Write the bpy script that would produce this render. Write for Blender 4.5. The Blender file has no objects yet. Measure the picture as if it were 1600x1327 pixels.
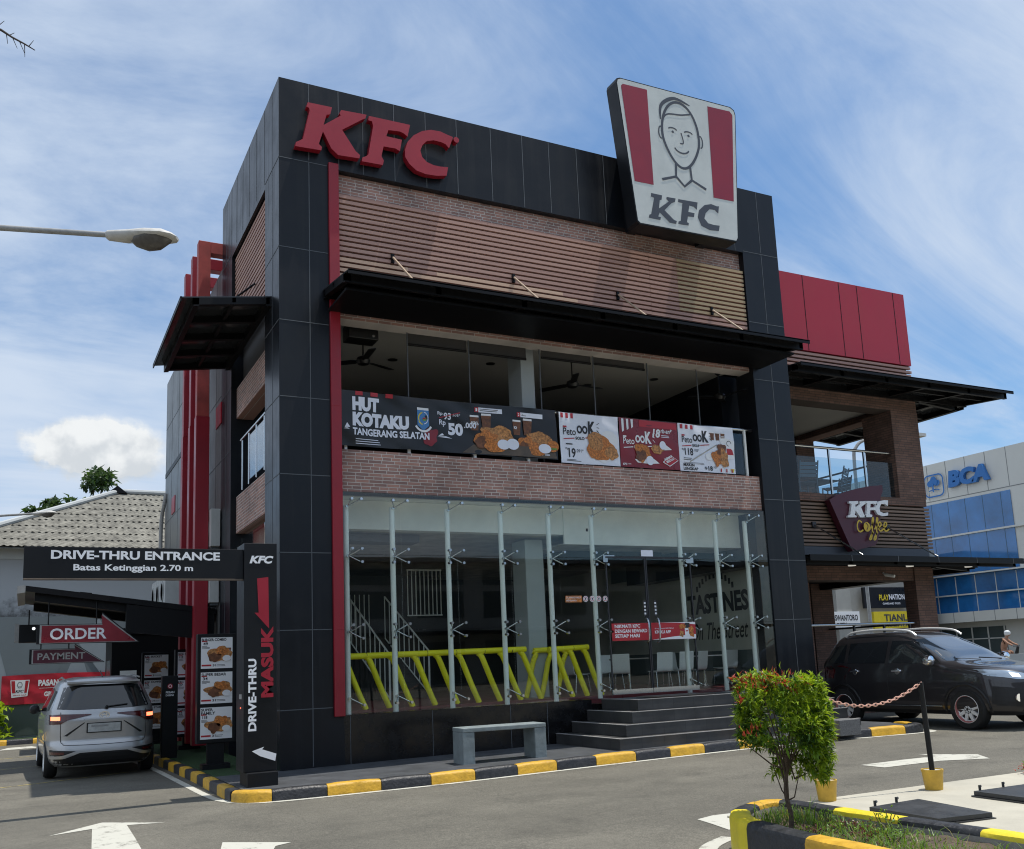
import bpy, bmesh, math, random
import numpy as np
from mathutils import Vector, Matrix
random.seed(7)
SC = bpy.context.scene
COL = SC.collection

# ------------------------------------------------------------------ camera
cam_d = bpy.data.cameras.new('camera'); cam = bpy.data.objects.new('camera', cam_d); COL.objects.link(cam)
cam_d.sensor_fit = 'HORIZONTAL'; cam_d.sensor_width = 36.0
cam_d.lens = 1480.0 / 1600.0 * 36.0
cam_d.shift_x = 0.0; cam_d.shift_y = (793.81 - 663.5) / 1600.0
cam_d.clip_start = 0.05; cam_d.clip_end = 3000
cam.matrix_world = Matrix(((0.89110064, -0.03674354, -0.45231578, -3.21448),
                           (-0.45186441, -0.16393686, -0.8768941, -13.59357),
                           (-0.04193104, 0.98578629, -0.16268734, 1.3279),
                           (0, 0, 0, 1)))
SC.camera = cam
SC.view_settings.view_transform = 'Standard'; SC.view_settings.look = 'None'
SC.view_settings.exposure = 0.35; SC.view_settings.gamma = 1.0
SC.cycles.filter_width = 1.1; SC.cycles.max_bounces = 8; SC.cycles.transparent_max_bounces = 24

# ------------------------------------------------------------------ sun and sky
SUN_DIR = Vector((0.244, -0.075, 1.0)).normalized()
sd = bpy.data.lights.new('sun', 'SUN'); sd.energy = 3.6; sd.angle = math.radians(0.53); sd.color = (1.0, 0.95, 0.88)
so = bpy.data.objects.new('sun', sd); COL.objects.link(so)
so.location = (20, -20, 60); so.rotation_euler = SUN_DIR.to_track_quat('Z', 'Y').to_euler()

def build_world():
    w = bpy.data.worlds.new('World'); SC.world = w; w.use_nodes = True
    nt = w.node_tree; nt.nodes.clear(); N = nt.nodes.new; L = nt.links.new
    def math_(op, a, b=None, clamp=False):
        n = N('ShaderNodeMath'); n.operation = op; n.use_clamp = clamp
        for i, x in enumerate((a, b)):
            if x is None: continue
            if isinstance(x, (int, float)): n.inputs[i].default_value = x
            else: L(x, n.inputs[i])
        return n.outputs[0]
    def mrange(x, a, b, c=0.0, d=1.0):
        n = N('ShaderNodeMapRange'); n.interpolation_type = 'SMOOTHSTEP'
        L(x, n.inputs[0])
        for i, v in enumerate((a, b, c, d)): n.inputs[i + 1].default_value = v
        return n.outputs[0]
    sky = N('ShaderNodeTexSky'); sky.sky_type = 'NISHITA'; sky.sun_disc = False
    sky.sun_elevation = math.asin(SUN_DIR.z); sky.sun_rotation = math.atan2(SUN_DIR.x, SUN_DIR.y)
    sky.air_density = 1.0; sky.dust_density = 1.2; sky.ozone_density = 1.6
    tc = N('ShaderNodeTexCoord'); sep = N('ShaderNodeSeparateXYZ'); L(tc.outputs['Generated'], sep.inputs[0])
    x, y, z = sep.outputs
    zz = math_('ADD', math_('MAXIMUM', z, 0.0), 0.22)
    px = math_('DIVIDE', x, zz); py = math_('DIVIDE', y, zz)
    cmb = N('ShaderNodeCombineXYZ'); L(px, cmb.inputs[0]); L(py, cmb.inputs[1])
    def noise(rot, scl, scale, detail, rough, dist, loc=(0, 0, 0)):
        mp = N('ShaderNodeMapping'); mp.inputs['Rotation'].default_value = (0, 0, math.radians(rot))
        mp.inputs['Scale'].default_value = scl; mp.inputs['Location'].default_value = loc
        L(cmb.outputs[0], mp.inputs[0])
        n = N('ShaderNodeTexNoise'); L(mp.outputs[0], n.inputs['Vector'])
        n.inputs['Scale'].default_value = scale; n.inputs['Detail'].default_value = detail
        n.inputs['Roughness'].default_value = rough; n.inputs['Distortion'].default_value = dist
        return n.outputs[0]
    cir = noise(-52, (0.50, 1.5, 1), 1.5, 10, 0.64, 0.9, (3.1, 1.7, 0))
    big = noise(10, (1, 1, 1), 0.85, 6, 0.55, 0.5, (1.2, 4.4, 0))
    # thin veil over most of the sky, clearer towards +X
    veil = math_('ADD', math_('MULTIPLY', cir, 0.62), math_('MULTIPLY', big, 0.62))
    veil = math_('SUBTRACT', veil, math_('MULTIPLY', x, 0.13))
    fac = mrange(veil, 0.38, 0.74, 0.05, 1.0)
    # one low heap cloud beyond the house
    d0 = (0.0590, 0.9735, 0.2200)
    def off(c, v, s): return math_('DIVIDE', math_('SUBTRACT', c, v), s)
    ex = off(x, d0[0], 0.074); ez = off(z, d0[2], 0.031)
    n2 = N('ShaderNodeTexNoise'); L(tc.outputs['Generated'], n2.inputs['Vector'])
    n2.inputs['Scale'].default_value = 22; n2.inputs['Detail'].default_value = 9; n2.inputs['Roughness'].default_value = 0.6
    r2 = math_('ADD', math_('MULTIPLY', ex, ex), math_('MULTIPLY', ez, ez))
    r2 = math_('ADD', r2, math_('MULTIPLY', math_('SUBTRACT', n2.outputs[0], 0.5), 3.4))
    heap = mrange(r2, 1.25, 0.45)
    front = math_('GREATER_THAN', y, 0.0); heap = math_('MULTIPLY', heap, front)
    tot = math_('MAXIMUM', fac, heap)
    # cloud colour: thin veils are bluish, the heap is white
    ccol = N('ShaderNodeMix'); ccol.data_type = 'RGBA'
    ccol.inputs[6].default_value = (5.1, 5.95, 7.2, 1); ccol.inputs[7].default_value = (6.9, 7.15, 7.3, 1)
    L(heap, ccol.inputs[0])
    # the heap's own body: whiter billows over greyer hollows
    n3 = N('ShaderNodeTexNoise'); L(tc.outputs['Generated'], n3.inputs['Vector']); n3.inputs['Scale'].default_value = 34; n3.inputs['Detail'].default_value = 7
    bil = N('ShaderNodeMix'); bil.data_type = 'RGBA'; bil.inputs[6].default_value = (5.4, 5.75, 6.1, 1); bil.inputs[7].default_value = (7.3, 7.5, 7.6, 1)
    L(mrange(math_('ADD', n3.outputs[0], math_('MULTIPLY', ez, 0.16)), 0.36, 0.62), bil.inputs[0]); L(bil.outputs[2], ccol.inputs[7])
    mix = N('ShaderNodeMix'); mix.data_type = 'RGBA'
    tint = N('ShaderNodeMix'); tint.data_type = 'RGBA'; tint.blend_type = 'MULTIPLY'; tint.inputs[0].default_value = 1.0
    L(sky.outputs[0], tint.inputs[6]); tint.inputs[7].default_value = (0.66, 0.98, 1.20, 1)
    L(tot, mix.inputs[0]); L(tint.outputs[2], mix.inputs[6]); L(ccol.outputs[2], mix.inputs[7])
    bg = N('ShaderNodeBackground'); bg.inputs[1].default_value = 0.095
    L(mix.outputs[2], bg.inputs[0])
    out = N('ShaderNodeOutputWorld'); L(bg.outputs[0], out.inputs[0])
build_world()

# ------------------------------------------------------------------ materials
MATS = {}
def pm(name, col, rough=0.6, metal=0.0, spec=0.5, noise=None, bump=None, coat=0.0, emit=None, estr=0.0, sheen=None):
    """procedural Principled material; noise=(scale, amount[, second scale]); bump=(scale, strength)"""
    m = bpy.data.materials.new(name); m.use_nodes = True
    nt = m.node_tree; b = nt.nodes['Principled BSDF']
    b.inputs['Base Color'].default_value = (*col, 1); b.inputs['Roughness'].default_value = rough
    b.inputs['Metallic'].default_value = metal; b.inputs['Specular IOR Level'].default_value = spec
    b.inputs['Coat Weight'].default_value = coat; b.inputs['Coat Roughness'].default_value = 0.05
    if emit: b.inputs['Emission Color'].default_value = (*emit, 1); b.inputs['Emission Strength'].default_value = estr
    tc = nt.nodes.new('ShaderNodeTexCoord')
    if noise:
        n = nt.nodes.new('ShaderNodeTexNoise'); n.inputs['Scale'].default_value = noise[0]; n.inputs['Detail'].default_value = 6
        n.inputs['Roughness'].default_value = 0.65
        nt.links.new(tc.outputs['Object'], n.inputs['Vector'])
        mr = nt.nodes.new('ShaderNodeMapRange'); mr.inputs[1].default_value = 0.3; mr.inputs[2].default_value = 0.7
        mr.inputs[3].default_value = 1 - noise[1]; mr.inputs[4].default_value = 1 + noise[1]
        nt.links.new(n.outputs[0], mr.inputs[0])
        mx = nt.nodes.new('ShaderNodeMix'); mx.data_type = 'RGBA'; mx.blend_type = 'MULTIPLY'; mx.inputs[0].default_value = 1
        mx.inputs[6].default_value = (*col, 1); nt.links.new(mr.outputs[0], mx.inputs[7])
        nt.links.new(mx.outputs[2], b.inputs['Base Color'])
        m2 = nt.nodes.new('ShaderNodeMapRange'); m2.inputs[1].default_value = 0.3; m2.inputs[2].default_value = 0.7
        m2.inputs[3].default_value = max(0.02, rough - 0.1); m2.inputs[4].default_value = min(1, rough + 0.1)
        nt.links.new(n.outputs[0], m2.inputs[0]); nt.links.new(m2.outputs[0], b.inputs['Roughness'])
    if bump:
        n = nt.nodes.new('ShaderNodeTexNoise'); n.inputs['Scale'].default_value = bump[0]; n.inputs['Detail'].default_value = 5
        nt.links.new(tc.outputs['Object'], n.inputs['Vector'])
        bp = nt.nodes.new('ShaderNodeBump'); bp.inputs['Strength'].default_value = bump[1]; bp.inputs['Distance'].default_value = 0.02
        nt.links.new(n.outputs[0], bp.inputs['Height']); nt.links.new(bp.outputs[0], b.inputs['Normal'])
    MATS[name] = m
    return m

def uv_nodes(nt):
    """wall coordinates in metres: (x or y along the wall, z)"""
    tc = nt.nodes.new('ShaderNodeTexCoord'); g = nt.nodes.new('ShaderNodeNewGeometry')
    s = nt.nodes.new('ShaderNodeSeparateXYZ'); nt.links.new(tc.outputs['Object'], s.inputs[0])
    sn = nt.nodes.new('ShaderNodeSeparateXYZ'); nt.links.new(g.outputs['True Normal'], sn.inputs[0])
    ab = nt.nodes.new('ShaderNodeMath'); ab.operation = 'ABSOLUTE'; nt.links.new(sn.outputs[0], ab.inputs[0])
    gt = nt.nodes.new('ShaderNodeMath'); gt.operation = 'GREATER_THAN'; nt.links.new(ab.outputs[0], gt.inputs[0]); gt.inputs[1].default_value = 0.6
    mx = nt.nodes.new('ShaderNodeMix'); nt.links.new(gt.outputs[0], mx.inputs[0]); nt.links.new(s.outputs[0], mx.inputs[2]); nt.links.new(s.outputs[1], mx.inputs[3])
    c = nt.nodes.new('ShaderNodeCombineXYZ'); nt.links.new(mx.outputs[0], c.inputs[0]); nt.links.new(s.outputs[2], c.inputs[1])
    return c.outputs[0]

def brick_mat(name, c1, c2, mortar, bw, bh, ms=0.006, stain=0.25):
    m = bpy.data.materials.new(name); m.use_nodes = True; nt = m.node_tree; b = nt.nodes['Principled BSDF']
    v = uv_nodes(nt)
    br = nt.nodes.new('ShaderNodeTexBrick'); nt.links.new(v, br.inputs['Vector'])
    br.inputs['Scale'].default_value = 1.0; br.inputs['Brick Width'].default_value = bw; br.inputs['Row Height'].default_value = bh
    br.inputs['Mortar Size'].default_value = ms; br.inputs['Mortar Smooth'].default_value = 0.2; br.inputs['Bias'].default_value = 0.0
    br.inputs['Color1'].default_value = (*c1, 1); br.inputs['Color2'].default_value = (*c2, 1); br.inputs['Mortar'].default_value = (*mortar, 1)
    br.offset = 0.37; br.squash = 0.7; br.squash_frequency = 3
    n = nt.nodes.new('ShaderNodeTexNoise'); n.inputs['Scale'].default_value = 1.6; n.inputs['Detail'].default_value = 8; nt.links.new(v, n.inputs['Vector'])
    mr = nt.nodes.new('ShaderNodeMapRange'); mr.inputs[1].default_value = 0.3; mr.inputs[2].default_value = 0.7; mr.inputs[3].default_value = 1 - stain; mr.inputs[4].default_value = 1 + stain
    nt.links.new(n.outputs[0], mr.inputs[0])
    mx = nt.nodes.new('ShaderNodeMix'); mx.data_type = 'RGBA'; mx.blend_type = 'MULTIPLY'; mx.inputs[0].default_value = 1
    nt.links.new(br.outputs[0], mx.inputs[6]); nt.links.new(mr.outputs[0], mx.inputs[7]); nt.links.new(mx.outputs[2], b.inputs['Base Color'])
    b.inputs['Roughness'].default_value = 0.9
    bp = nt.nodes.new('ShaderNodeBump'); bp.inputs['Strength'].default_value = 0.6; bp.inputs['Distance'].default_value = 0.01; bp.invert = True
    nt.links.new(br.outputs[1], bp.inputs['Height']); nt.links.new(bp.outputs[0], b.inputs['Normal'])
    MATS[name] = m

def tile_mat(name, col, w, h, joint, rough=0.4, var=0.15, off=(0, 0)):
    """flat tiles on horizontal or vertical faces by object XY (or wall) coordinates"""
    m = bpy.data.materials.new(name); m.use_nodes = True; nt = m.node_tree; b = nt.nodes['Principled BSDF']
    tc = nt.nodes.new('ShaderNodeTexCoord')
    br = nt.nodes.new('ShaderNodeTexBrick'); nt.links.new(tc.outputs['Object'], br.inputs['Vector'])
    br.inputs['Scale'].default_value = 1.0; br.inputs['Brick Width'].default_value = w; br.inputs['Row Height'].default_value = h
    br.inputs['Mortar Size'].default_value = 0.004; br.offset = 0.5
    br.inputs['Color1'].default_value = (*[c * (1 - var) for c in col], 1); br.inputs['Color2'].default_value = (*[c * (1 + var) for c in col], 1)
    br.inputs['Mortar'].default_value = (*joint, 1)
    n = nt.nodes.new('ShaderNodeTexNoise'); n.inputs['Scale'].default_value = 3; n.inputs['Detail'].default_value = 8; nt.links.new(tc.outputs['Object'], n.inputs['Vector'])
    mr = nt.nodes.new('ShaderNodeMapRange'); mr.inputs[1].default_value = 0.3; mr.inputs[2].default_value = 0.7; mr.inputs[3].default_value = 0.75; mr.inputs[4].default_value = 1.3
    nt.links.new(n.outputs[0], mr.inputs[0])
    mx = nt.nodes.new('ShaderNodeMix'); mx.data_type = 'RGBA'; mx.blend_type = 'MULTIPLY'; mx.inputs[0].default_value = 1
    nt.links.new(br.outputs[0], mx.inputs[6]); nt.links.new(mr.outputs[0], mx.inputs[7]); nt.links.new(mx.outputs[2], b.inputs['Base Color'])
    b.inputs['Roughness'].default_value = rough
    MATS[name] = m

def glass_mat(name, tint, refl=1.0, rough=0.0):
    m = bpy.data.materials.new(name); m.use_nodes = True; nt = m.node_tree; nt.nodes.clear()
    t = nt.nodes.new('ShaderNodeBsdfTransparent'); t.inputs[0].default_value = (*tint, 1)
    g = nt.nodes.new('ShaderNodeBsdfGlossy'); g.inputs['Roughness'].default_value = rough; g.inputs[0].default_value = (refl, refl, refl, 1)
    # thin pane: Schlick reflectance, the same from both sides
    ge = nt.nodes.new('ShaderNodeNewGeometry'); dt = nt.nodes.new('ShaderNodeVectorMath'); dt.operation = 'DOT_PRODUCT'
    nt.links.new(ge.outputs['Normal'], dt.inputs[0]); nt.links.new(ge.outputs['Incoming'], dt.inputs[1])
    def mth(op, x, y):
        n = nt.nodes.new('ShaderNodeMath'); n.operation = op
        for i, q in enumerate((x, y)):
            if q is None: continue
            if isinstance(q, float): n.inputs[i].default_value = q
            else: nt.links.new(q, n.inputs[i])
        return n.outputs[0]
    f = mth('MULTIPLY_ADD', mth('POWER', mth('SUBTRACT', 1.0, mth('ABSOLUTE', dt.outputs['Value'], None)), 5.0), 0.96); f.node.inputs[2].default_value = 0.036
    # gentle waviness so that reflections are not perfectly flat
    n = nt.nodes.new('ShaderNodeTexNoise'); n.inputs['Scale'].default_value = 0.9
    tc = nt.nodes.new('ShaderNodeTexCoord'); nt.links.new(tc.outputs['Object'], n.inputs['Vector'])
    bp = nt.nodes.new('ShaderNodeBump'); bp.inputs['Strength'].default_value = 0.03; bp.inputs['Distance'].default_value = 0.03
    nt.links.new(n.outputs[0], bp.inputs['Height']); nt.links.new(bp.outputs[0], g.inputs['Normal'])
    mx = nt.nodes.new('ShaderNodeMixShader'); o = nt.nodes.new('ShaderNodeOutputMaterial')
    nt.links.new(f, mx.inputs[0]); nt.links.new(t.outputs[0], mx.inputs[1]); nt.links.new(g.outputs[0], mx.inputs[2]); nt.links.new(mx.outputs[0], o.inputs[0])
    MATS[name] = m

def cladding(name, col, rough, dust, amt, spec=.5):
    """metal panels: each panel a touch different, rain streaks running down, thin dust"""
    m = pm(name, col, rough, spec=spec); nt = m.node_tree; b = nt.nodes['Principled BSDF']; v = uv_nodes(nt)
    def noise(sc, s, d=6):
        mp = nt.nodes.new('ShaderNodeMapping'); mp.inputs['Scale'].default_value = sc; nt.links.new(v, mp.inputs[0])
        n = nt.nodes.new('ShaderNodeTexNoise'); n.inputs['Scale'].default_value = s; n.inputs['Detail'].default_value = d; n.inputs['Roughness'].default_value = .65
        nt.links.new(mp.outputs[0], n.inputs['Vector']); return n.outputs[0]
    def mr(x, a, c, lo, hi):
        n = nt.nodes.new('ShaderNodeMapRange'); [n.inputs[i + 1].__setattr__('default_value', q) for i, q in enumerate((a, c, lo, hi))]; nt.links.new(x, n.inputs[0]); return n.outputs[0]
    def op(o, x, y):
        n = nt.nodes.new('ShaderNodeMath'); n.operation = o
        for i, q in enumerate((x, y)):
            if isinstance(q, float): n.inputs[i].default_value = q
            else: nt.links.new(q, n.inputs[i])
        return n.outputs[0]
    st = mr(noise((6, .18, 1), 1.0), .5, .78, 0.0, 1.0); cl = mr(noise((1, 1, 1), 1.3, 9), .45, .75, 0.0, 1.0)
    f = op('MULTIPLY', op('ADD', op('MULTIPLY', st, 0.6), op('MULTIPLY', cl, 0.5)), amt)
    x = nt.nodes.new('ShaderNodeMix'); x.data_type = 'RGBA'; x.inputs[6].default_value = (*col, 1); x.inputs[7].default_value = (*dust, 1); nt.links.new(f, x.inputs[0]); nt.links.new(x.outputs[2], b.inputs['Base Color'])
    nt.links.new(mr(f, 0.0, amt, rough, min(1.0, rough + .25)), b.inputs['Roughness'])
    # slightly dished panels
    bp = nt.nodes.new('ShaderNodeBump'); bp.inputs['Strength'].default_value = .25; bp.inputs['Distance'].default_value = .02; nt.links.new(noise((1, .7, 1), .9, 2), bp.inputs['Height']); nt.links.new(bp.outputs[0], b.inputs['Normal'])
cladding('black_cladding', (0.009, 0.011, 0.015), 0.30, (0.035, 0.036, 0.038), 0.42, .28)
pm('cladding_joint', (0.10, 0.11, 0.12), 0.7)
pm('black_granite', (0.004, 0.004, 0.005), 0.25, noise=(5, 0.2))
cladding('grey_cladding', (0.15, 0.155, 0.15), 0.38, (0.10, 0.10, 0.095), 0.7)
cladding('red_cladding', (0.40, 0.010, 0.026), 0.38, (0.34, 0.05, 0.06), 0.5)
pm('red_trim', (0.30, 0.010, 0.022), 0.42, noise=(1.5, 0.12))
pm('red_sign', (0.34, 0.009, 0.026), 0.42, noise=(2.0, 0.08))
pm('red_film', (0.26, 0.010, 0.030), 0.45, noise=(2.0, 0.1))
pm('red_sign_edge', (0.30, 0.008, 0.022), 0.45)
pm('weathered_red', (0.36, 0.055, 0.045), 0.6, noise=(2.2, 0.35))
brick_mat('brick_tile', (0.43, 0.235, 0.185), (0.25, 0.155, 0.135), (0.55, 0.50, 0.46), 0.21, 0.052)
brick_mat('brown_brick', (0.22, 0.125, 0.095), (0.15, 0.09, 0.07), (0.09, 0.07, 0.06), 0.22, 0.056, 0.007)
def slat_mat(name, a, b_, sc=(0.25, 1.0, 14.0)):
    m = pm(name, a, 0.6)
    nt = m.node_tree; b = nt.nodes['Principled BSDF']
    tc = nt.nodes.new('ShaderNodeTexCoord'); mp = nt.nodes.new('ShaderNodeMapping'); mp.inputs['Scale'].default_value = sc
    nt.links.new(tc.outputs['Object'], mp.inputs[0])
    n = nt.nodes.new('ShaderNodeTexNoise'); n.inputs['Scale'].default_value = 1.0; n.inputs['Detail'].default_value = 5
    nt.links.new(mp.outputs[0], n.inputs['Vector'])
    cr = nt.nodes.new('ShaderNodeValToRGB'); cr.color_ramp.elements[0].color = (*a, 1); cr.color_ramp.elements[1].color = (*b_, 1)
    cr.color_ramp.elements[0].position = 0.35; cr.color_ramp.elements[1].position = 0.65
    nt.links.new(n.outputs[0], cr.inputs[0]); nt.links.new(cr.outputs[0], b.inputs['Base Color'])
slat_mat('wood_slat', (0.40, 0.225, 0.178), (0.52, 0.31, 0.24))
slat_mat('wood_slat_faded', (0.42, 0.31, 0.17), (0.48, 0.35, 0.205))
slat_mat('wood_slat_sunlit', (0.66, 0.42, 0.28), (0.76, 0.50, 0.34))  # slat tone lightened to stand for bounced sunlight
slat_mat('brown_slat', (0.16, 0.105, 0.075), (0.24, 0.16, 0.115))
pm('canopy_black', (0.006, 0.006, 0.007), 0.45, spec=.2)
pm('brace_tan', (0.40, 0.29, 0.20), 0.6)
pm('canopy_glass', (0.035, 0.038, 0.042), 0.15)
pm('white_paint', (0.88, 0.89, 0.86), 0.55, noise=(0.9, 0.14))
pm('ceiling_paint', (0.42, 0.41, 0.38), 0.85, noise=(0.5, 0.08))
pm('grey_column', (0.42, 0.46, 0.47), 0.6, noise=(1.0, 0.06))
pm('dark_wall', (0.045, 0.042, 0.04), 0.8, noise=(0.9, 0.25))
pm('patterned_ceiling', (0.46, 0.44, 0.40), 0.8, noise=(2.3, 0.35))
pm('red_floor', (0.16, 0.035, 0.04), 0.35, noise=(3, 0.15))
pm('mural_wall', (0.50, 0.50, 0.43), 0.8, noise=(0.9, 0.12))
pm('mural_ink', (0.03, 0.03, 0.03), 0.8, noise=(6, 0.3))
pm('pole_white', (0.84, 0.88, 0.86), 0.35)
pm('steel', (0.55, 0.57, 0.58), 0.22, metal=1.0)
pm('dark_steel', (0.05, 0.05, 0.055), 0.4, metal=0.6)
glass_mat('shop_glass', (0.94, 0.965, 0.945), 1.0)
glass_mat('rail_glass', (0.76, 0.86, 0.91), 1.0)
pm('yellow_tube', (0.90, 0.82, 0.012), 0.45, noise=(3, 0.1), bump=(14, 0.25))
pm('chair_white', (0.84, 0.86, 0.85), 0.35)
pm('chair_grey', (0.22, 0.25, 0.28), 0.5)
pm('table_top', (0.30, 0.27, 0.24), 0.35)
pm('fan_black', (0.012, 0.012, 0.012), 0.35)
pm('sign_white', (0.58, 0.60, 0.57), 0.4, noise=(2.5, 0.08))
pm('sign_grey', (0.055, 0.06, 0.075), 0.45)
pm('sign_black', (0.008, 0.009, 0.011), 0.42, spec=.28, noise=(1.5, 0.15))
pm('print_white', (0.84, 0.85, 0.87), 0.45)
pm('print_pale', (0.80, 0.83, 0.92), 0.4, noise=(1.5, 0.05))
pm('print_black', (0.007, 0.007, 0.009), 0.33, noise=(1.2, 0.3))
pm('print_red', (0.45, 0.02, 0.03), 0.35, noise=(2, 0.1))
pm('print_maroon', (0.22, 0.012, 0.022), 0.3, noise=(1.5, 0.25))
pm('print_ink', (0.02, 0.02, 0.025), 0.5)
pm('print_blue', (0.06, 0.22, 0.50), 0.4)
pm('print_yellow', (0.72, 0.58, 0.03), 0.45, noise=(2, 0.1))
pm('print_orange', (0.50, 0.17, 0.035), 0.5, noise=(34, 0.75))
pm('print_chicken', (0.44, 0.20, 0.065), 0.5, noise=(26, 0.85))
pm('print_brown', (0.16, 0.06, 0.025), 0.5, noise=(16, 0.6))
pm('print_wood', (0.10, 0.075, 0.055), 0.5, noise=(5, 0.3))
pm('print_green', (0.16, 0.30, 0.05), 0.5, noise=(20, 0.4))
pm('coffee_maroon', (0.075, 0.008, 0.022), 0.4)
pm('coffee_yellow', (0.62, 0.42, 0.02), 0.4)
pm('kerb_black', (0.020, 0.021, 0.024), 0.5, noise=(14, 0.5), bump=(30, 0.4))
pm('kerb_yellow', (0.58, 0.33, 0.022), 0.55, noise=(9, 0.22), bump=(30, 0.35))
pm('kerb_lemon', (0.70, 0.56, 0.02), 0.5, noise=(7, 0.12), bump=(25, 0.25))
pm('raw_cement', (0.22, 0.21, 0.19), 0.9, noise=(8, 0.35), bump=(20, 0.5))
pm('bench_stone', (0.20, 0.235, 0.24), 0.6, noise=(7, 0.22), bump=(30, 0.2))
tile_mat('paving', (0.066, 0.070, 0.076), 0.60, 0.16, (0.045, 0.047, 0.05), 0.5, 0.12)
tile_mat('step_stone', (0.050, 0.050, 0.050), 0.40, 0.40, (0.03, 0.03, 0.03), 0.45, 0.08)
pm('step_edge', (0.30, 0.29, 0.28), 0.5, noise=(5, 0.15))
pm('granite_block', (0.14, 0.14, 0.14), 0.6, noise=(60, 0.5))
pm('stucco_grey', (0.40, 0.42, 0.42), 0.85, noise=(0.5, 0.15))
pm('mural_light', (0.30, 0.34, 0.37), 0.85, noise=(0.7, 0.1))
pm('mural_mid', (0.17, 0.20, 0.215), 0.85, noise=(0.7, 0.1))
pm('mural_dark', (0.085, 0.11, 0.105), 0.85, noise=(0.7, 0.12))
pm('banner_red', (0.50, 0.018, 0.035), 0.4, noise=(2, 0.12), bump=(3.0, 0.5))
pm('turf', (0.016, 0.05, 0.009), 0.9, noise=(30, 0.5), bump=(80, 0.8))
pm('soil', (0.09, 0.065, 0.045), 0.95, noise=(14, 0.4), bump=(30, 0.9))
pm('tyre', (0.010, 0.010, 0.010), 0.75, noise=(20, 0.2))
pm('alloy', (0.80, 0.80, 0.78), 0.35, metal=0.25)
pm('rim_red', (0.36, 0.12, 0.11), 0.5)
pm('chrome', (0.85, 0.86, 0.88), 0.06, metal=1.0)
pm('car_silver', (0.50, 0.50, 0.50), 0.34, metal=0.65, coat=0.6)
pm('car_dark', (0.034, 0.032, 0.035), 0.32, metal=0.5, coat=1.0)
pm('car_black', (0.009, 0.009, 0.010), 0.5)
pm('car_glass', (0.008, 0.010, 0.012), 0.04, spec=0.7, coat=0.5)
pm('windscreen', (0.02, 0.03, 0.045), 0.05, spec=0.9, coat=1.0)
pm('lamp_red', (0.07, 0.004, 0.005), 0.15, coat=0.7)
pm('lamp_lit', (0.8, 0.15, 0.08), 0.3, emit=(1.0, 0.16, 0.07), estr=3.0)
pm('lamp_clear', (0.35, 0.42, 0.50), 0.08, metal=0.5, coat=1.0)
pm('lamp_white', (0.8, 0.8, 0.8), 0.2, emit=(0.9, 0.95, 1.0), estr=1.2)
pm('lamp_dim', (0.7, 0.7, 0.66), 0.3, emit=(1.0, 0.95, 0.85), estr=0.35)
pm('plate_white', (0.45, 0.46, 0.44), 0.5, noise=(12, 0.2))
pm('galvanised', (0.33, 0.33, 0.32), 0.5, metal=0.2, noise=(9, 0.18))
pm('lamp_shell', (0.52, 0.51, 0.48), 0.6, noise=(10, 0.2))
pm('lamp_bowl', (0.10, 0.09, 0.08), 0.2, noise=(20, 0.2))
pm('bucket_yellow', (0.58, 0.36, 0.045), 0.55, noise=(8, 0.2), bump=(12, 0.2))
pm('cement_top', (0.45, 0.43, 0.38), 0.9, noise=(12, 0.25))
pm('pvc_grey', (0.36, 0.35, 0.33), 0.5)
pm('chain_pink', (0.62, 0.36, 0.28), 0.5, noise=(18, 0.25))
pm('hatch_metal', (0.028, 0.03, 0.032), 0.5, noise=(6, 0.3), bump=(16, 0.15))
pm('bark', (0.085, 0.06, 0.042), 0.9, noise=(20, 0.4), bump=(30, 0.9))
pm('twig_bark', (0.05, 0.04, 0.035), 0.9)
def leaf_mat(name, col, trans=0.35):
    m = pm(name, col, 0.42, spec=0.4, noise=(9, 0.3))
    nt = m.node_tree; b = nt.nodes['Principled BSDF']; o = nt.nodes['Material Output']
    t = nt.nodes.new('ShaderNodeBsdfTranslucent'); t.inputs[0].default_value = (min(1, col[0] * 1.6), min(1, col[1] * 1.5), col[2], 1)
    mx = nt.nodes.new('ShaderNodeMixShader'); mx.inputs[0].default_value = trans
    nt.links.new(b.outputs[0], mx.inputs[1]); nt.links.new(t.outputs[0], mx.inputs[2]); nt.links.new(mx.outputs[0], o.inputs[0])
leaf_mat('leaf_dark', (0.036, 0.085, 0.010)); leaf_mat('leaf_mid', (0.12, 0.22, 0.014)); leaf_mat('leaf_light', (0.26, 0.37, 0.022)); leaf_mat('leaf_red', (0.36, 0.055, 0.035))
leaf_mat('leaf_tree', (0.040, 0.075, 0.030)); leaf_mat('leaf_purple', (0.11, 0.035, 0.03)); leaf_mat('leaf_yellow', (0.40, 0.42, 0.04)); leaf_mat('blade', (0.13, 0.23, 0.035)); leaf_mat('blade_dry', (0.27, 0.25, 0.09))
pm('ac_white', (0.52, 0.53, 0.51), 0.5, noise=(3, 0.1)); pm('ac_grille', (0.20, 0.20, 0.19), 0.6)
pm('bank_panel', (0.62, 0.62, 0.58), 0.45, noise=(0.3, 0.05)); pm('bank_joint', (0.22, 0.23, 0.23), 0.7)
pm('bank_blue', (0.025, 0.16, 0.46), 0.4); pm('bank_frame', (0.06, 0.12, 0.18), 0.4)
pm('skin', (0.38, 0.22, 0.15), 0.6); pm('helmet', (0.70, 0.71, 0.70), 0.25); pm('jacket', (0.36, 0.19, 0.12), 0.8, noise=(9, 0.2)); pm('trousers', (0.02, 0.02, 0.025), 0.8)
pm('far_wall', (0.33, 0.33, 0.31), 0.85, noise=(0.3, 0.2)); pm('far_window', (0.05, 0.07, 0.07), 0.2)
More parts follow.
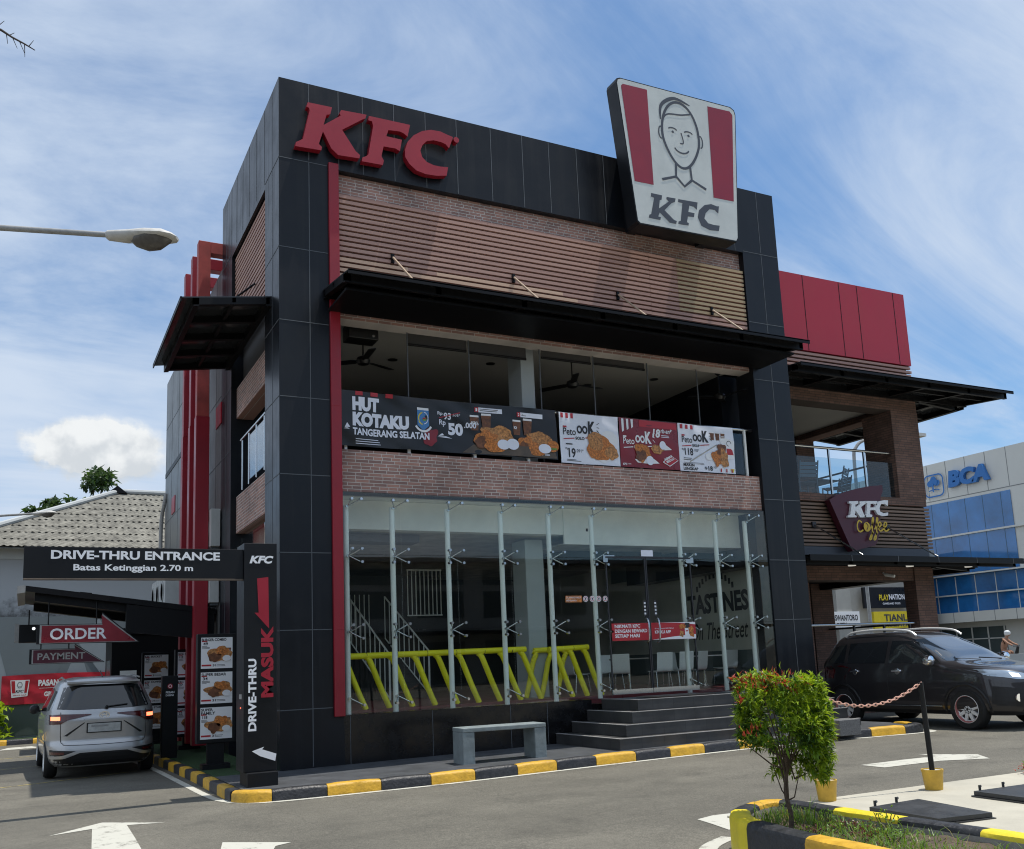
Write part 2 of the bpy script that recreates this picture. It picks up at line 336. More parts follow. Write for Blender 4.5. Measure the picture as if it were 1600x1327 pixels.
pm('blue_glazing', (0.018, 0.15, 0.40), 0.08, spec=1.0, noise=(0.25, 0.45), coat=0.4)
def asphalt_nodes(nt, col):
    tc = nt.nodes.new('ShaderNodeTexCoord')
    def noise(s, d=6, r=0.6, sc=(1, 1, 1)):
        mp = nt.nodes.new('ShaderNodeMapping'); mp.inputs['Scale'].default_value = sc; nt.links.new(tc.outputs['Object'], mp.inputs[0])
        n = nt.nodes.new('ShaderNodeTexNoise'); n.inputs['Scale'].default_value = s; n.inputs['Detail'].default_value = d; n.inputs['Roughness'].default_value = r
        nt.links.new(mp.outputs[0], n.inputs['Vector']); return n.outputs[0]
    def mr(x, lo, hi, p=0.3, q=0.7):
        n = nt.nodes.new('ShaderNodeMapRange'); n.inputs[1].default_value = p; n.inputs[2].default_value = q; n.inputs[3].default_value = lo; n.inputs[4].default_value = hi
        nt.links.new(x, n.inputs[0]); return n.outputs[0]
    def op(o, x, y):
        n = nt.nodes.new('ShaderNodeMath'); n.operation = o
        for i, q in enumerate((x, y)):
            if isinstance(q, float): n.inputs[i].default_value = q
            else: nt.links.new(q, n.inputs[i])
        return n.outputs[0]
    grit = noise(75, 4, .7)
    f = op('MULTIPLY', mr(noise(.28), .72, 1.16), mr(noise(2.4, 9, .7), .86, 1.12)); f = op('MULTIPLY', f, mr(grit, .42, 1.58, .28, .72)); f = op('MULTIPLY', f, mr(noise(22, 3, .7), .84, 1.16))
    f = op('MULTIPLY', f, mr(noise(1.1, 5, .55), .72, 1.0, .28, .42))                   # oil and damp stains
    f = op('MULTIPLY', f, mr(noise(.9, 6, .6, (.22, 1.6, 1)), .84, 1.05, .3, .62))      # wheel tracks along the lane
    vo = nt.nodes.new('ShaderNodeTexVoronoi'); vo.feature = 'DISTANCE_TO_EDGE'; vo.inputs['Scale'].default_value = .42
    wob = nt.nodes.new('ShaderNodeMix'); wob.data_type = 'VECTOR'; wob.inputs[0].default_value = .25; nt.links.new(tc.outputs['Object'], wob.inputs[4])
    nn = nt.nodes.new('ShaderNodeTexNoise'); nn.inputs['Scale'].default_value = 2.2; nn.inputs['Detail'].default_value = 6; nt.links.new(tc.outputs['Object'], nn.inputs['Vector']); nt.links.new(nn.outputs[1], wob.inputs[5]); nt.links.new(wob.outputs[1], vo.inputs['Vector'])
    f = op('MULTIPLY', f, mr(vo.outputs[0], .80, 1.0, .0, .004))                         # hairline cracks
    mx = nt.nodes.new('ShaderNodeMix'); mx.data_type = 'RGBA'; mx.blend_type = 'MULTIPLY'; mx.inputs[0].default_value = 1
    mx.inputs[6].default_value = (*col, 1); nt.links.new(f, mx.inputs[7])
    bp = nt.nodes.new('ShaderNodeBump'); bp.inputs['Strength'].default_value = 0.5; bp.inputs['Distance'].default_value = 0.008; nt.links.new(grit, bp.inputs['Height'])
    return mx.outputs[2], bp.outputs[0], mr, noise
ASPH = (0.132, 0.123, 0.098)
def asphalt_mat():
    m = pm('asphalt', ASPH, 0.85); nt = m.node_tree; b = nt.nodes['Principled BSDF']; c, n, _, _ = asphalt_nodes(nt, ASPH)
    nt.links.new(c, b.inputs['Base Color']); nt.links.new(n, b.inputs['Normal'])
def worn_paint(name, col, wear):
    """road paint rubbed through to the asphalt in places"""
    m = pm(name, col, 0.75); nt = m.node_tree; b = nt.nodes['Principled BSDF']; c, n, mr, noise = asphalt_nodes(nt, ASPH)
    x = nt.nodes.new('ShaderNodeMix'); x.data_type = 'RGBA'; x.inputs[7].default_value = (*col, 1); nt.links.new(c, x.inputs[6])
    nt.links.new(mr(noise(5, 12, .78), 0.0, .92, wear, wear + .10), x.inputs[0]); nt.links.new(x.outputs[2], b.inputs['Base Color']); nt.links.new(n, b.inputs['Normal'])
asphalt_mat(); worn_paint('road_paint', (0.54, 0.53, 0.46), .36); worn_paint('road_yellow', (0.46, 0.37, 0.12), .42)
pm('concrete', (0.43, 0.405, 0.33), 0.85, noise=(1.4, 0.14), bump=(60, 0.15))

# ------------------------------------------------------------------ mesh helpers
_TXT = {}
def text_geo(s, bold=0.0, shear=0.0):
    k = (s, bold, shear)
    if k not in _TXT:
        cu = bpy.data.curves.new('lettering_source', 'FONT'); cu.body = s; cu.offset = bold; cu.shear = shear; cu.resolution_u = 3
        o = bpy.data.objects.new('lettering_source', cu); me = o.to_mesh()
        v = [(p.co.x, p.co.y) for p in me.vertices]; f = [tuple(p.vertices) for p in me.polygons]
        o.to_mesh_clear(); bpy.data.objects.remove(o); bpy.data.curves.remove(cu)
        xs = [p[0] for p in v]; ys = [p[1] for p in v]
        x0, x1, y0, y1 = min(xs), max(xs), min(ys), max(ys)
        _TXT[k] = ([((a - x0) / (x1 - x0), (b - y0) / (y1 - y0)) for a, b in v], f)
    return _TXT[k]

class Frame:
    """a plane in space: origin, right, up; normal = right x up points at the reader"""
    def __init__(s, o, u=(1, 0, 0), v=(0, 0, 1)):
        s.o = Vector(o); s.u = Vector(u).normalized(); s.v = Vector(v).normalized(); s.n = s.u.cross(s.v)
    def p(s, a, b, d=0.0): return s.o + s.u * a + s.v * b + s.n * d

class MB:
    def __init__(s): s.v = []; s.f = []; s.m = []; s.mats = []
    def mi(s, m):
        if m not in s.mats: s.mats.append(m)
        return s.mats.index(m)
    def add(s, vs, fs, m):
        b = len(s.v); i = s.mi(m); s.v += [tuple(p) for p in vs]
        for f in fs: s.f.append(tuple(b + k for k in f)); s.m.append(i)
        return s
    def box(s, x0, x1, y0, y1, z0, z1, m):
        vs = [(x, y, z) for z in (z0, z1) for y in (y0, y1) for x in (x0, x1)]
        return s.add(vs, [(0, 2, 3, 1), (4, 5, 7, 6), (0, 1, 5, 4), (2, 6, 7, 3), (0, 4, 6, 2), (1, 3, 7, 5)], m)
    def fbox(s, F, a0, a1, b0, b1, d0, d1, m):
        vs = [F.p(a, b, d) for d in (d0, d1) for b in (b0, b1) for a in (a0, a1)]
        return s.add(vs, [(0, 2, 3, 1), (4, 5, 7, 6), (0, 1, 5, 4), (2, 6, 7, 3), (0, 4, 6, 2), (1, 3, 7, 5)], m)
    def quad(s, pts, m): return s.add(pts, [tuple(range(len(pts)))], m)
    def fpoly(s, F, pts, d, m): return s.add([F.p(a, b, d) for a, b in pts], [tuple(range(len(pts)))], m)
    def frect(s, F, a0, a1, b0, b1, d, m): return s.fpoly(F, [(a0, b0), (a1, b0), (a1, b1), (a0, b1)], d, m)
    def prism(s, F, pts, d0, d1, m, mside=None):
        a = sum(p[0] * q[1] - q[0] * p[1] for p, q in zip(pts, pts[1:] + pts[:1]))
        if a < 0: pts = pts[::-1]
        n = len(pts)
        s.add([F.p(a, b, d1) for a, b in pts], [tuple(range(n))], m)
        vs = [F.p(a, b, d0) for a, b in pts] + [F.p(a, b, d1) for a, b in pts]
        s.add(vs, [(i, (i + 1) % n, n + (i + 1) % n, n + i) for i in range(n)] + [tuple(range(n))[::-1]], mside or m)
        return s
    def tube(s, p, q, r, m, n=10, r2=None, caps=True):
        p, q = Vector(p), Vector(q); d = (q - p).normalized(); r2 = r if r2 is None else r2
        a = d.cross(Vector((0, 0, 1)) if abs(d.z) < 0.9 else Vector((1, 0, 0))).normalized(); b = d.cross(a)
        vs = []
        for c, rr in ((p, r), (q, r2)):
            for i in range(n):
                t = 2 * math.pi * i / n; vs.append(c + (a * math.cos(t) + b * math.sin(t)) * rr)
        fs = [(i, (i + 1) % n, n + (i + 1) % n, n + i) for i in range(n)]
        if caps: fs += [tuple(range(n))[::-1], tuple(range(n, 2 * n))]
        return s.add(vs, fs, m)
    def path(s, pts, r, m, n=8):
        for i in range(len(pts) - 1):
            rr = r[i] if isinstance(r, (list, tuple)) else r; r2 = r[i + 1] if isinstance(r, (list, tuple)) else r
            s.tube(pts[i], pts[i + 1], rr, m, n, r2)
        return s
    def lathe(s, prof, m, c=(0, 0, 0), axis='z', n=24, mats=None, caps=True):
        """prof: (radius, height) pairs"""
        vs = []
        for r, h in prof:
            for i in range(n):
                t = 2 * math.pi * i / n; a, b = r * math.cos(t), r * math.sin(t)
                vs.append({'z': (c[0] + a, c[1] + b, c[2] + h), 'x': (c[0] + h, c[1] + a, c[2] + b), 'y': (c[0] + b, c[1] + h, c[2] + a)}[axis])
        for k in range(len(prof) - 1):
            mm = mats[k] if mats else m
            b0 = len(s.v) if k == 0 else b0
            if k == 0: s.v += vs
            i_ = s.mi(mm)
            for i in range(n):
                s.f.append((b0 + k * n + i, b0 + k * n + (i + 1) % n, b0 + (k + 1) * n + (i + 1) % n, b0 + (k + 1) * n + i)); s.m.append(i_)
        if not caps: return s
        i_ = s.mi(mats[-1] if mats else m); s.f.append(tuple(b0 + (len(prof) - 1) * n + i for i in range(n))); s.m.append(i_)
        i_ = s.mi(mats[0] if mats else m); s.f.append(tuple(b0 + i for i in range(n))[::-1]); s.m.append(i_)
        return s
    def disc(s, F, a, b, ra, rb, d, m, n=20):
        return s.rings(F, a, b, [(a + ra * math.cos(2 * math.pi * i / n), b + rb * math.sin(2 * math.pi * i / n)) for i in range(n)], d, m)
    def rings(s, F, a, b, pts, d, m, k=3):
        n = len(pts); vs = [F.p(a, b, d)] + [F.p(a + (x - a) * j / k, b + (y - b) * j / k, d) for j in range(1, k + 1) for x, y in pts]
        return s.add(vs, [(0, 1 + i, 1 + (i + 1) % n) for i in range(n)] + [(1 + j * n + i, 1 + (j + 1) * n + i, 1 + (j + 1) * n + (i + 1) % n, 1 + j * n + (i + 1) % n) for j in range(k - 1) for i in range(n)], m)
    def blob(s, F, a, b, ra, rb, d, m, seed=0, n=36, amp=0.22):
        r = random.Random(seed); ks = [(r.uniform(0, 6.28), r.uniform(0.3, 1)) for _ in range(5)]
        pts = []
        for i in range(n):
            t = 2 * math.pi * i / n; k = 1 + amp * sum(w * math.sin((j + 2) * t + ph) for j, (ph, w) in enumerate(ks)) / 2
            k += r.uniform(-.03, .03); pts.append((a + ra * k * math.cos(t), b + rb * k * math.sin(t)))
        return s.rings(F, a, b, pts, d * 2.2 if d > 0 else d, m)
    def text(s, F, txt, a, b, w, h, d, m, bold=0.0, shear=0.0, thick=0.0):
        """lettering that fills the box a..a+w, b..b+h"""
        v, f = text_geo(txt, bold, shear)
        s.add([F.p(a + x * w, b + y * h, d) for x, y in v], f, m)
        if thick:
            cnt = {}
            for q in f:
                for i in range(len(q)):
                    e = (q[i], q[(i + 1) % len(q)]); cnt[frozenset(e)] = None if frozenset(e) in cnt else e
            es = [e for e in cnt.values() if e]
            vs = [F.p(a + x * w, b + y * h, d) for x, y in v] + [F.p(a + x * w, b + y * h, d - thick) for x, y in v]
            n = len(v); s.add(vs, [(e[0], e[1], n + e[1], n + e[0]) for e in es], m)
        return s
    def ribbon(s, F, pts, w, d, m):
        """a flat drawn stroke of width w (or list of widths) along pts"""
        n = len(pts); L, R = [], []
        for i in range(n):
            p0 = pts[max(0, i - 1)]; p1 = pts[min(n - 1, i + 1)]
            dx, dy = p1[0] - p0[0], p1[1] - p0[1]; l = math.hypot(dx, dy) or 1
            ww = (w[i] if isinstance(w, (list, tuple)) else w) / 2
            L.append(F.p(pts[i][0] - dy / l * ww, pts[i][1] + dx / l * ww, d)); R.append(F.p(pts[i][0] + dy / l * ww, pts[i][1] - dx / l * ww, d))
        return s.add(L + R, [(i, n + i, n + i + 1, i + 1) for i in range(n - 1)], m)
    def mesh(s, name):
        me = bpy.data.meshes.new(name); me.from_pydata(s.v, [], s.f)
        for m in s.mats: me.materials.append(MATS[m])
        me.polygons.foreach_set('material_index', s.m); me.update(); return me
    def build(s, name, parent=None, smooth=False, bevel=0.0, label=None):
        o = bpy.data.objects.new(name, s.mesh(name)); COL.objects.link(o)
        if parent is not None: o.parent = parent
        if smooth:
            for p in o.data.polygons: p.use_smooth = True
            o.data.set_sharp_from_angle(angle=math.radians(40))
        if bevel:
            b = o.modifiers.new('bevel', 'BEVEL'); b.width = bevel; b.segments = 2; b.limit_method = 'ANGLE'
        if label: o['label'] = label
        return o

def tag(o, label, cat, group=None):
    o['label'] = label; o['category'] = cat
    if group: o['group'] = group
    return o
def thing(name, label, cat, loc=(0, 0, 0), rz=0.0, group=None):
    o = bpy.data.objects.new(name, None); COL.objects.link(o); o.location = loc; o.rotation_euler = (0, 0, rz); o.empty_display_size = 0.2
    return tag(o, label, cat, group)
def structure(o): o['kind'] = 'structure'; return o
def stuff(o): o['kind'] = 'stuff'; return o
def kids(o): return [c for c in bpy.data.objects if c.parent is o]
def dup(root, label, loc, rz=None, group=None):
    def cp(o, par):
        ks = kids(o); c = o.copy(); COL.objects.link(c); c.parent = par
        for k in ks: cp(k, c)
        return c
    r = cp(root, None); r.location = loc
    if rz is not None: r.rotation_euler = (0, 0, rz)
    r['label'] = label
    if group: r['group'] = group
    return r
def gz(x): return -0.13 + 0.01 * max(-6.0, min(30.0, x))     # the road rises gently along the front
def arc(cx, cy, rx, ry, a0, a1, n=12):
    return [(cx + rx * math.cos(math.radians(a0 + (a1 - a0) * i / n)), cy + ry * math.sin(math.radians(a0 + (a1 - a0) * i / n))) for i in range(n + 1)]
def smooth_path(pts, k=6):
    out = []
    for i in range(len(pts) - 1):
        p0, p1, p2, p3 = (Vector(pts[max(0, i - 1)]), Vector(pts[i]), Vector(pts[i + 1]), Vector(pts[min(len(pts) - 1, i + 2)]))
        for j in range(k):
            t = j / k; out.append(0.5 * ((2 * p1) + (-p0 + p2) * t + (2 * p0 - 5 * p1 + 4 * p2 - p3) * t * t + (-p0 + 3 * p1 - 3 * p2 + p3) * t ** 3))
    out.append(Vector(pts[-1])); return out
# ------------------------------------------------------------------ ground, kerbs and markings
def sheet(name, poly, h, mat, thick=0.0, n=8):
    """a flat polygon that follows the ground, h above it"""
    mb = MB(); bm = bmesh.new()
    vs = [bm.verts.new((x, y, 0)) for x, y in poly]; bm.faces.new(vs)
    x0, x1 = min(p[0] for p in poly), max(p[0] for p in poly)
    cuts = [x for x in (-6.0, 30.0) if x0 < x < x1]
    for x in cuts: bmesh.ops.bisect_plane(bm, geom=bm.verts[:] + bm.edges[:] + bm.faces[:], plane_co=(x, 0, 0), plane_no=(1, 0, 0))
    for v in bm.verts: v.co.z = gz(v.co.x) + h
    if thick:
        r = bmesh.ops.extrude_face_region(bm, geom=bm.faces[:])
        for v in [g for g in r['geom'] if isinstance(g, bmesh.types.BMVert)]: v.co.z -= thick
    bmesh.ops.recalc_face_normals(bm, faces=bm.faces[:])
    me = bpy.data.meshes.new(name); bm.to_mesh(me); bm.free(); me.materials.append(MATS[mat])
    if not thick and me.polygons[0].normal.z < 0: me.flip_normals()
    o = bpy.data.objects.new(name, me); COL.objects.link(o); return structure(o)

sheet('road', [(-400, -300), (400, -300), (400, 500), (-400, 500)], 0.0, 'asphalt')
KF = [(-0.92, -1.70), (-0.80, -1.92), (-0.46, -2.02), (0.7, -2.10), (1.7, -2.15), (4.07, -2.08), (6.6, -2.08), (8.1, -2.24), (9.55, -2.50), (9.85, -2.35), (9.95, -1.9)]
KL = [(-0.92, -1.70), (-0.93, -0.2), (-0.95, 1.54), (-1.07, 5.4), (-1.20, 9.0), (-1.32, 13.0)]
inn = 0.07
sheet('sidewalk', [(-0.92 + inn, -1.70 + inn)] + [(x, y + inn) for x, y in KF[1:9]] + [(9.8, -1.9), (9.8, 0.02), (0.10, 0.02), (0.10, 0.10), (-0.86, 0.10)], 0.128, 'paving', 0.2)
tf = sheet('artificial_lawn', [(-0.86, 0.103), (-0.004, 0.103), (-0.004, 12.9), (-1.25, 12.9), (-1.13, 9.0), (-1.0, 5.4), (-0.88, 1.5)], 0.122, 'turf', 0.2)

def kerb(name, path, seg, first, mats=('kerb_yellow', 'kerb_black'), w=0.15, h=0.14, z0=None):
    """rounded kerb swept along the path in painted blocks"""
    pts = [Vector((x, y, 0)) for x, y in path]; pts = [Vector(p) for p in smooth_path([tuple(p) for p in pts], 10)]
    prof = [(-w / 2, -0.1), (-w / 2, h * 0.72), (-w / 2 + 0.018, h * 0.92), (-w / 2 + 0.05, h), (w / 2 - 0.04, h), (w / 2 - 0.012, h * 0.95), (w / 2, h * 0.8), (w / 2, -0.1)]
    mb = MB(); s = 0.0; rings = []
    # resample so that block ends fall on exact arc lengths
    cum = [0]
    for a, b in zip(pts, pts[1:]): cum.append(cum[-1] + (b - a).length)
    def at(t):
        for i in range(len(pts) - 1):
            if t <= cum[i + 1] or i == len(pts) - 2:
                k = (t - cum[i]) / max(1e-9, cum[i + 1] - cum[i]); d = (pts[i + 1] - pts[i]).normalized(); return pts[i].lerp(pts[i + 1], min(1.0, k)), d
    t = 0.0; k = 0; total = cum[-1]
    while t < total - 0.02:
        L = first if k == 0 else seg * random.uniform(0.94, 1.06); t1 = min(total, t + L); n = max(3, int((t1 - t) / 0.12))
        vs = []
        for i in range(n + 1):
            u = t + 0.004 + (t1 - t - 0.008) * i / n; p, d = at(u); nrm = Vector((d.y, -d.x, 0))
            pinch = 0.93 if i in (0, n) else 1.0
            for a, b in prof:
                q = p - nrm * a * (0.97 if i in (0, n) else 1.0); base = z0 if z0 is not None else gz(q.x)
                vs.append((q.x, q.y, base + (b if b < 0 else b * pinch + random.uniform(-.0015, .0015))))
        m = len(prof)
        fs = [(i * m + j, i * m + j + 1, (i + 1) * m + j + 1, (i + 1) * m + j) for i in range(n) for j in range(m - 1)] + [tuple(range(m))[::-1], tuple(range(n * m, n * m + m))]
        mb.add(vs, fs, mats[k % 2]); t = t1; k += 1
    return structure(mb.build(name, smooth=True))
kerb('kerb', KF, 0.63, 0.50)
kerb('kerb', KL, 0.50, 0.34, ('kerb_black', 'kerb_yellow'))
kerb('kerb', [(-9, 14.2), (-5, 14.2), (-3.2, 14.2), (-1.9, 14.2)], 0.62, 0.40, ('kerb_yellow', 'kerb_black'))
sheet('lawn', [(-9, 14.26), (-1.9, 14.26), (-1.9, 15.45), (-9, 15.45)], 0.10, 'turf', 0.2)

def line(name, path, w, mat='road_paint', h=0.004):
    pts = smooth_path([(x, y, 0) for x, y in path], 6); mb = MB(); L, R = [], []
    for i, p in enumerate(pts):
        d = (pts[min(len(pts) - 1, i + 1)] - pts[max(0, i - 1)]).normalized(); n = Vector((-d.y, d.x, 0)) * w / 2
        for lst, q in ((L, p + n), (R, p - n)): lst.append((q.x, q.y, gz(q.x) + h))
    k = len(pts); mb.add(L + R, [(i, k + i, k + i + 1, i + 1) for i in range(k - 1)], mat)
    return structure(mb.build(name))
line('road_line', [(-2.0, 13.0), (-1.55, 9.0), (-1.36, 5.4), (-1.24, 3.5), (-1.17, 1.0), (-1.12, -0.8), (-1.04, -1.55), (-0.82, -1.98), (-0.4, -2.16), (0.7, -2.25), (1.7, -2.29), (4.07, -2.22), (6.6, -2.22), (8.1, -2.38), (9.4, -2.62), (9.95, -2.62), (10.15, -2.2)], 0.10)
def road_poly(name, poly, mat='road_paint'): return sheet(name, poly, 0.004, mat)
road_poly('road_arrow', [(-2.94, -2.77), (-2.54, -2.63), (-2.60, -3.6), (-2.66, -4.6), (-2.24, -4.6), (-2.22, -3.6), (-2.21, -2.64), (-1.85, -2.78), (-2.42, -2.23)][::-1])
road_poly('road_arrow', [(-1.57, -4.45), (-1.06, -4.91), (-1.22, -4.99), (-1.5, -5.8), (-1.85, -5.8), (-1.66, -4.85)][::-1])
road_poly('road_arrow', [(5.95, -4.84), (5.93, -5.22), (6.83, -5.28), (7.35, -5.57), (7.63, -5.19), (7.24, -4.60), (7.2, -4.93), (6.65, -4.86)])
for ya, yb in ((2.86, 3.55), (6.35, 7.05), (9.2, 9.9)): line('road_line', [(-6.5, ya - 0.6), (-3.4, ya), (-1.5, yb)], 0.055, 'road_yellow', 0.0038)
road_poly('road_arrow', [(-3.7, 12.2), (-2.8, 12.2), (-3.0, 13.0), (-3.5, 13.0)])
road_poly('road_patch', [(2.18, -6.48), (2.13, -6.75), (2.06, -7.05), (2.3, -7.3), (2.6, -7.3), (2.6, -6.44), (2.41, -6.41)])
line('road_line', [(1.86, -7.30), (1.45, -7.55), (1.1, -8.1), (0.95, -9.2), (0.9, -11)], 0.14)
sheet('concrete_pad', [(2.42, -6.6), (3.78, -6.50), (6.3, -6.66), (9.5, -6.7), (30, -6.7), (30, -16), (2.3, -16)], 0.02, 'concrete', 0.1)
# ------------------------------------------------------------------ restaurant building
W, H = 10.10, 10.58
B = thing('restaurant_building', 'black clad fast food restaurant with brick bands, wood slats and a tall glass shopfront', 'building')

# --- dark cladding shell of the front block (pillars and parapet) with sealant joints
c = MB(); K = 'black_cladding'
c.box(0, 0.93, 0, 0.95, -0.2, 9.20, K)                       # front corner pillar
c.box(9.19, W, 0, 0.50, -0.2, 9.20, K)                       # other front pillar
c.box(0, 0.93, 3.75, 4.74, -0.2, 9.15, K)                    # rear corner pillar
c.box(0, W, 0, 0.95, 9.20, H, K); c.box(0, 0.95, 0.95, 4.74, 9.15, H, K)
c.box(W - 0.95, W, 0.95, 4.74, 3.0, H, K); c.box(0.95, W - 0.95, 4.45, 4.74, 9.0, H, K)
J = 'cladding_joint'; e = 0.003
def vj(x, z0, z1): c.box(x - 0.006, x + 0.006, -e, 0.01, z0, z1, J)
def hj(z, x0, x1): c.box(x0, x1, -e - 0.001, 0.01, z - 0.006, z + 0.006, J)
for x in (0.47, 0.955, 1.36, 1.90, 2.46, 3.03, 3.68, 4.30, 4.84, 5.42, 6.0, 6.6, 7.2, 7.8, 8.4, 9.0, 9.66): vj(x, 9.26 if x in (0.47, 9.66) else 9.21, H - .005)
for x in (0.47, 9.66): vj(x, 0.02, 9.24)
for z in (9.23, 7.76, 6.59, 5.40, 4.22, 3.06, 1.94, 0.82): hj(z, 0.005, 0.76); hj(z, 9.20, W - .005)
for y in (0.45, 1.0, 1.6, 2.2, 2.75, 3.3, 3.8, 4.3): c.box(-e, 0.01, y - 0.006, y + 0.006, 9.25, H - .005, J)
for y in (0.45, 4.25): c.box(-e, 0.01, y - 0.006, y + 0.006, 0.1, 9.21, J)
for z in (9.23, 7.76, 6.59, 5.40, 4.22, 3.06, 1.94, 0.82):
    c.box(-e - .001, 0.01, 0.006, 0.945, z - 0.006, z + 0.006, J); c.box(-e - .001, 0.01, 3.755, 4.735, z - 0.006, z + 0.006, J)
c.build('cladding', B)
t = MB()
t.box(0.775, 0.935, -0.05, 0.14, 0.69, 9.28, 'red_trim'); t.box(0.773, 0.937, -0.053, 0.05, 1.93, 1.942, 'red_sign_edge'); t.box(0.773, 0.937, -0.053, 0.05, 5.30, 5.312, 'red_sign_edge')
t.build('corner_trim', B, bevel=0.006)

# --- plinth of black granite
p = MB(); p.box(0.932, 5.12, 0.004, 0.6, -0.2, 0.70, 'black_granite'); p.box(5.12, 9.188, 0.06, 0.6, -0.2, 0.62, 'black_granite')
for x in (1.02, 2.30, 3.62, 4.28): p.box(x - .004, x + .004, 0.001, 0.02, 0.0, 0.69, J)
p.build('plinth', B)

# --- brick bands of the front
b = MB()
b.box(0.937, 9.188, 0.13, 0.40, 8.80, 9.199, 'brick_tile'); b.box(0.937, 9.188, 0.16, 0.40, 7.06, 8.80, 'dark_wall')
b.box(0.937, 9.188, 0.10, 0.40, 6.76, 7.12, 'brick_tile'); b.build('brick_beam', B)
b = MB(); b.box(0.937, 9.188, 0.08, 0.40, 4.00, 4.67, 'brick_tile')
b.build('brick_band', B)
# --- wooden louvre screen
s = MB(); n = 19; z = 8.785
for i in range(n):
    zz = z - i * 0.0885
    hi = i >= 12
    s.box(0.94, 6.9, 0.03, 0.085, zz - 0.028, zz + 0.028, 'wood_slat')
    s.box(6.903, 9.17, 0.028, 0.083, zz - 0.028 - .004, zz + 0.028 - .004, 'wood_slat')
    if i == 12: s.box(0.945, 2.1, 0.028, 0.03, zz - .028, zz + .028, 'wood_slat_sunlit'); s.box(2.6, 5.0, 0.028, 0.03, zz - .028, zz + .028, 'wood_slat_sunlit')
    if 13 <= i <= 18: s.box(0.945, 5.1 + 0.2 * (i % 2), 0.028, 0.03, zz - .028, zz + .028, 'wood_slat_sunlit')  # lower rows: sunlight bounced off the canopy is painted into the colour
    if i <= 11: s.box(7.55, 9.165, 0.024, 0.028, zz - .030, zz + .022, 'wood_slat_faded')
for x in (1.3, 3.03, 5.0, 7.2, 9.0): s.box(x - .02, x + .02, 0.086, 0.158, 7.1, 8.78, 'dark_steel')
s.build('slat_screen', B)

# --- sides: openings in the x = 0 wall between the two pillars
for z0, z1 in ((6.0, 6.57), (3.86, 4.53)): b = MB(); b.box(0.10, 0.40, 0.952, 3.748, z0, z1, 'brick_tile'); b.build('brick_band', B)
s = MB()
for i in range(21):
    zz = 9.08 - i * 0.0885; s.box(0.06, 0.10, 0.955, 3.745, zz - 0.026, zz + 0.026, 'wood_slat')
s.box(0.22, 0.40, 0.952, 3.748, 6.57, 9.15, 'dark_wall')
s.build('slat_screen', B)
g = MB(); g.box(0.20, 0.21, 0.952, 3.748, 0.25, 3.86, 'shop_glass'); g.build('side_window', B)
k = MB(); k.box(0.15, 0.40, 0.952, 3.748, -0.2, 0.25, 'black_granite'); k.build('side_plinth', B)
r = MB(); r.tube((0.06, 0.96, 5.44), (0.06, 3.1, 5.44), 0.025, 'steel'); 
for y in (1.25, 1.85, 2.45, 3.0): r.tube((0.06, y, 4.53), (0.06, y, 5.43), 0.014, 'steel')
r.build('side_handrail', B)
g = MB(); g.box(0.055, 0.065, 1.0, 2.4, 4.6, 5.36, 'rail_glass'); g.build('side_rail_glass', B)

# --- interior shell
i_ = MB()
i_.box(0.41, 9.6, 0.45, 9.0, 0.60, 0.742, 'red_floor'); i_.build('ground_floor', B)
i_ = MB(); i_.box(0.41, 14.0, 8.9, 9.1, 0.0, 9.0, 'dark_wall'); i_.box(0.30, 0.41, 4.75, 8.9, 0.0, 9.0, 'dark_wall'); i_.build('rear_wall', B)
i_ = MB(); i_.box(0.41, 9.6, 1.0, 8.9, 3.55, 4.0, 'patterned_ceiling'); i_.build('ground_ceiling', B)
i_ = MB(); i_.box(0.95, 5.2, 0.78, 0.80, 3.55, 4.015, 'white_paint'); i_.box(5.2, 9.18, 0.76, 0.80, 3.38, 4.015, 'white_paint'); i_.box(0.95, 5.2, 0.80, 1.0, 3.55, 3.57, 'white_paint'); i_.box(5.2, 9.18, .80, 1.6, 3.38, 3.40, 'patterned_ceiling'); i_.build('bulkhead', B)
i_ = MB(); i_.box(0.41, 9.18, 0.41, 1.0, 4.02, 4.5, 'white_paint'); i_.box(0.41, 9.6, 1.0, 8.9, 4.03, 4.5, 'dark_wall'); i_.build('upper_floor', B)
i_ = MB(); i_.box(0.41, 9.188, 0.41, 0.95, 6.93, 7.05, 'ceiling_paint'); i_.box(0.41, 9.99, 0.95, 8.9, 6.93, 7.05, 'ceiling_paint')
for x, y in ((2.6, 2.2), (4.4, 1.8), (6.9, 2.4), (8.0, 1.6), (3.6, 4.4), (6.2, 4.6)): i_.tube((x, y, 6.925), (x, y, 6.93), 0.09, 'fan_black', 14)
i_.build('upper_ceiling', B)
i_ = MB(); i_.box(4.64, 5.00, 1.2, 1.7, 0.742, 3.51, 'grey_column'); i_.build('column', B); i_ = MB(); i_.box(4.40, 4.66, 0.60, 1.1, 4.5, 6.93, 'grey_column'); i_.build('column', B)
i_ = MB(); i_.box(9.55, 9.65, 0.51, 8.9, 0.74, 3.55, 'mural_wall'); i_.box(9.9, 10.09, 3.2, 8.9, 4.5, 6.93, 'dark_wall')
i_.box(9.54, 9.55, 0.52, 6, 3.16, 3.54, 'mural_dark'); i_.box(9.54, 9.55, 0.52, 6, 0.75, 1.42, 'mural_dark')
i_.build('side_wall', B)
FM = Frame((9.545, 3.4, 0), (0, -1, 0), (0, 0, 1))
m = MB(); m.text(FM, 'TASTINESS', 0.36, 2.20, 2.16, 0.42, 0.0, 'mural_ink', 0.04)
m.text(FM, 'On The Street', 0.45, 1.66, 1.80, 0.36, 0.0, 'mural_ink', 0.01, 0.35)
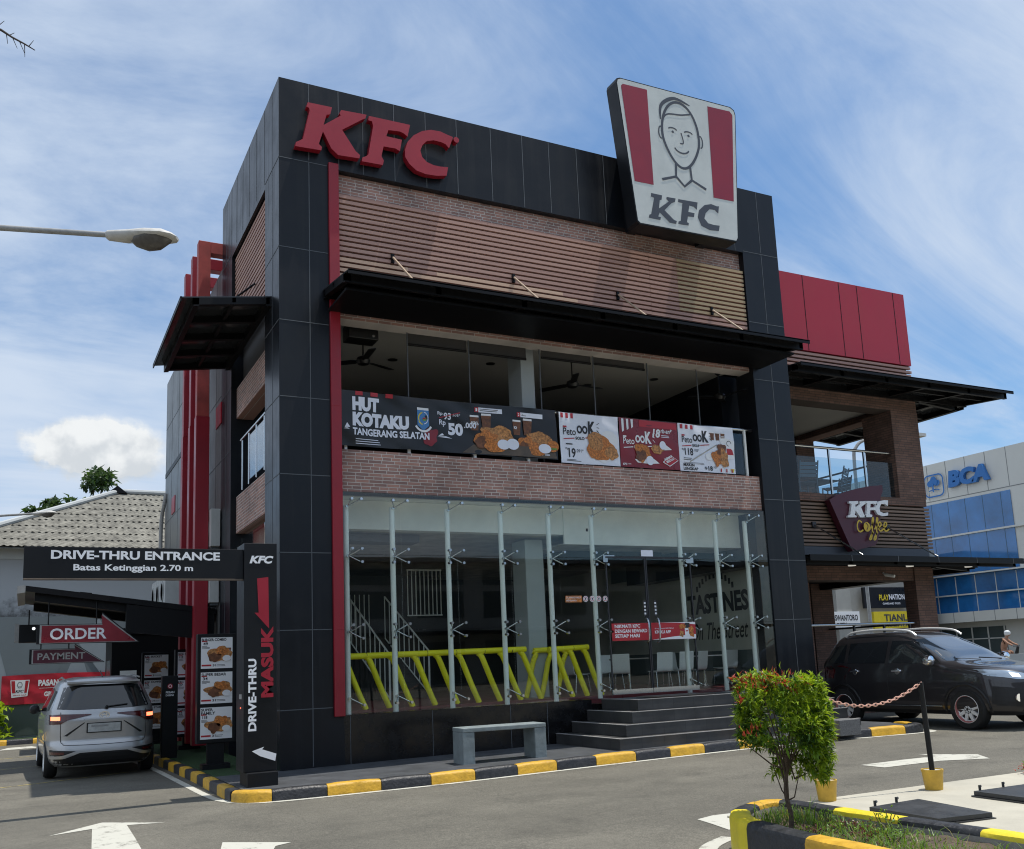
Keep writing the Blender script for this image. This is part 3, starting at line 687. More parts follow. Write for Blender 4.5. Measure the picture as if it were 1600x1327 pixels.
for k in range(11):
    a = math.radians(140 - k * 10); ca, cb = 1.3 + 0.75 * math.cos(a), 2.30 + 0.68 * math.sin(a)
    m.frect(FM, ca - .035, ca + .035, cb - .06, cb + .06, 0.0, 'mural_ink')
m.build('wall_art', B)
d = MB(); d.box(0.42, 4.6, 5.6, 5.7, 0.75, 3.3, 'dark_wall'); d.box(0.8, 2.6, 1.1, 1.5, 3.40, 3.52, 'dark_steel'); d.build('partition', B)
cu = MB(); cu.tube((7.6, 3.4, 3.36), (7.6, 3.4, 3.54), 1.3, 'dark_wall', 40); cu.build('ceiling_drop', B)

# --- stairs with white railing inside
st = MB()
for (x0, z0, x1, z1) in ((2.50, 2.85, 3.06, 1.62), (3.30, 2.80, 3.88, 1.66)):
    n = 9
    for k in range(n + 1):
        u = k / n; x = x0 + (x1 - x0) * u; zt = z0 + (z1 - z0) * u; y = 4.9 - 0.9 * u
        st.tube((x, y, zt - 0.85), (x, y, zt), 0.011, 'white_paint', 6)
    st.tube((x0, 4.9, z0), (x1, 4.0, z1), 0.018, 'white_paint', 8); st.tube((x0, 4.9, z0 - .85), (x1, 4.0, z1 - .85), 0.014, 'white_paint', 8)
    st.tube((x1, 4.0, 0.74), (x1, 4.0, z1), 0.02, 'white_paint', 8)
for k in range(9):
    x = 3.62 + k * 0.09; st.tube((x, 4.4, 2.38), (x, 4.4, 3.3), 0.011, 'white_paint', 6)
st.tube((3.60, 4.4, 3.3), (4.36, 4.4, 3.3), 0.018, 'white_paint'); st.tube((3.60, 4.4, 2.38), (4.36, 4.4, 2.38), 0.014, 'white_paint')
for k in range(6):
    x = 2.5 + k * 0.1; st.tube((x, 5.0, 2.0), (x, 5.0, 2.85), 0.010, 'white_paint', 6)
st.build('stair_railing', B)
st = MB()
for k in range(8): st.box(2.55 + k * .07, 3.9, 4.9 - k * 0.12, 5.02 - k * 0.12, 0.75, 2.0 - k * 0.16, 'dark_wall')
st.build('stairs', B)

# --- glass shopfront: panes, poles and spider fittings
PX = [1.06, 1.80, 2.73, 3.68, 4.58, 5.43, 7.30, 8.13, 8.85]
edges = [0.94, 1.87, 2.80, 3.75, 4.65, 5.55, 7.36, 8.20, 9.185]
for a, b_ in zip(edges, edges[1:]):
    if a == 5.55:
        g = MB(); g.box(a + .003, b_ - .003, 0.020, 0.030, 3.085, 3.995, 'shop_glass'); g.build('glass_pane', B); continue
    g = MB()
    for z0, z1 in ((0.705, 1.905), (1.911, 3.045), (3.051, 3.995)): g.box(a + .003, b_ - .003, 0.020, 0.030, z0, z1, 'shop_glass')
    g.build('glass_pane', B)
for di, (a, b_) in enumerate(((5.556, 6.37), (6.38, 7.354))):
    g = MB(); g.box(a, b_, 0.020, 0.032, 0.76, 3.07, 'shop_glass'); dr = g.build('glass_door', B)
    f = MB(); f.box(a, b_, 0.010, 0.044, 0.75, 0.83, 'steel'); f.box(a, b_, 0.010, 0.044, 3.05, 3.08, 'dark_steel')
    for x in (a, b_ - 0.02): f.box(x, x + 0.02, 0.014, 0.040, 0.83, 3.05, 'dark_steel')
    f.build('door_frame', dr)
    hx = 6.31 if di == 0 else 6.53
    h = MB(); h.path(smooth_path([(hx, 0.02, 1.60), (hx, -0.05, 1.63), (hx, -0.07, 1.80), (hx, -0.05, 1.98), (hx, 0.02, 2.01)], 4), 0.014, 'steel'); h.build('handle', dr)
    l = MB(); Fd = Frame((0, 0.018, 0)); l.frect(Fd, hx - .03, hx + .03, 2.05, 2.32, 0, 'print_ink'); 
    for k in range(4): l.frect(Fd, hx - .018, hx + .018, 2.08 + k * .06, 2.11 + k * .06, .002, 'print_white')
    l.build('push_label', dr)
for i, x in enumerate(PX):
    q = MB(); q.tube((x, 0.22, 0.70), (x, 0.22, 3.82), 0.042, 'pole_white', 14); pole = q.build('shopfront_pole', B, smooth=True)
    for z in (0.93, 1.90, 3.04, 3.80):
        sp = MB(); sp.tube((x, 0.14, z), (x, 0.24, z), 0.022, 'steel', 8)
        ends = [(sx, sz) for sx in (-1, 1) for sz in (-1, 1)]
        if z > 3.5: ends = [(-1, 1), (1, 1)]
        if z < 1.0: ends = [(-1, -1), (1, -1)]
        if i == 0: ends = [q_ for q_ in ends if q_[0] > 0] + ([(-0.3, 1)] if z > 1 else [])
        for sx, sz in ends:
            pt = (x + 0.07 + 0.115 * sx, 0.045, z + 0.10 * sz)
            sp.tube((x + 0.01, 0.14, z), (pt[0], 0.075, pt[2]), 0.009, 'steel', 6); sp.tube((pt[0], 0.012, pt[2]), (pt[0], 0.085, pt[2]), 0.022, 'steel', 12)
        sp.build('spider_fitting', pole, smooth=True)
fr = MB(); fr.box(9.20 - .012, 9.187, 0.05, 0.3, 0.72, 3.99, 'print_wood'); fr.box(0.94, 9.187, 0.03, 0.32, 4.0 - .0, 4.0 + .004, 'dark_steel'); fr.build('shopfront_frame', B)
w_ = MB(); w_.box(9.30, 9.54, 0.62, 0.70, 0.75, 2.80, 'white_paint'); w_.build('white_cabinet', B)
st = MB(); Fs = Frame((0, 0.018, 0))
st.frect(Fs, 4.73, 5.05, 2.30, 2.41, 0, 'print_orange'); st.text(Fs, 'DILARANG MASUK', 4.745, 2.365, 0.29, 0.03, .001, 'print_white'); st.text(Fs, 'MEMBAWA', 4.745, 2.315, 0.2, 0.03, .001, 'print_white')
for x in (5.12, 5.25, 5.38, 5.51): st.disc(Fs, x, 2.355, .05, .05, 0, 'print_white', 18); st.disc(Fs, x, 2.355, .04, .04, .001, 'print_red', 18); st.disc(Fs, x, 2.355, .03, .03, .002, 'print_white', 18); st.frect(Fs, x - .012, x + .012, 2.34, 2.375, .003, 'print_ink')
st.frect(Fs, 6.30, 6.55, 3.09, 3.20, 0.0, 'print_pale'); st.frect(Fs, 5.51, 5.74, 3.06, 3.10, 0.006, 'steel'); st.frect(Fs, 5.51, 5.60, 2.98, 3.06, 0.006, 'steel'); st.frect(Fs, 7.26, 7.42, 2.98, 3.08, 0.006, 'steel')
st.frect(Fs, 5.2, 5.24, 3.5, 3.55, 0, 'print_ink')
st.build('door_sticker', B)
dw = MB(); Fd = Frame((0, 0.012, 0))
dw.frect(Fd, 5.60, 7.36, 1.64, 1.935, 0.0, 'print_red'); dw.frect(Fd, 6.37, 6.41, 1.63, 1.94, .0012, 'print_ink')
for k, tx in enumerate(('NIKMATI KFC', 'DENGAN REWARD', 'SETIAP HARI')): dw.text(Fd, tx, 5.66, 1.855 - k * 0.082, (0.52, 0.66, 0.50)[k], 0.06, .002, 'print_white', 0.03)
dw.fpoly(Fd, [(6.42, 1.642), (7.358, 1.642), (7.358, 1.72), (6.9, 1.69)], .001, 'print_white'); dw.fpoly(Fd, [(6.55, 1.933), (7.358, 1.933), (7.358, 1.89), (7.0, 1.925)], .001, 'print_white')
dw.text(Fd, 'di aplikasi KFCKU', 6.48, 1.815, 0.4, 0.03, .002, 'print_pale'); dw.text(Fd, 'KFCKU APP', 6.48, 1.745, 0.34, 0.055, .002, 'print_white', 0.03)
dw.blob(Fd, 7.07, 1.86, .07, .045, .002, 'print_orange', 3); dw.blob(Fd, 7.26, 1.77, .06, .09, .002, 'print_orange', 5); dw.blob(Fd, 7.05, 1.73, .05, .05, .002, 'print_chicken', 6)
dw.frect(Fd, 7.12, 7.22, 1.70, 1.86, .003, 'print_white'); dw.frect(Fd, 7.13, 7.23, 1.83, 1.92, .004, 'print_ink'); dw.frect(Fd, 7.14, 7.19, 1.77, 1.79, .004, 'print_red')
dw.build('door_banner', B, label='red and white promotion strip across the glass doors')

# --- upper storey front: railing, cords
r = MB(); r.tube((0.94, 0.20, 5.60), (9.1, 0.20, 5.60), 0.028, 'steel', 10)
for x in (1.06, 2.10, 3.25, 4.25, 5.35, 6.55, 7.65, 8.45, 9.0): r.box(x - .022, x + .022, 0.17, 0.21, 4.67, 5.59, 'white_paint')
r.tube((9.1, 0.2, 5.6), (9.19, 0.2, 5.6), 0.035, 'dark_steel'); r.build('front_railing', B)
g = MB(); g.box(8.55, 9.0, 0.195, 0.203, 4.72, 5.52, 'rail_glass'); g.build('railing_glass', B)
for x in (2.16, 3.26, 4.62, 5.72, 6.90, 8.05): f = MB(); f.box(x - .009, x + .009, 0.30, 0.316, 4.67, 6.75, 'cladding_joint'); f.build('curtain_guide', B)

# --- steel and glass canopies
def canopy(name, x0, x1, y0, y1, zf, zb, ribs, along='x', parent=B):
    """sloped canopy; zf at the outer edge, zb at the wall"""
    q = MB(); fr_ = MB()
    P = lambda u, v, d=0.0: ((x0 + (x1 - x0) * u, y1 + (y0 - y1) * v, zb + (zf - zb) * v + d) if along == 'x' else (x1 + (x0 - x1) * v, y0 + (y1 - y0) * u, zb + (zf - zb) * v + d))
    def slab(mb, u0, u1, v0, v1, d0, d1, m):
        vs = [P(u, v, d) for d in (d0, d1) for v in (v0, v1) for u in (u0, u1)]
        mb.add(vs, [(0, 2, 3, 1), (4, 5, 7, 6), (0, 1, 5, 4), (2, 6, 7, 3), (0, 4, 6, 2), (1, 3, 7, 5)], m)
    slab(q, 0, 1, 0, 1, 0.0, 0.018, 'canopy_glass'); o = q.build(name, parent)
    for k in range(ribs + 1):
        u = k / ribs; w = 0.045 / abs((x1 - x0) if along == 'x' else (y1 - y0)); u = min(max(u, w), 1 - w)
        slab(fr_, u - w, u + w, 0.02, 0.86, -0.11, -0.002, 'canopy_black')
    slab(fr_, 0, 1, 0.80, 0.86, -0.13, -0.004, 'canopy_black'); slab(fr_, 0, 1, 0.0, 0.06, -0.14, -0.003, 'canopy_black'); slab(fr_, 0, 1, 0.4, 0.44, -0.08, -0.003, 'canopy_black')
    slab(fr_, 0, 1, 0.985, 1.0, -0.045, 0.024, 'canopy_black')
    fr_.build('canopy_frame', o); return o
cn = canopy('front_canopy', 0.68, 9.43, -1.30, 0.0, 6.95, 7.14, 6)
sf = MB(); sf.box(0.75, 9.36, -0.95, -0.02, 6.80, 6.84, 'canopy_black'); sf.build('canopy_soffit', cn)
cs = canopy('side_canopy', -1.35, 0.0, 0.50, 3.95, 6.92, 7.12, 4, along='y')
for x in (1.83, 4.02, 6.15, 8.30):
    br = MB(); br.box(x - .025, x + .025, -0.01, 0.03, 7.78, 7.93, 'canopy_black'); br.tube((x, -0.02, 7.86), (x + 0.02, -0.95, 7.05), 0.018, 'brace_tan', 8); br.build('canopy_brace', cn)
br = MB(); br.tube((0.04, 1.9, 7.9), (-0.9, 1.95, 7.04), 0.018, 'canopy_black', 8); br.build('canopy_brace', cs)

# --- long grey side wing with red portal fins
g = MB(); g.box(0.0, 0.29, 4.741, 13.0, 0.0, 9.32, 'grey_cladding'); g.box(0.29, 9.0, 9.12, 13.0, 0.0, 9.2, 'grey_cladding'); g.box(0.29, 9.6, 4.75, 9.1, 9.0, 9.2, 'cladding_joint')
for y in (5.3, 6.1, 7.1, 8.2, 9.4, 10.6, 11.8): g.box(-.003, .01, y - .007, y + .007, 0.1, 9.3, 'cladding_joint')
for z in (8.0, 6.7, 5.4, 4.1, 2.8): g.box(-.004, .01, 4.76, 12.98, z - .007, z + .007, 'cladding_joint')
g.box(-.012, .01, 9.3, 12.98, 6.66, 6.78, 'canopy_black')
for y, z in ((4.95, 6.15), (11.3, 5.45), (5.2, 3.75), (8.4, 7.4)): g.box(-.02, .01, y - .28, y + .28, z, z + 0.42, 'red_cladding')
g.build('side_wing_wall', B)
for i, (y, zt) in enumerate(((4.85, 9.90), (5.65, 9.90), (6.60, 9.90))):
    f = MB(); m = 'weathered_red' if i == 0 else 'red_trim'
    f.box(-0.44, -0.21, y, y + 0.22, 6.3, zt, m); f.box(-0.45, -0.20, y - .01, y + 0.23, 0.1, 6.298, 'red_trim')
    f.box(-0.208, 1.6, y, y + 0.22, zt - 0.24, zt - .002, m); f.build('portal_fin', B, bevel=0.008)
pi = MB(); pi.path(smooth_path([(-0.02, 12.7, 6.2), (-0.06, 12.72, 5.9), (-0.10, 12.9, 5.5), (-0.10, 12.95, 4.5), (-0.06, 12.8, 3.4)], 5), 0.05, 'pvc_grey'); pi.build('drain_pipe', B)

# --- corner wing with open balconies
Y0 = 1.20; XR = 15.17
w_ = MB(); w_.box(W + .002, XR, Y0, 6.0, 7.87, 9.64, 'red_cladding')
for x in (11.95, 13.05, 13.62, 14.80): w_.box(x - .008, x + .008, Y0 - .004, Y0 + .01, 7.88, 9.63, 'canopy_black')
w_.build('red_parapet', B)
w_ = MB()
for i in range(7): w_.box(W + .01, XR - .02 + .03 * (i % 2), Y0 + .02, Y0 + .08, 7.84 - i * .095 - .055, 7.84 - i * .095, 'wood_slat')
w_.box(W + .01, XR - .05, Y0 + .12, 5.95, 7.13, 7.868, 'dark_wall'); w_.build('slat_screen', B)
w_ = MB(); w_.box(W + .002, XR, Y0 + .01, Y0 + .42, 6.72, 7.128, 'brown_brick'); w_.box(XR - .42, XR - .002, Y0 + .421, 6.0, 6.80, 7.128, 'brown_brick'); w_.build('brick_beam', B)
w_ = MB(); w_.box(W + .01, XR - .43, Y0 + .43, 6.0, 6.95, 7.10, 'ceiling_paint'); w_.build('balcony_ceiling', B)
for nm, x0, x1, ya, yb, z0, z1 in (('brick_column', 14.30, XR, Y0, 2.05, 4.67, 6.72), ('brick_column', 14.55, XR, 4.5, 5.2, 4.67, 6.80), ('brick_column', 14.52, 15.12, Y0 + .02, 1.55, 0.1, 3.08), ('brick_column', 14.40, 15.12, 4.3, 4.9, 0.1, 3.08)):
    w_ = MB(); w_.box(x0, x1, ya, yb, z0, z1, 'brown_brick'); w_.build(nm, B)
w_ = MB(); w_.box(W + .002, XR - .03, Y0, 6.0, 4.50, 4.668, 'brown_brick'); w_.box(W + .01, XR, Y0 + .1, 6.0, 3.40, 4.498, 'dark_wall'); w_.box(W + .01, XR - .08, Y0 + .03, Y0 + .09, 3.34, 3.52, 'sign_grey'); w_.build('brick_band', B)
w_ = MB()
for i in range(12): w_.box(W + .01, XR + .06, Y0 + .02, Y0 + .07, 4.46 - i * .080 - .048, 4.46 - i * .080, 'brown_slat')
w_.build('slat_screen', B)
w_ = MB(); w_.box(W + .01, XR + .1, Y0 + .04, Y0 + .10, 3.34, 3.50, 'galvanised'); w_.build('fascia_strip', B)
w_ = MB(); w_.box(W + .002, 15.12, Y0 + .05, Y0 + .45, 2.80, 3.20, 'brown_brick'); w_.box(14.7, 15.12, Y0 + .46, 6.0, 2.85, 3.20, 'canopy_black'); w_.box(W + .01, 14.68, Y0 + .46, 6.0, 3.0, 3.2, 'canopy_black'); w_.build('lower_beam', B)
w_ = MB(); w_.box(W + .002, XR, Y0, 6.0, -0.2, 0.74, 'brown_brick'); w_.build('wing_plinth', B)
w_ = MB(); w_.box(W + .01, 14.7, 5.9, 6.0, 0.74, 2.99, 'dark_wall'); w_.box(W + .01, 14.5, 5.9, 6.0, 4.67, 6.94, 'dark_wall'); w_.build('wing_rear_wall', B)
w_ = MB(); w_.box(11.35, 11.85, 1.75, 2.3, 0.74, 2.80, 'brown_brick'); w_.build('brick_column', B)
for z, x0, x1, ps in ((5.72, W + .05, 14.5, (11.1, 12.35, 13.42, 14.45)), (1.86, W + .3, 14.6, (11.3, 12.6, 13.5, 14.3))):
    r = MB(); r.tube((x0, Y0 + .12, z), (x1, Y0 + .12, z), 0.03, 'steel', 10)
    for x in ps: r.box(x - .02, x + .02, Y0 + .10, Y0 + .14, z - 1.04, z - .02, 'steel' if z > 3 else 'dark_steel')
    r.tube((14.9, 2.1, z), (14.9, 4.5, z), 0.025, 'dark_steel', 8)
    r.build('wing_railing', B)
for a, b_ in ((W + .06, 11.07), (11.13, 12.32), (12.38, 13.39), (13.45, 14.42)):
    g = MB(); g.box(a, b_, Y0 + .115, Y0 + .125, 4.70, 5.50, 'rail_glass'); g.build('railing_glass', B)
g = MB(); g.box(14.9, 14.91, 2.1, 4.45, 4.7, 5.5, 'rail_glass'); g.build('railing_glass', B)
c1 = canopy('wing_canopy', 10.35, 16.85, -0.12, Y0, 7.02, 7.14, 5)
c2 = canopy('wing_canopy', XR + .01, 16.85, Y0, 5.0, 7.00, 7.12, 4, along='y')
# the side canopy slopes to +x: mirror it
for o in [c2] + kids(c2):
    for v in o.data.vertices: v.co.x = XR + .01 + 16.85 - v.co.x
    o.data.flip_normals()
c3 = canopy('lower_canopy', 10.2, 16.55, 0.0, Y0, 3.12, 3.24, 5)
l = MB(); l.box(10.2, 16.57, -0.03, 0.0, 3.06, 3.18, 'canopy_black')
for x in (11.3, 12.6, 13.8, 15.0, 16.2): l.box(x - .006, x + .006, -.034, 0, 3.06, 3.18, 'cladding_joint')
l.build('gutter', c3)
c4 = canopy('lower_canopy', 15.13, 16.55, Y0, 5.0, 3.12, 3.22, 4, along='y')
for o in [c4] + kids(c4):
    for v in o.data.vertices: v.co.x = 15.13 + 16.55 - v.co.x
    o.data.flip_normals()
for x in (11.60, 13.80): br = MB(); br.tube((x, Y0, 3.98), (x + .15, 0.10, 3.20), 0.018, 'steel', 8); br.box(x - .05, x + .05, Y0 - .02, Y0 + .03, 3.92, 4.04, 'dark_steel'); br.build('canopy_brace', c3)
for x, y, z, r_ in ((11.9, .55, 3.05, .08), (13.6, .55, 3.05, .08), (15.4, .5, 3.05, .08), (12.4, 2.6, 2.94, .14)): dl = MB(); dl.tube((x, y, z - .02), (x, y, z + .04), r_, 'lamp_dim', 14); dl.build('downlight', c3)

# --- entrance steps
s = MB()
for k in range(4):
    x0 = 4.42 + 0.30 * k; y0 = -1.85 + 0.27 * k; z = 0.04 + 0.165 * k; xe = 9.18
    s.box(x0, xe, y0, 0.018 if k == 3 else 0.003 - .001 * k, z - (0.3 if k == 0 else 0.0), z + 0.160, 'step_stone')
    s.box(x0 - .006, xe, y0 - .006, y0 + .05, z + 0.1602, z + 0.168, 'step_edge'); s.box(x0 - .006, x0 + .05, y0 + .05, -0.002, z + 0.1602, z + 0.168, 'step_edge')
s.build('entrance_steps', B)
m = MB(); m.box(5.9, 7.1, -0.75, -0.15, 0.7005, 0.712, 'print_wood'); m.box(8.2, 8.9, -.4, -.05, 0.7005, 0.74, 'canopy_black'); m.build('door_mat', B)
gb = MB(); gb.box(8.02, 8.46, -2.52, -2.2, 0.02, 0.26, 'granite_block'); o = gb.build('granite_block', None, bevel=0.006); tag(o, 'short speckled granite block at the end of the entrance steps', 'block')

# --- drive-through canopy at the side
D = thing('drive_through_canopy', 'black sloped canopy over the drive-through lane with a pale end panel', 'canopy', (-1.7, 6.5, 0))
def dbox(mb, pts, m): mb.add([(p[0] + 1.7, p[1] - 6.5, p[2]) for p in pts], [(0, 2, 3, 1), (4, 5, 7, 6), (0, 1, 5, 4), (2, 6, 7, 3), (0, 4, 6, 2), (1, 3, 7, 5)], m)
def slope(x0, x1, y0, y1, z0, z1, t): return [(x, y, (z0 if x == x0 else z1) + d) for d in (0, t) for y in (y0, y1) for x in (x0, x1)]
q = MB(); dbox(q, slope(-3.25, -0.02, 5.0, 8.0, 2.94, 2.50, 0.10), 'canopy_black'); dbox(q, slope(-3.38, -3.252, 5.0, 8.0, 2.90, 2.92, 0.13), 'galvanised'); q.build('roof', D)
q = MB(); dbox(q, slope(-3.1, -0.05, 5.15, 5.3, 2.78, 2.36, 0.14), 'canopy_black'); q.build('beam', D); q = MB(); dbox(q, slope(-3.1, -0.05, 7.6, 7.8, 2.78, 2.36, 0.14), 'canopy_black'); q.build('beam', D); q = MB(); dbox(q, slope(-1.6, -0.05, 5.02, 5.14, 2.20, 2.02, 0.5), 'canopy_black'); q.build('end_panel', D)
q = MB(); dbox(q, slope(-2.35, -2.15, 5.6, 5.75, 2.92, 2.90, 0.06), 'canopy_black'); q.build('lamp', D)
# service booth behind it
S = thing('service_booth', 'dark drive-through booth with a pale serving window under the canopy', 'booth', (-0.7, 10.6, 0))
q = MB(); q.box(-0.78, 0.68, -0.9, 0.9, -0.1, 2.35, 'canopy_black'); q.build('wall', S)
q = MB(); q.box(-1.9, 0.6, -1.0, 1.0, 2.36, 2.5, 'canopy_black'); q.box(-1.9, -0.8, -1.0, -0.98, 2.25, 2.36, 'print_wood'); q.build('roof', S)
q = MB(); q.box(-0.785, -0.78, -0.6, 0.5, 0.9, 1.8, 'far_window'); q.box(-0.6, -0.25, -0.91, -0.9, 0.4, 1.55, 'white_paint'); q.build('window', S)
# ------------------------------------------------------------------ signs
FF = Frame((0, 0, 0))
BIG = dict(K=[(0.42, 10.16), (0.81, 10.17), (0.78, 10.04), (0.72, 10.02), (0.67, 9.83), (0.95, 10.06), (0.93, 10.1), (0.96, 10.16), (1.38, 10.18), (1.36, 10.11), (1.31, 10.08), (0.97, 9.82), (1.19, 9.5), (1.26, 9.45), (1.25, 9.39), (0.9, 9.37), (0.79, 9.46), (0.66, 9.72), (0.59, 9.49), (0.64, 9.45), (0.63, 9.39), (0.22, 9.37), (0.23, 9.44), (0.29, 9.48), (0.34, 9.52), (0.45, 10.03), (0.44, 10.07), (0.4, 10.08)],
 F=[(1.42, 10.17), (2.13, 10.18), (2.08, 9.96), (2.02, 10.0), (1.95, 10.02), (1.75, 10.0), (1.71, 9.88), (1.98, 9.88), (1.94, 9.67), (1.86, 9.7), (1.66, 9.69), (1.62, 9.51), (1.66, 9.44), (1.64, 9.36), (1.29, 9.35), (1.3, 9.42), (1.36, 9.45), (1.4, 9.49), (1.49, 10.01), (1.47, 10.09), (1.41, 10.09)],
 C=[(2.9, 10.14), (2.82, 9.92), (2.76, 9.98), (2.67, 10.0), (2.54, 10.0), (2.42, 9.96), (2.34, 9.87), (2.3, 9.76), (2.33, 9.65), (2.41, 9.58), (2.53, 9.55), (2.65, 9.55), (2.79, 9.57), (2.76, 9.41), (2.57, 9.37), (2.38, 9.36), (2.22, 9.39), (2.1, 9.48), (2.03, 9.59), (2.03, 9.71), (2.08, 9.87), (2.19, 10.01), (2.34, 10.12), (2.5, 10.18), (2.67, 10.19), (2.8, 10.16)])
L = thing('channel_letter_sign', 'three big red slanted raised letters on the black parapet', 'sign', (1.6, -0.02, 9.7))
FL = Frame((-1.6, 0.02, -9.7))
for ch, pts in BIG.items():
    m = MB(); m.prism(FL, pts, 0.03, 0.15, 'red_sign', 'red_sign_edge'); m.build('letter', L, bevel=0.008)
m = MB(); m.tube((2.96 - 1.6, -0.02, 10.105 - 9.7), (2.96 - 1.6, -0.13, 10.105 - 9.7), 0.05, 'red_sign', 18); m.build('registered_mark', L)

# tapered roof sign board
P = thing('roof_sign_board', 'big white tapered sign board with two red stripes and grey letters above the roof edge', 'sign', (7.3, -0.4, 10.0))
FP = Frame((-7.3, 0.4, -10.0))
outl = [(5.98, 11.70), (8.52, 11.75), (8.61, 11.70), (8.635, 11.61), (8.44, 9.02), (8.40, 8.96), (6.20, 8.92), (6.15, 8.96), (5.89, 11.60), (5.91, 11.67)]
m = MB(); m.prism(FP, outl, 0.42, 0.735, 'sign_black'); m.box(-.9, -.7, -.02, .40, -.9, .9, 'sign_black'); m.box(.7, .9, -.02, .40, -.9, .9, 'sign_black'); m.build('cabinet', P)
ins = [(7.27 + (x - 7.27) * 0.985, 10.33 + (z - 10.33) * 0.985) for x, z in outl]
m = MB(); m.fpoly(FP, ins[::-1], 0.740, 'sign_white'); m.build('sign_face', P)
for pts in ([(5.99, 11.54), (6.03, 11.585), (6.56, 11.605), (6.56, 9.73), (6.15, 9.72)], [(7.95, 11.62), (8.49, 11.645), (8.55, 11.58), (8.40, 9.77), (7.92, 9.755)]):
    m = MB(); m.fpoly(FP, pts[::-1], 0.744, 'red_film'); m.build('stripe', P)
SMK = dict(K=[(6.49, 9.56), (6.73, 9.56), (6.71, 9.47), (6.67, 9.46), (6.64, 9.29), (6.87, 9.47), (6.82, 9.51), (6.83, 9.55), (7.03, 9.56), (7.01, 9.49), (6.93, 9.45), (6.76, 9.28), (6.96, 9.13), (7.02, 9.12), (7.0, 9.06), (6.86, 9.06), (6.65, 9.22), (6.61, 9.13), (6.67, 9.13), (6.65, 9.07), (6.4, 9.07), (6.42, 9.13), (6.46, 9.15), (6.55, 9.48), (6.48, 9.49)],
 F=[(7.09, 9.56), (7.53, 9.58), (7.5, 9.43), (7.43, 9.48), (7.33, 9.48), (7.3, 9.35), (7.44, 9.35), (7.42, 9.27), (7.28, 9.26), (7.25, 9.14), (7.29, 9.13), (7.28, 9.08), (7.05, 9.07), (7.06, 9.12), (7.11, 9.14), (7.18, 9.5), (7.08, 9.5)],
 C=[(8.03, 9.6), (8.0, 9.45), (7.92, 9.51), (7.8, 9.5), (7.7, 9.4), (7.66, 9.29), (7.74, 9.21), (7.87, 9.2), (8.01, 9.21), (7.98, 9.1), (7.77, 9.08), (7.58, 9.13), (7.51, 9.29), (7.55, 9.43), (7.69, 9.56), (7.85, 9.61), (7.98, 9.59)])
m = MB()
for pts in SMK.values(): m.fpoly(FP, pts[::-1], 0.745, 'sign_grey')
m.build('lettering', P)
# a plain line drawing of a head stands in for the portrait
m = MB(); cx, cz = 7.26, 10.86
head = [(cx + 0.42 * math.sin(t) * (1.0 if math.cos(t) > -0.2 else 1.0 + 0.25 * (math.cos(t) + 0.2)), cz + 0.66 * math.cos(t)) for t in [2 * math.pi * i / 48 for i in range(49)]]
m.ribbon(FP, head, .05, 0.7455, 'sign_grey')
m.ribbon(FP, smooth_path([(cx - .44, cz + .22, 0), (cx - .40, cz + .52, 0), (cx - .1, cz + .72, 0), (cx + .26, cz + .66, 0)], 8), [.02 + .05 * math.sin(math.pi * i / 24) for i in range(25)], 0.746, 'sign_grey')
m.ribbon(FP, smooth_path([(cx - .41, cz + .2, 0), (cx - .28, cz + .36, 0), (cx + .05, cz + .42, 0), (cx + .3, cz + .5, 0)], 8), .03, 0.746, 'sign_grey')
for s in (-1, 1):
    m.ribbon(FP, arc(cx + s * .18, cz + .06, .10, .05, 20, 160, 8), .026, 0.746, 'sign_grey'); m.disc(FP, cx + s * .18, cz + .03, .026, .026, 0.746, 'sign_grey', 12)
    m.ribbon(FP, arc(cx + s * .45, cz - .04, .05, .12, -100 if s > 0 else 80, 100 if s > 0 else 280, 8), .026, 0.746, 'sign_grey')
m.ribbon(FP, smooth_path([(cx + .01, cz + .05, 0), (cx + .05, cz - .14, 0), (cx - .03, cz - .17, 0)], 5), .024, 0.746, 'sign_grey')
m.ribbon(FP, arc(cx, cz - .24, .17, .12, 200, 340, 10), .03, 0.746, 'sign_grey')
m.ribbon(FP, [(cx - .16, cz - .60), (cx - .18, cz - .86), (cx - .50, cz - .98)], .05, 0.746, 'sign_grey'); m.ribbon(FP, [(cx + .16, cz - .60), (cx + .18, cz - .86), (cx + .50, cz - .98)], .05, 0.746, 'sign_grey')
m.ribbon(FP, [(cx - .18, cz - .86), (cx, cz - 1.02), (cx + .18, cz - .86)], .05, 0.747, 'sign_grey')
m.build('portrait_drawing', P)

# drive-through height sign: post, arm and base
T = thing('height_limit_sign', 'black post sign with a long arm reading drive-thru entrance over the lane', 'sign', (-0.6, -1.3, 0))
FT = Frame((0.6, -0.205, 0)); e_ = 0.004
m = MB(); m.box(-0.20, 0.21, -0.20, 0.26, 0.16, 2.98, 'sign_black'); m.build('post', T, bevel=0.006)
m = MB(); m.box(-0.17, 0.20, -0.30, 0.16, -0.04, 0.158, 'sign_black'); m.build('base', T, bevel=0.006)
m = MB(); m.box(-2.67, -0.202, -0.16, 0.0, 2.53, 2.90, 'sign_black'); m.box(-2.67, -0.202, -0.165, -0.155, 2.505, 2.529, 'print_wood'); arm = m.build('arm', T, bevel=0.004)
FA = Frame((0.6, -0.164, 0))
m = MB(); m.text(FA, 'DRIVE-THRU ENTRANCE', -2.99, 2.755, 1.90, 0.105, 0, 'print_white', 0.035); m.text(FA, 'Batas Ketinggian 2.70 m', -2.75, 2.60, 1.34, 0.098, 0, 'print_white', 0.025); m.build('lettering', arm)
m = MB(); m.text(FT, 'KFC', -0.735, 2.72, 0.30, 0.10, 0, 'print_white', 0.05, 0.25)
FV = Frame((0.6 - 0.60, -0.205, 0.5), (0, 0, 1), (-1, 0, 0))
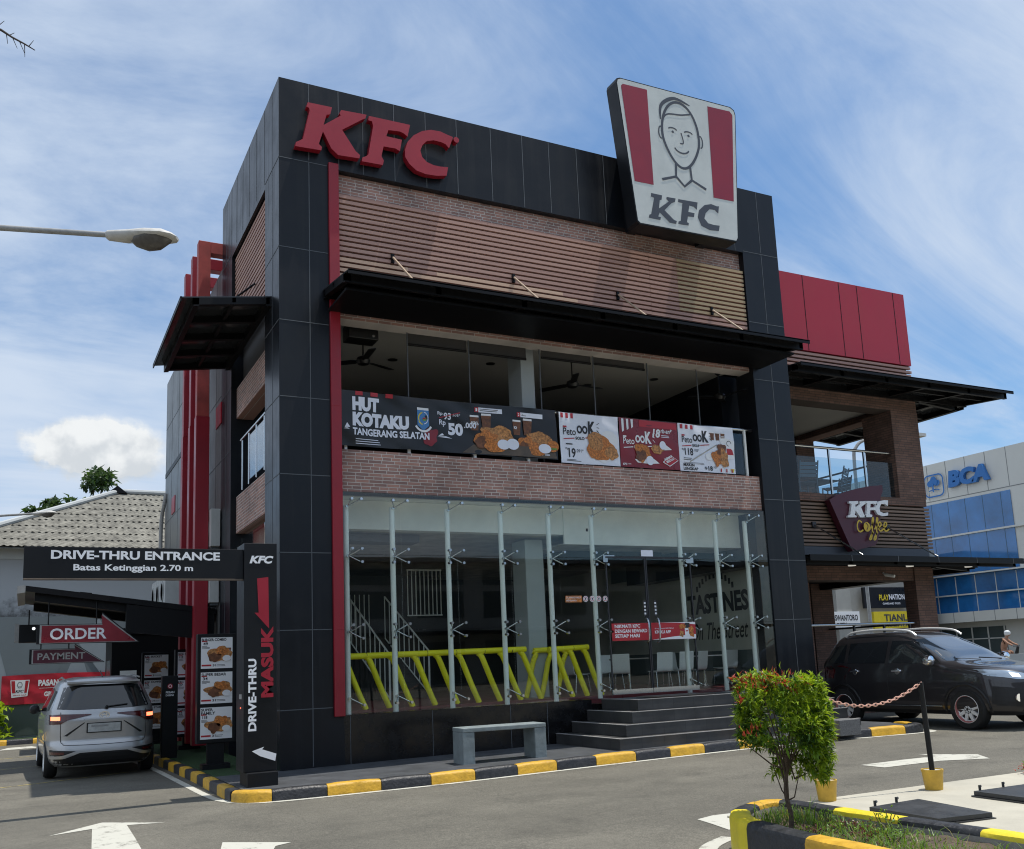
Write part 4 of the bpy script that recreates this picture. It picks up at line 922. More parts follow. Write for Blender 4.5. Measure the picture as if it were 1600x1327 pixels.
m.text(FV, 'DRIVE-THRU', 0.15, 0.045, 0.88, 0.10, 0, 'print_white', 0.04); m.text(FV, 'MASUK', 0.55, -0.165, 0.88, 0.155, 0, 'red_sign', 0.05); m.build('lettering', T)
m = MB(); m.fpoly(FT, [(-0.64, 2.53), (-0.50, 2.55), (-0.49, 1.90), (-0.67, 2.10), (-0.62, 2.10)][::-1], 0, 'red_sign'); m.build('direction_arrow', T); m = MB(); m.fpoly(FT, [(-0.70, 0.41), (-0.55, 0.455), (-0.575, 0.425), (-0.40, 0.36), (-0.415, 0.275), (-0.60, 0.345)], 0, 'print_white'); m.build('direction_arrow', T)
m = MB(); Fs_ = Frame((-0.204, 0, 0), (0, -1, 0), (0, 0, 1)); m.frect(Fs_, -.06, .10, 1.04, 1.10, 0, 'galvanised'); m.disc(Fs_, .02, .93, .012, .012, 0, 'lamp_lit', 10); m.build('side_label', T)

def arrow_sign(name, label, x0, x1, xh, zb, zt, zh, y, txt, tx0, tx1, lit):
    t = thing(name, label, 'sign', (x0, y, zb)); F = Frame((-x0 * 0, 0, 0)); w = x1 - x0; h = zt - zb; hh = zh - zb; xk = xh - x0
    pts = [(0, 0), (w, 0.0), (xk - .02, hh), (xk, h), (0, h)]
    m = MB(); m.prism(F, pts, -0.12, 0.0, 'sign_black'); m.build('cabinet', t)
    def inset(k): 
        c = (w * .45, h * .45); return [(a + (c[0] - a) * k + (0.02 if a < .1 else 0), b + (c[1] - b) * k * 1.6) for a, b in pts]
    m = MB(); m.fpoly(F, inset(0.035), 0.003, 'galvanised'); m.fpoly(F, inset(0.075), 0.005, 'print_maroon' if lit else 'coffee_maroon'); m.text(F, txt, tx0 - x0, 0.07, tx1 - tx0, h - 0.14, 0.008, 'print_white' if lit else 'galvanised', 0.02); m.build('sign_face', t)  # the lane's shade is put into these darker sign reds
    m = MB()
    for a in (0.18, xk - 0.12): m.tube((a, 0.06, h), (a, 0.06, h + 0.40), 0.012, 'sign_black', 6)
    m.build('hanger', t)
arrow_sign('order_sign', 'red arrow sign lettered order, hanging from the lane canopy', -3.05, -1.36, -1.97, 2.02, 2.36, 2.56, 5.06, 'ORDER', -2.84, -1.92, True)
arrow_sign('payment_sign', 'red arrow sign lettered payment, face darkened for lane shade, hung below the larger arrow', -3.15, -1.92, -2.40, 1.68, 1.94, 2.02, 5.30, 'PAYMENT', -3.02, -2.25, False)
Cb = thing('lane_monitor', 'dark box with a small white lamp beyond the arrow signs', 'monitor', (-3.2, 8.0, 2.16))
m = MB(); m.box(-0.14, 0.2, -0.1, 0.1, 0, 0.36, 'sign_black'); m.box(-0.22, -0.141, -0.1, 0.1, 0.02, 0.38, 'galvanised'); m.tube((0.12, -.1, .28), (.12, -.11, .28), .03, 'lamp_white', 12); m.build('box', Cb)
m = MB(); m.tube((0.03, 0, 0.36), (0.03, 0, 0.66), 0.015, 'sign_black', 6); m.build('hanger', Cb)

# menu boards
def food(m, F, a, b, s, seed, d=0.002):
    m.blob(F, a, b + s * .05, s * .62, s * .40, d, 'print_chicken', seed); m.blob(F, a - s * .28, b - s * .1, s * .3, s * .26, d + .001, 'print_brown', seed + 1); m.blob(F, a + s * .1, b + s * .22, s * .34, s * .22, d + .001, 'print_orange', seed + 2)
    m.disc(F, a + s * .34, b - s * .16, s * .22, s * .16, d + .009, 'print_white', 18)
def cup(m, F, a, b, s, d=0.002):
    m.fpoly(F, [(a - s * .16, b), (a + s * .16, b), (a + s * .21, b + s * .6), (a - s * .21, b + s * .6)], d, 'print_brown'); m.fpoly(F, [(a - s * .21, b + s * .6), (a + s * .21, b + s * .6), (a + s * .2, b + s * .68), (a - s * .2, b + s * .68)], d + .001, 'print_white'); m.text(F, 'KFC', a - s * .15, b + s * .26, s * .3, s * .14, d + .001, 'print_white', 0.04)
def lines(m, F, a, b, w, n, h, gap, mat='print_ink', d=0.002, seed=1):
    r = random.Random(seed)
    for i in range(n): m.frect(F, a, a + w * r.uniform(.55, 1), b - i * gap, b - i * gap + h, d, mat)
def menu_board(name, label, x, y, w, z0, z1, panels, stand=True):
    t = thing(name, label, 'menu board', (x, y, 0)); 
    m = MB(); m.box(-w / 2, w / 2, 0, 0.16, z0, z1, 'sign_black'); m.build('cabinet', t, bevel=0.008)
    m = MB(); m.box(-0.12, 0.12, 0.03, 0.13, 0.0, z0 - .002, 'sign_black'); m.box(-0.2, 0.2, -0.05, 0.2, -.02, 0.06, 'sign_black'); m.build('stand', t)
    F = Frame((-w / 2 + 0.05, -0.003, z0)); H_ = z1 - z0; ph = (H_ - 0.06) / 3; pw = w - 0.10
    for i, (title, price, k) in enumerate(panels):
        b0 = H_ - (i + 1) * ph + 0.0; m = MB(); hgt = ph - 0.055
        m.frect(F, 0, pw, b0, b0 + hgt, 0, 'print_white')
        tl = title.split('|')
        for j, q in enumerate(tl): m.text(F, q, 0.01, b0 + hgt - 0.055 - j * .05, min(pw * .78, 0.034 * len(q)), 0.042, .002, 'print_ink', 0.03)
        yy = b0 + hgt - 0.115 - (len(tl) - 1) * .05
        m.text(F, price, 0.03, yy, 0.07, 0.045, .002, 'print_ink', 0.03); m.frect(F, .01, .09, yy + .05, yy + .07, .0015, 'print_red')
        lines(m, F, 0.015, yy - .02, .12, 3, .006, .016, seed=k); food(m, F, pw * .60, b0 + hgt * .42, pw * .62, k * 7); 
        if k % 2: cup(m, F, pw * .88, b0 + hgt * .45, .16, .0015)
        m.frect(F, .01, .15, b0 + .035, b0 + .06, .002, 'print_red'); m.text(F, '31', .17, b0 + .03, .05, .035, .002, 'print_ink', .03); lines(m, F, .23, b0 + .05, .14, 2, .006, .018, seed=k + 4)
        m.build('menu_panel', t)
    return t
menu_board('menu_board', 'tall black menu board with three lit food panels nearest the sign post', -0.64, 1.3, 0.56, 0.36, 1.97, (('BURGER COMBO', '49', 1), ('SUPER BESAR', '34', 2), ('SUPER|FAMILY', '118', 3)))
menu_board('menu_board', 'shaded menu board half hidden behind the taller near board', -0.36, 5.8, 0.56, 0.22, 1.88, (('KFC SNACK', '12', 4), ('KFC TERIYAKI', '27', 6), ('CHEESY', '22', 5)))
menu_board('menu_board', 'smaller menu board beside the silver car and behind the order post', -0.70, 8.2, 0.58, 0.24, 1.90, (('KFC BUCKET', '95', 8), ('KFC COFFEE', '15', 10), ('SUPER STAR', '33', 9)))
Op = thing('order_post', 'slim black post lettered pesan disini between the menu boards', 'post', (-0.95, 4.1, 0))
m = MB(); m.box(-0.13, 0.13, -0.08, 0.10, -.02, 1.38, 'sign_black'); m.build('housing', Op, bevel=0.01)
m = MB(); Fo = Frame((0, -0.083, 0)); m.disc(Fo, 0.0, 1.20, .045, .045, 0, 'red_sign', 18); m.disc(Fo, 0, 1.20, .03, .03, .001, 'print_white', 14); m.disc(Fo, 0, 1.20, .02, .02, .002, 'red_sign', 14)
m.text(Fo, 'PESAN', -.07, 1.08, .14, .035, 0, 'print_white', .02); m.text(Fo, 'DISINI', -.07, 1.03, .13, .032, 0, 'print_white', .02); m.build('lettering', Op)

# ------------------------------------------------------------------ banners on the upper railing
WAVE = {}
def follow(m, key):
    fn, y0 = WAVE[key]; m.v = [(x, y + fn(x, z) - y0, z) for x, y, z in m.v]; return m
def wavy(name, x0, x1, z0, z1, y, mat, seed, sag=0.0, parent=None, amp=0.010):
    r = random.Random(seed); ks = [(r.uniform(.6, 3.5), r.uniform(-2, 2), r.uniform(0, 6.28), r.uniform(.3, 1)) for _ in range(6)]
    def fn(x, z): return y + amp * sum(w * math.sin(a * (x - x0) * 2 + b * (z - z0) * 2 + ph) for a, b, ph, w in ks) / 3 + amp * .25 * math.sin(9 * (x - x0) + 14 * (z - z0)) * math.sin(3.1 * (z - z0) + x)
    WAVE[name + str(seed)] = (fn, y)
    nx, nz = 110, 26; mb = MB(); vs = []
    for j in range(nz + 1):
        for i in range(nx + 1):
            x = x0 + (x1 - x0) * i / nx; z = z0 + (z1 - z0) * j / nz
            zz = z - sag * math.sin(math.pi * i / nx) * (j / nz)
            vs.append((x, fn(x, z), zz))
    fs = [(j * (nx + 1) + i, j * (nx + 1) + i + 1, (j + 1) * (nx + 1) + i + 1, (j + 1) * (nx + 1) + i) for j in range(nz) for i in range(nx)]
    mb.add(vs, fs, mat); return mb.build(name, parent, smooth=True)
K1 = thing('promotion_banner', 'long black banner with white lettering and fried chicken on the upper railing', 'banner', (0, 0, 0))
wavy('banner_cloth', 0.98, 4.78, 4.74, 5.62, 0.125, 'print_black', 3, 0.02, K1, 0.03)
Fb = Frame((0, 0.117, 0)); m = MB()
for i, tx in enumerate(('HUT', 'KOTAKU')): m.text(Fb, tx, 1.15, 5.30 - i * 0.245, (0.44, 0.93)[i], 0.225, 0, 'print_pale', 0.07)
m.text(Fb, 'TANGERANG SELATAN', 1.15, 4.915, 1.27, 0.115, 0, 'print_pale', 0.035); m.blob(Fb, 2.44, 4.97, .13, .14, -.001, 'print_maroon', 2)
for x in (1.20, 1.45, 1.70): m.frect(Fb, x, x + .12, 5.55, 5.615, 0, 'print_red')
m.text(Fb, 'Rp', 2.58, 5.34, .09, .07, 0, 'print_pale', .02); m.text(Fb, '93', 2.69, 5.285, .13, .115, 0, 'print_pale', .03); m.text(Fb, '.636*', 2.84, 5.35, .14, .05, 0, 'print_pale'); m.ribbon(Fb, [(2.60, 5.30), (2.98, 5.42)], .012, .001, 'print_red')
m.text(Fb, 'Rp', 2.60, 5.16, .12, .12, 0, 'print_pale', .02); m.text(Fb, '50', 2.76, 5.03, .27, .21, 0, 'print_pale', .05); m.text(Fb, '.000*', 3.05, 5.17, .26, .10, 0, 'print_pale', .03)
for pts in ([(2.58, 5.0), (2.65, 5.05), (2.69, 5.02)], [(2.56, 4.985), (2.83, 4.975), (2.72, 5.005)], [(1.02, 5.02), (1.06, 5.10), (1.11, 5.03)], [(1.0, 5.0), (1.10, 5.0), (1.06, 5.02)]): m.fpoly(Fb, pts, 0, 'print_pale')
lines(m, Fb, 1.2, 4.85, .45, 3, .01, .035, 'print_pale', 0, 5); m.text(Fb, 'KFC', 4.36, 4.79, .14, .05, 0, 'print_pale', .04, .25); lines(m, Fb, 4.52, 4.81, .1, 2, .008, .014, 'print_pale', 0, 2)
m.fpoly(Fb, [(3.0, 4.755), (4.76, 4.755), (4.70, 4.95), (3.2, 4.90)], -.001, 'print_wood')
follow(m, 'banner_cloth3').build('lettering', K1)
m = MB()  # town emblem: blue shield over a ribbon
m.fpoly(Fb, [(2.22, 5.15), (2.32, 5.06), (2.42, 5.15), (2.42, 5.40), (2.22, 5.40)], 0, 'print_blue'); m.frect(Fb, 2.22, 2.42, 5.40, 5.44, 0, 'print_white'); m.ribbon(Fb, arc(2.32, 5.26, .08, .10, 100, 260, 8), .02, .002, 'print_yellow'); m.disc(Fb, 2.34, 5.25, .035, .03, .002, 'print_green', 12); m.frect(Fb, 2.31, 2.36, 5.25, 5.275, .003, 'print_red'); m.ribbon(Fb, arc(2.32, 5.27, .08, .10, -80, 80, 8), .012, .002, 'print_pale')
m.ribbon(Fb, arc(2.32, 5.22, .15, .17, 210, 330, 10), .035, .004, 'print_white'); follow(m, 'banner_cloth3').build('town_emblem', K1)
for k, (a, fb) in enumerate(((3.44, 4.98), (4.22, 4.96))):
    m = MB(); s = (0.60, 0.52)[k]
    cup(m, Fb, a - .16 * 1.3, fb + .16, .38, .0); cup(m, Fb, a, fb + .17, .42, .003)
    x0 = a - .20; m.frect(Fb, x0, x0 + .07, fb + .475, fb + .555, 0, 'print_red'); m.text(Fb, str(k + 1), x0 + .02, fb + .49, .03, .05, .001, 'print_white', .03); m.frect(Fb, x0 + .07, x0 + .50, fb + .475, fb + .555, 0, 'print_pale'); lines(m, Fb, x0 + .09, fb + .525, .36, 2, .010, .026, 'print_ink', .001, k)
    m.blob(Fb, a + .22, fb + .10, s * .46, s * .28, .004, 'print_chicken', 11 + k); m.blob(Fb, a - .02, fb + .02, s * .34, s * .24, .005, 'print_orange', 15 + k); m.blob(Fb, a - .10, fb - .04, s * .2, s * .16, .006, 'print_brown', 19 + k); m.blob(Fb, a + .16, fb - .09, s * .36, s * .16, .007, 'print_orange', 23 + k, amp=.08)
    m.disc(Fb, a + .30, fb - .05, .12, .085, .022, 'print_pale', 20)
    if k == 0: m.disc(Fb, a + .48, fb - .03, .12, .095, .025, 'print_pale', 20)
    else: m.disc(Fb, a + .46, fb + .0, .11, .10, .018, 'print_orange', 18); m.frect(Fb, a + .36, a + .53, fb - .06, fb - .03, .0195, 'print_green')
    follow(m, 'banner_cloth3').build('food_picture', K1)
def poster(x0, x1, mat, seed, label):
    t = thing('promotion_poster', label, 'poster', (0, 0, 0), group='posters on the upper railing'); wavy('poster_cloth', x0, x1, 4.70, 5.60, 0.125, mat, seed, 0.01, t, 0.02); return t
def petook(m, F, a, b, ink, sub, s=1.0):
    m.text(F, 'Peto', a, b, .25 * s, .125 * s, 0, ink, .01); m.text(F, 'OO', a + .27 * s, b + .035 * s, .22 * s, .15 * s, 0, ink, .05); m.text(F, 'K', a + .50 * s, b + .03 * s, .15 * s, .24 * s, 0, ink, .05)
    m.ribbon(F, [(a, b - .075 * s), (a + .22 * s, b - .05 * s)], .016, 0, 'print_red' if ink == 'print_ink' else 'print_white'); m.ribbon(F, [(a + .44 * s, b - .035 * s), (a + .66 * s, b - .01 * s)], .016, 0, 'print_red' if ink == 'print_ink' else 'print_white'); m.text(F, sub, a + .24 * s, b - .075 * s, .18 * s, .055 * s, 0, ink, .03)
    m.frect(F, a, a + .07, b + .13 * s, b + .16 * s, 0, 'print_red' if ink == 'print_ink' else 'print_white')
    for q in range(3): m.ribbon(F, [(a + .68 * s, b + (.12 + q * .05) * s), (a + .73 * s, b + (.07 + q * .09) * s)], .01, 0, ink)
t = poster(4.85, 6.06, 'print_pale', 5, 'pale poster with one big piece of crumbed chicken on the railing'); m = MB(); Fq = Frame((0, 0.118, 0))
for k in range(3): m.frect(Fq, 4.88 + k * .10, 4.93 + k * .10, 5.50, 5.59, 0, 'print_red')
petook(m, Fq, 4.92, 5.20, 'print_ink', 'SOLO'); lines(m, Fq, 4.96, 5.03, .2, 1, .02, .03, seed=3); m.text(Fq, 'Rp', 4.95, 4.93, .06, .05, 0, 'print_ink'); m.text(Fq, '19', 5.01, 4.80, .14, .17, 0, 'print_ink', .02); m.text(Fq, '.091*', 5.16, 4.90, .15, .06, 0, 'print_ink'); lines(m, Fq, 4.96, 4.76, .3, 2, .008, .02, seed=8)
follow(m, 'poster_cloth5').build('lettering', t); m = MB(); m.fpoly(Fq, [(5.36, 4.92), (5.70, 4.73), (6.04, 4.86), (6.0, 4.95), (5.5, 4.98)], 0, 'print_white'); m.disc(Fq, 5.85, 5.17, .18, .16, 0, 'print_white', 20)
m.blob(Fq, 5.66, 5.0, .28, .22, .003, 'print_orange', 31, amp=.1); m.blob(Fq, 5.56, 5.12, .16, .17, .004, 'print_chicken', 33, amp=.1); m.blob(Fq, 5.88, 4.93, .14, .12, .0045, 'print_chicken', 35, amp=.1); follow(m, 'poster_cloth5').build('food_picture', t)
t = poster(6.07, 7.36, 'print_maroon', 6, 'dark red poster with two chicken plates on the railing'); m = MB()
for k in range(3): m.fpoly(Fq, [(6.12 + k * .10, 5.58), (6.17 + k * .10, 5.58), (6.165 + k * .10, 5.36 + k * .04), (6.125 + k * .1, 5.33 + k * .04)], 0, 'print_white')
m.frect(Fq, 6.5, 7.33, 5.46, 5.58, -.002, 'print_red')
petook(m, Fq, 6.14, 5.12, 'print_white', 'DUO', .95); m.text(Fq, '18', 6.78, 5.28, .18, .16, 0, 'print_white', .04, .2); m.text(Fq, 'rb-an*', 6.97, 5.37, .26, .09, 0, 'print_white', .02, .2); lines(m, Fq, 6.98, 5.32, .2, 2, .012, .028, 'print_pale', 0, 5)
m.fpoly(Fq, [(6.98, 4.83), (7.12, 4.76), (7.32, 4.88), (7.16, 4.96)], .003, 'print_red'); m.ribbon(Fq, [(6.98, 4.83), (7.12, 4.76), (7.32, 4.88), (7.16, 4.96), (6.98, 4.83)], .014, .004, 'print_white'); FqR = Frame(Fq.p(7.03, 4.835), (math.cos(.42), 0, math.sin(.42)), (-math.sin(.42), 0, math.cos(.42))); m.text(FqR, 'HEMAT', 0.0, .02, .19, .045, .005, 'print_white', .04); m.text(FqR, 'BERDUA', 0.02, -.035, .19, .045, .005, 'print_white', .04)
m.text(Fq, 'KFC', 6.11, 4.73, .09, .04, 0, 'print_white', .04, .2); lines(m, Fq, 6.22, 4.75, .1, 1, .01, .02, 'print_white', 0); follow(m, 'poster_cloth6').build('lettering', t); m = MB()
m.blob(Fq, 6.54, 4.98, .16, .17, .003, 'print_orange', 41); m.blob(Fq, 6.50, 4.92, .12, .10, .004, 'print_brown', 43); m.fpoly(Fq, [(6.36, 4.85), (6.42, 4.79), (6.7, 4.78), (6.66, 4.86)], .002, 'print_white'); m.disc(Fq, 6.69, 4.84, .085, .085, .014, 'print_pale', 18); m.fpoly(Fq, [(6.70, 4.78), (6.90, 4.80), (6.78, 4.88)], .004, 'print_white')
m.blob(Fq, 6.87, 5.06, .13, .09, .003, 'print_chicken', 45); m.disc(Fq, 6.99, 5.14, .07, .08, .014, 'print_pale', 18); m.fpoly(Fq, [(7.0, 5.05), (7.20, 5.07), (7.06, 5.16)], .003, 'print_white'); follow(m, 'poster_cloth6').build('food_picture', t)
t = poster(7.37, 8.66, 'print_pale', 9, 'pale poster with chicken in a white bucket at the end of the railing'); m = MB()
for k in range(3): m.frect(Fq, 7.42 + k * .12, 7.48 + k * .12, 5.50, 5.58, 0, 'print_red')
petook(m, Fq, 7.45, 5.24, 'print_ink', 'GROUP', .95); m.text(Fq, 'Rp', 7.44, 5.08, .06, .05, 0, 'print_ink'); m.text(Fq, '118', 7.50, 5.0, .19, .14, 0, 'print_ink', .02); m.text(Fq, '.182*', 7.70, 5.08, .13, .05, 0, 'print_ink'); lines(m, Fq, 7.46, 4.94, .28, 2, .010, .03, seed=4); lines(m, Fq, 7.46, 4.86, .5, 2, .006, .02, seed=6)
m.text(Fq, 'MAKIN', 7.45, 4.79, .24, .055, 0, 'print_ink', .03); m.text(Fq, 'LENGKAP', 7.45, 4.72, .32, .055, 0, 'print_ink', .03); m.text(Fq, '+18', 7.92, 4.73, .19, .09, 0, 'print_ink', .03); m.text(Fq, '.182*', 8.12, 4.78, .1, .04, 0, 'print_ink'); follow(m, 'poster_cloth9').build('lettering', t); m = MB()
m.ribbon(Fq, [(7.6, 4.88), (8.25, 5.24)], .02, -.001, 'cement_top')
for k in range(3): cup(m, Fq, 8.16 + k * .12, 5.33, .22, .001)
m.fpoly(Fq, [(8.42, 4.96), (8.64, 4.99), (8.66, 5.33), (8.46, 5.38), (8.32, 5.37)], .003, 'print_white'); m.frect(Fq, 8.47, 8.64, 5.06, 5.18, .004, 'print_red'); m.ribbon(Fq, arc(8.53, 5.28, .05, .05, 0, 300, 8), .012, .004, 'print_ink')
m.blob(Fq, 8.24, 4.98, .11, .15, .005, 'print_orange', 51); m.blob(Fq, 8.39, 4.98, .10, .17, .006, 'print_chicken', 53); m.blob(Fq, 8.34, 5.15, .10, .12, .0055, 'print_brown', 55); m.disc(Fq, 8.05, 5.0, .09, .075, .004, 'print_white', 16); m.blob(Fq, 8.14, 5.03, .05, .07, .0045, 'print_orange', 57)
for k in range(3): m.fpoly(Fq, [(8.30 + k * .13, 4.72), (8.34 + k * .13, 4.72), (8.37 + k * .13, 4.79), (8.27 + k * .13, 4.79)], .002, ('print_white', 'print_white', 'print_yellow')[k]); m.frect(Fq, 8.29 + k * .13, 8.32 + k * .13, 4.72, 4.785, .003, 'print_red')
follow(m, 'poster_cloth9').build('food_picture', t)

# coffee sign on the corner wing
Q = thing('coffee_sign', 'maroon shield sign with white letters and yellow coffee script on brown slats', 'sign', (12.7, 1.0, 4.1)); FQ = Frame((-12.7, 0.0, -4.1))
sh = [(11.92, 4.49), (12.14, 4.61), (12.45, 4.70), (12.78, 4.78), (13.15, 4.85), (13.55, 4.89), (13.54, 4.75), (13.46, 4.63), (13.33, 3.86), (13.20, 3.60), (13.14, 3.54), (12.45, 3.40), (12.40, 3.48), (12.15, 4.0)]
m = MB(); m.prism(FQ, sh, -0.15, 0.0, 'coffee_maroon'); m.build('shield', Q)
CF = dict(K=[(12.42, 4.47), (12.69, 4.49), (12.67, 4.42), (12.6, 4.41), (12.59, 4.34), (12.75, 4.43), (12.73, 4.48), (12.94, 4.5), (12.91, 4.44), (12.76, 4.36), (12.83, 4.19), (12.89, 4.18), (12.88, 4.14), (12.71, 4.13), (12.59, 4.28), (12.55, 4.18), (12.61, 4.16), (12.6, 4.13), (12.35, 4.12), (12.36, 4.16), (12.42, 4.18), (12.49, 4.42), (12.42, 4.43)],
 F=[(12.92, 4.5), (13.27, 4.51), (13.25, 4.41), (13.17, 4.45), (13.06, 4.44), (13.04, 4.36), (13.19, 4.37), (13.18, 4.31), (13.03, 4.3), (13.01, 4.21), (13.08, 4.2), (13.06, 4.15), (12.83, 4.14), (12.85, 4.19), (12.9, 4.2), (12.96, 4.45), (12.91, 4.45)],
 C=[(13.61, 4.54), (13.58, 4.41), (13.5, 4.46), (13.38, 4.45), (13.32, 4.36), (13.33, 4.28), (13.43, 4.25), (13.57, 4.27), (13.56, 4.2), (13.39, 4.18), (13.25, 4.21), (13.18, 4.31), (13.21, 4.43), (13.32, 4.51), (13.49, 4.54)])
for pts in CF.values():
    m = MB(); m.prism(FQ, pts, 0.005, 0.06, 'print_white'); m.build('letter', Q)
m = MB(); wv = .034
def stroke(pts, k=8): m.ribbon(FQ, smooth_path([(a, b, 0) for a, b in pts], k), wv, 0.06, 'coffee_yellow')
stroke([(12.74, 4.02), (12.66, 4.06), (12.60, 3.98), (12.60, 3.87), (12.66, 3.82), (12.76, 3.86)])
m.disc(FQ, 12.88, 3.93, .10, .105, .06, 'coffee_yellow', 20); m.ribbon(FQ, smooth_path([(12.85, 4.02, 0), (12.91, 3.95, 0), (12.86, 3.86, 0)], 5), .018, .064, 'coffee_maroon')
for o in (0.0, .13): stroke([(12.97 + o, 3.88), (13.04 + o, 3.98), (13.10 + o, 4.10), (13.08 + o, 4.14), (13.05 + o, 4.06), (13.03 + o, 3.86), (12.98 + o, 3.68), (12.92 + o, 3.66), (12.97 + o, 3.74), (13.06 + o, 3.83)])
for o in (0.0, .17): stroke([(13.21 + o, 3.92), (13.31 + o, 3.98), (13.30 + o, 4.04), (13.25 + o, 4.03), (13.22 + o, 3.93), (13.27 + o, 3.85), (13.38 + o, 3.90)])
m.build('script_lettering', Q)
# ------------------------------------------------------------------ furniture and fittings
def bench():
    t = thing('stone_bench', 'plain grey stone bench on the pavement in front of the black plinth', 'bench', (2.72, -1.42, 0.02), math.radians(-3)); t.scale.x = .92
    m = MB(); m.box(-0.68, 0.68, -0.20, 0.20, 0.42, 0.48, 'bench_stone'); m.build('seat', t, bevel=0.01)
    for s in (-1, 1):
        m = MB(); m.box(s * 0.68 - (0 if s < 0 else 0.19), s * 0.68 + (0.19 if s < 0 else 0), -0.195, 0.195, -0.03, 0.4195, 'bench_stone'); m.build('leg', t, bevel=0.01)
bench()
def tube_rail(label, x0, x1, y, n, lean, back=False):
    t = thing('yellow_tube_rail', label, 'rail', (x0, y, 0.745), group='yellow padded rails behind the shop glass'); w = x1 - x0
    m = MB(); m.tube((0, 0, 0.80), (w, 0, 0.82), 0.048, 'yellow_tube', 14)
    for k in range(1, int(w / .5) + 1): m.tube((k * .5 - .03, 0, .81), (k * .5 - .022, 0, .81), .0495, 'kerb_black', 14)
    m.build('top_rail', t, smooth=True)
    for i in range(n):
        x = 0.12 + (w - 0.2) * i / max(1, n - 1) - (.0 if not back else .1)
        m = MB(); m.path(smooth_path([(x - .03, 0.02, 0.79), (x + .02, 0, 0.74), (x + lean * .24, -0.01, 0.60), (x + lean * .62, -.02, 0.28), (x + lean, -.02, 0.0)], 3), 0.046, 'yellow_tube', 12); m.build('leg', t, smooth=True)
tube_rail('long yellow padded rail with slanting legs low behind the glass', 0.98, 4.22, 0.55, 9, 0.33)
tube_rail('short yellow padded rail beside the door, nearer the glass', 4.66, 5.44, 0.55, 3, 0.30)
tube_rail('short yellow padded rail standing behind the one nearest the door', 4.70, 5.50, 1.15, 3, -0.22, True)

def make_chair():
    t = thing('white_chair', 'white plastic chair', 'chair', (0, 0, 0))
    m = MB(); pts = smooth_path([(0, -.21, .46), (0, .0, .44), (0, .17, .44), (0, .225, .50), (0, .25, .66), (0, .28, .90)], 5); n = len(pts)
    # seat and back are one bent shell
    def shell(a, b, name):
        vs = []
        for p in pts[a:b]:
            for sx in (-.215, .215): vs += [(sx, p.y, p.z), (sx, p.y + .012, p.z - .012)]
        k = b - a; fs = []
        for i in range(k - 1): q = 4 * i; fs += [(q, q + 2, q + 6, q + 4), (q + 1, q + 5, q + 7, q + 3), (q, q + 4, q + 5, q + 1), (q + 2, q + 3, q + 7, q + 6)]
        fs += [(0, 1, 3, 2), (4 * k - 4, 4 * k - 2, 4 * k - 1, 4 * k - 3)]
        MB().add(vs, fs, 'chair_white').build(name, t, smooth=True)
    shell(0, 14, 'seat'); shell(13, n, 'backrest')
    for sx in (-1, 1):
        for sy in (-1, 1): MB().tube((sx * .19, sy * .16, .43), (sx * .21, sy * .21, 0), .011, 'steel', 8).build('leg', t)
    return t
CH = [(6.70, 1.5, 150, 'white chair nearest the glass door edge, turned slightly aside'), (7.45, 1.3, 176, 'white chair with its back to the glass, beside the door split'), (7.93, 1.3, 182, 'white chair with its back to the glass, beside the last door edge'),
      (7.1, 2.4, 0, 'white chair on the far side of the dark table'), (8.42, 1.5, 200, 'white chair between the last door and the pale table'), (9.25, 1.6, 185, 'white chair beside the white cabinet, in front of the mural wall'), (8.85, 2.6, 10, 'white chair behind the pale table by the mural'), (6.2, 2.2, 90, 'white chair deeper inside, just past the yellow rails')]
c0 = make_chair(); c0.scale = (.78, .78, .76)
for i, (x, y, a, lb) in enumerate(CH):
    if i == 0: c0.location = (x, y, .745); c0.rotation_euler = (0, 0, math.radians(a)); c0['label'] = lb; c0['group'] = 'white chairs inside the shop'
    else: dup(c0, lb, (x, y, .745), math.radians(a))
def table(label, x, y, z, mat, w=.62, r=None):
    t = thing('pedestal_table', label, 'table', (x, y, z)); m = MB(); hh = .60 if z < 2 else .74; m.box(-w / 2, w / 2, -w / 2, w / 2, hh - .025, hh, mat); m.build('table_top', t, bevel=.006)
    m = MB(); m.tube((0, 0, .02), (0, 0, hh - .026), .028, 'steel', 10); m.tube((0, 0, 0), (0, 0, .02), .22, 'steel', 20); m.build('pedestal', t)
table('dark square table between the white chairs by the door', 7.1, 1.8, .745, 'table_top', .55); table('pale square table in front of the mural wall', 8.85, 1.75, .745, 'chair_white', .6)
# dining furniture on the balcony
def make_slat_chair():
    t = thing('slatted_chair', 'grey slatted chair', 'chair', (0, 0, 0)); m = MB()
    for k in range(5): m.box(-.23, .23, -.22 + k * .09, -.15 + k * .09, .44, .455, 'chair_grey')
    m.build('seat', t); m = MB()
    for k in range(4): m.box(-.23, .23, .235 + k * .025, .25 + k * .025, .56 + k * .085, .63 + k * .085, 'chair_grey')
    m.build('backrest', t)
    for sx in (-1, 1):
        MB().tube((sx * .22, -.2, .44), (sx * .22, -.23, 0), .016, 'chair_grey', 8).build('leg', t); MB().path([(sx * .22, .34, .92), (sx * .22, .22, .44), (sx * .22, .28, 0)], .016, 'chair_grey', 8).build('leg', t)
    return t
s0 = make_slat_chair(); SCH = [(13.05, 3.2, 10, 'slatted balcony chair nearest the black pillar'), (13.75, 2.6, -150, 'slatted balcony chair tilted highest, with its back to the railing'), (14.55, 3.3, -95, 'slatted balcony chair beside the brick column'), (12.5, 2.3, 165, 'slatted balcony chair low in the dark corner'), (14.1, 4.0, 15, 'slatted balcony chair on the far side of the balcony table')]
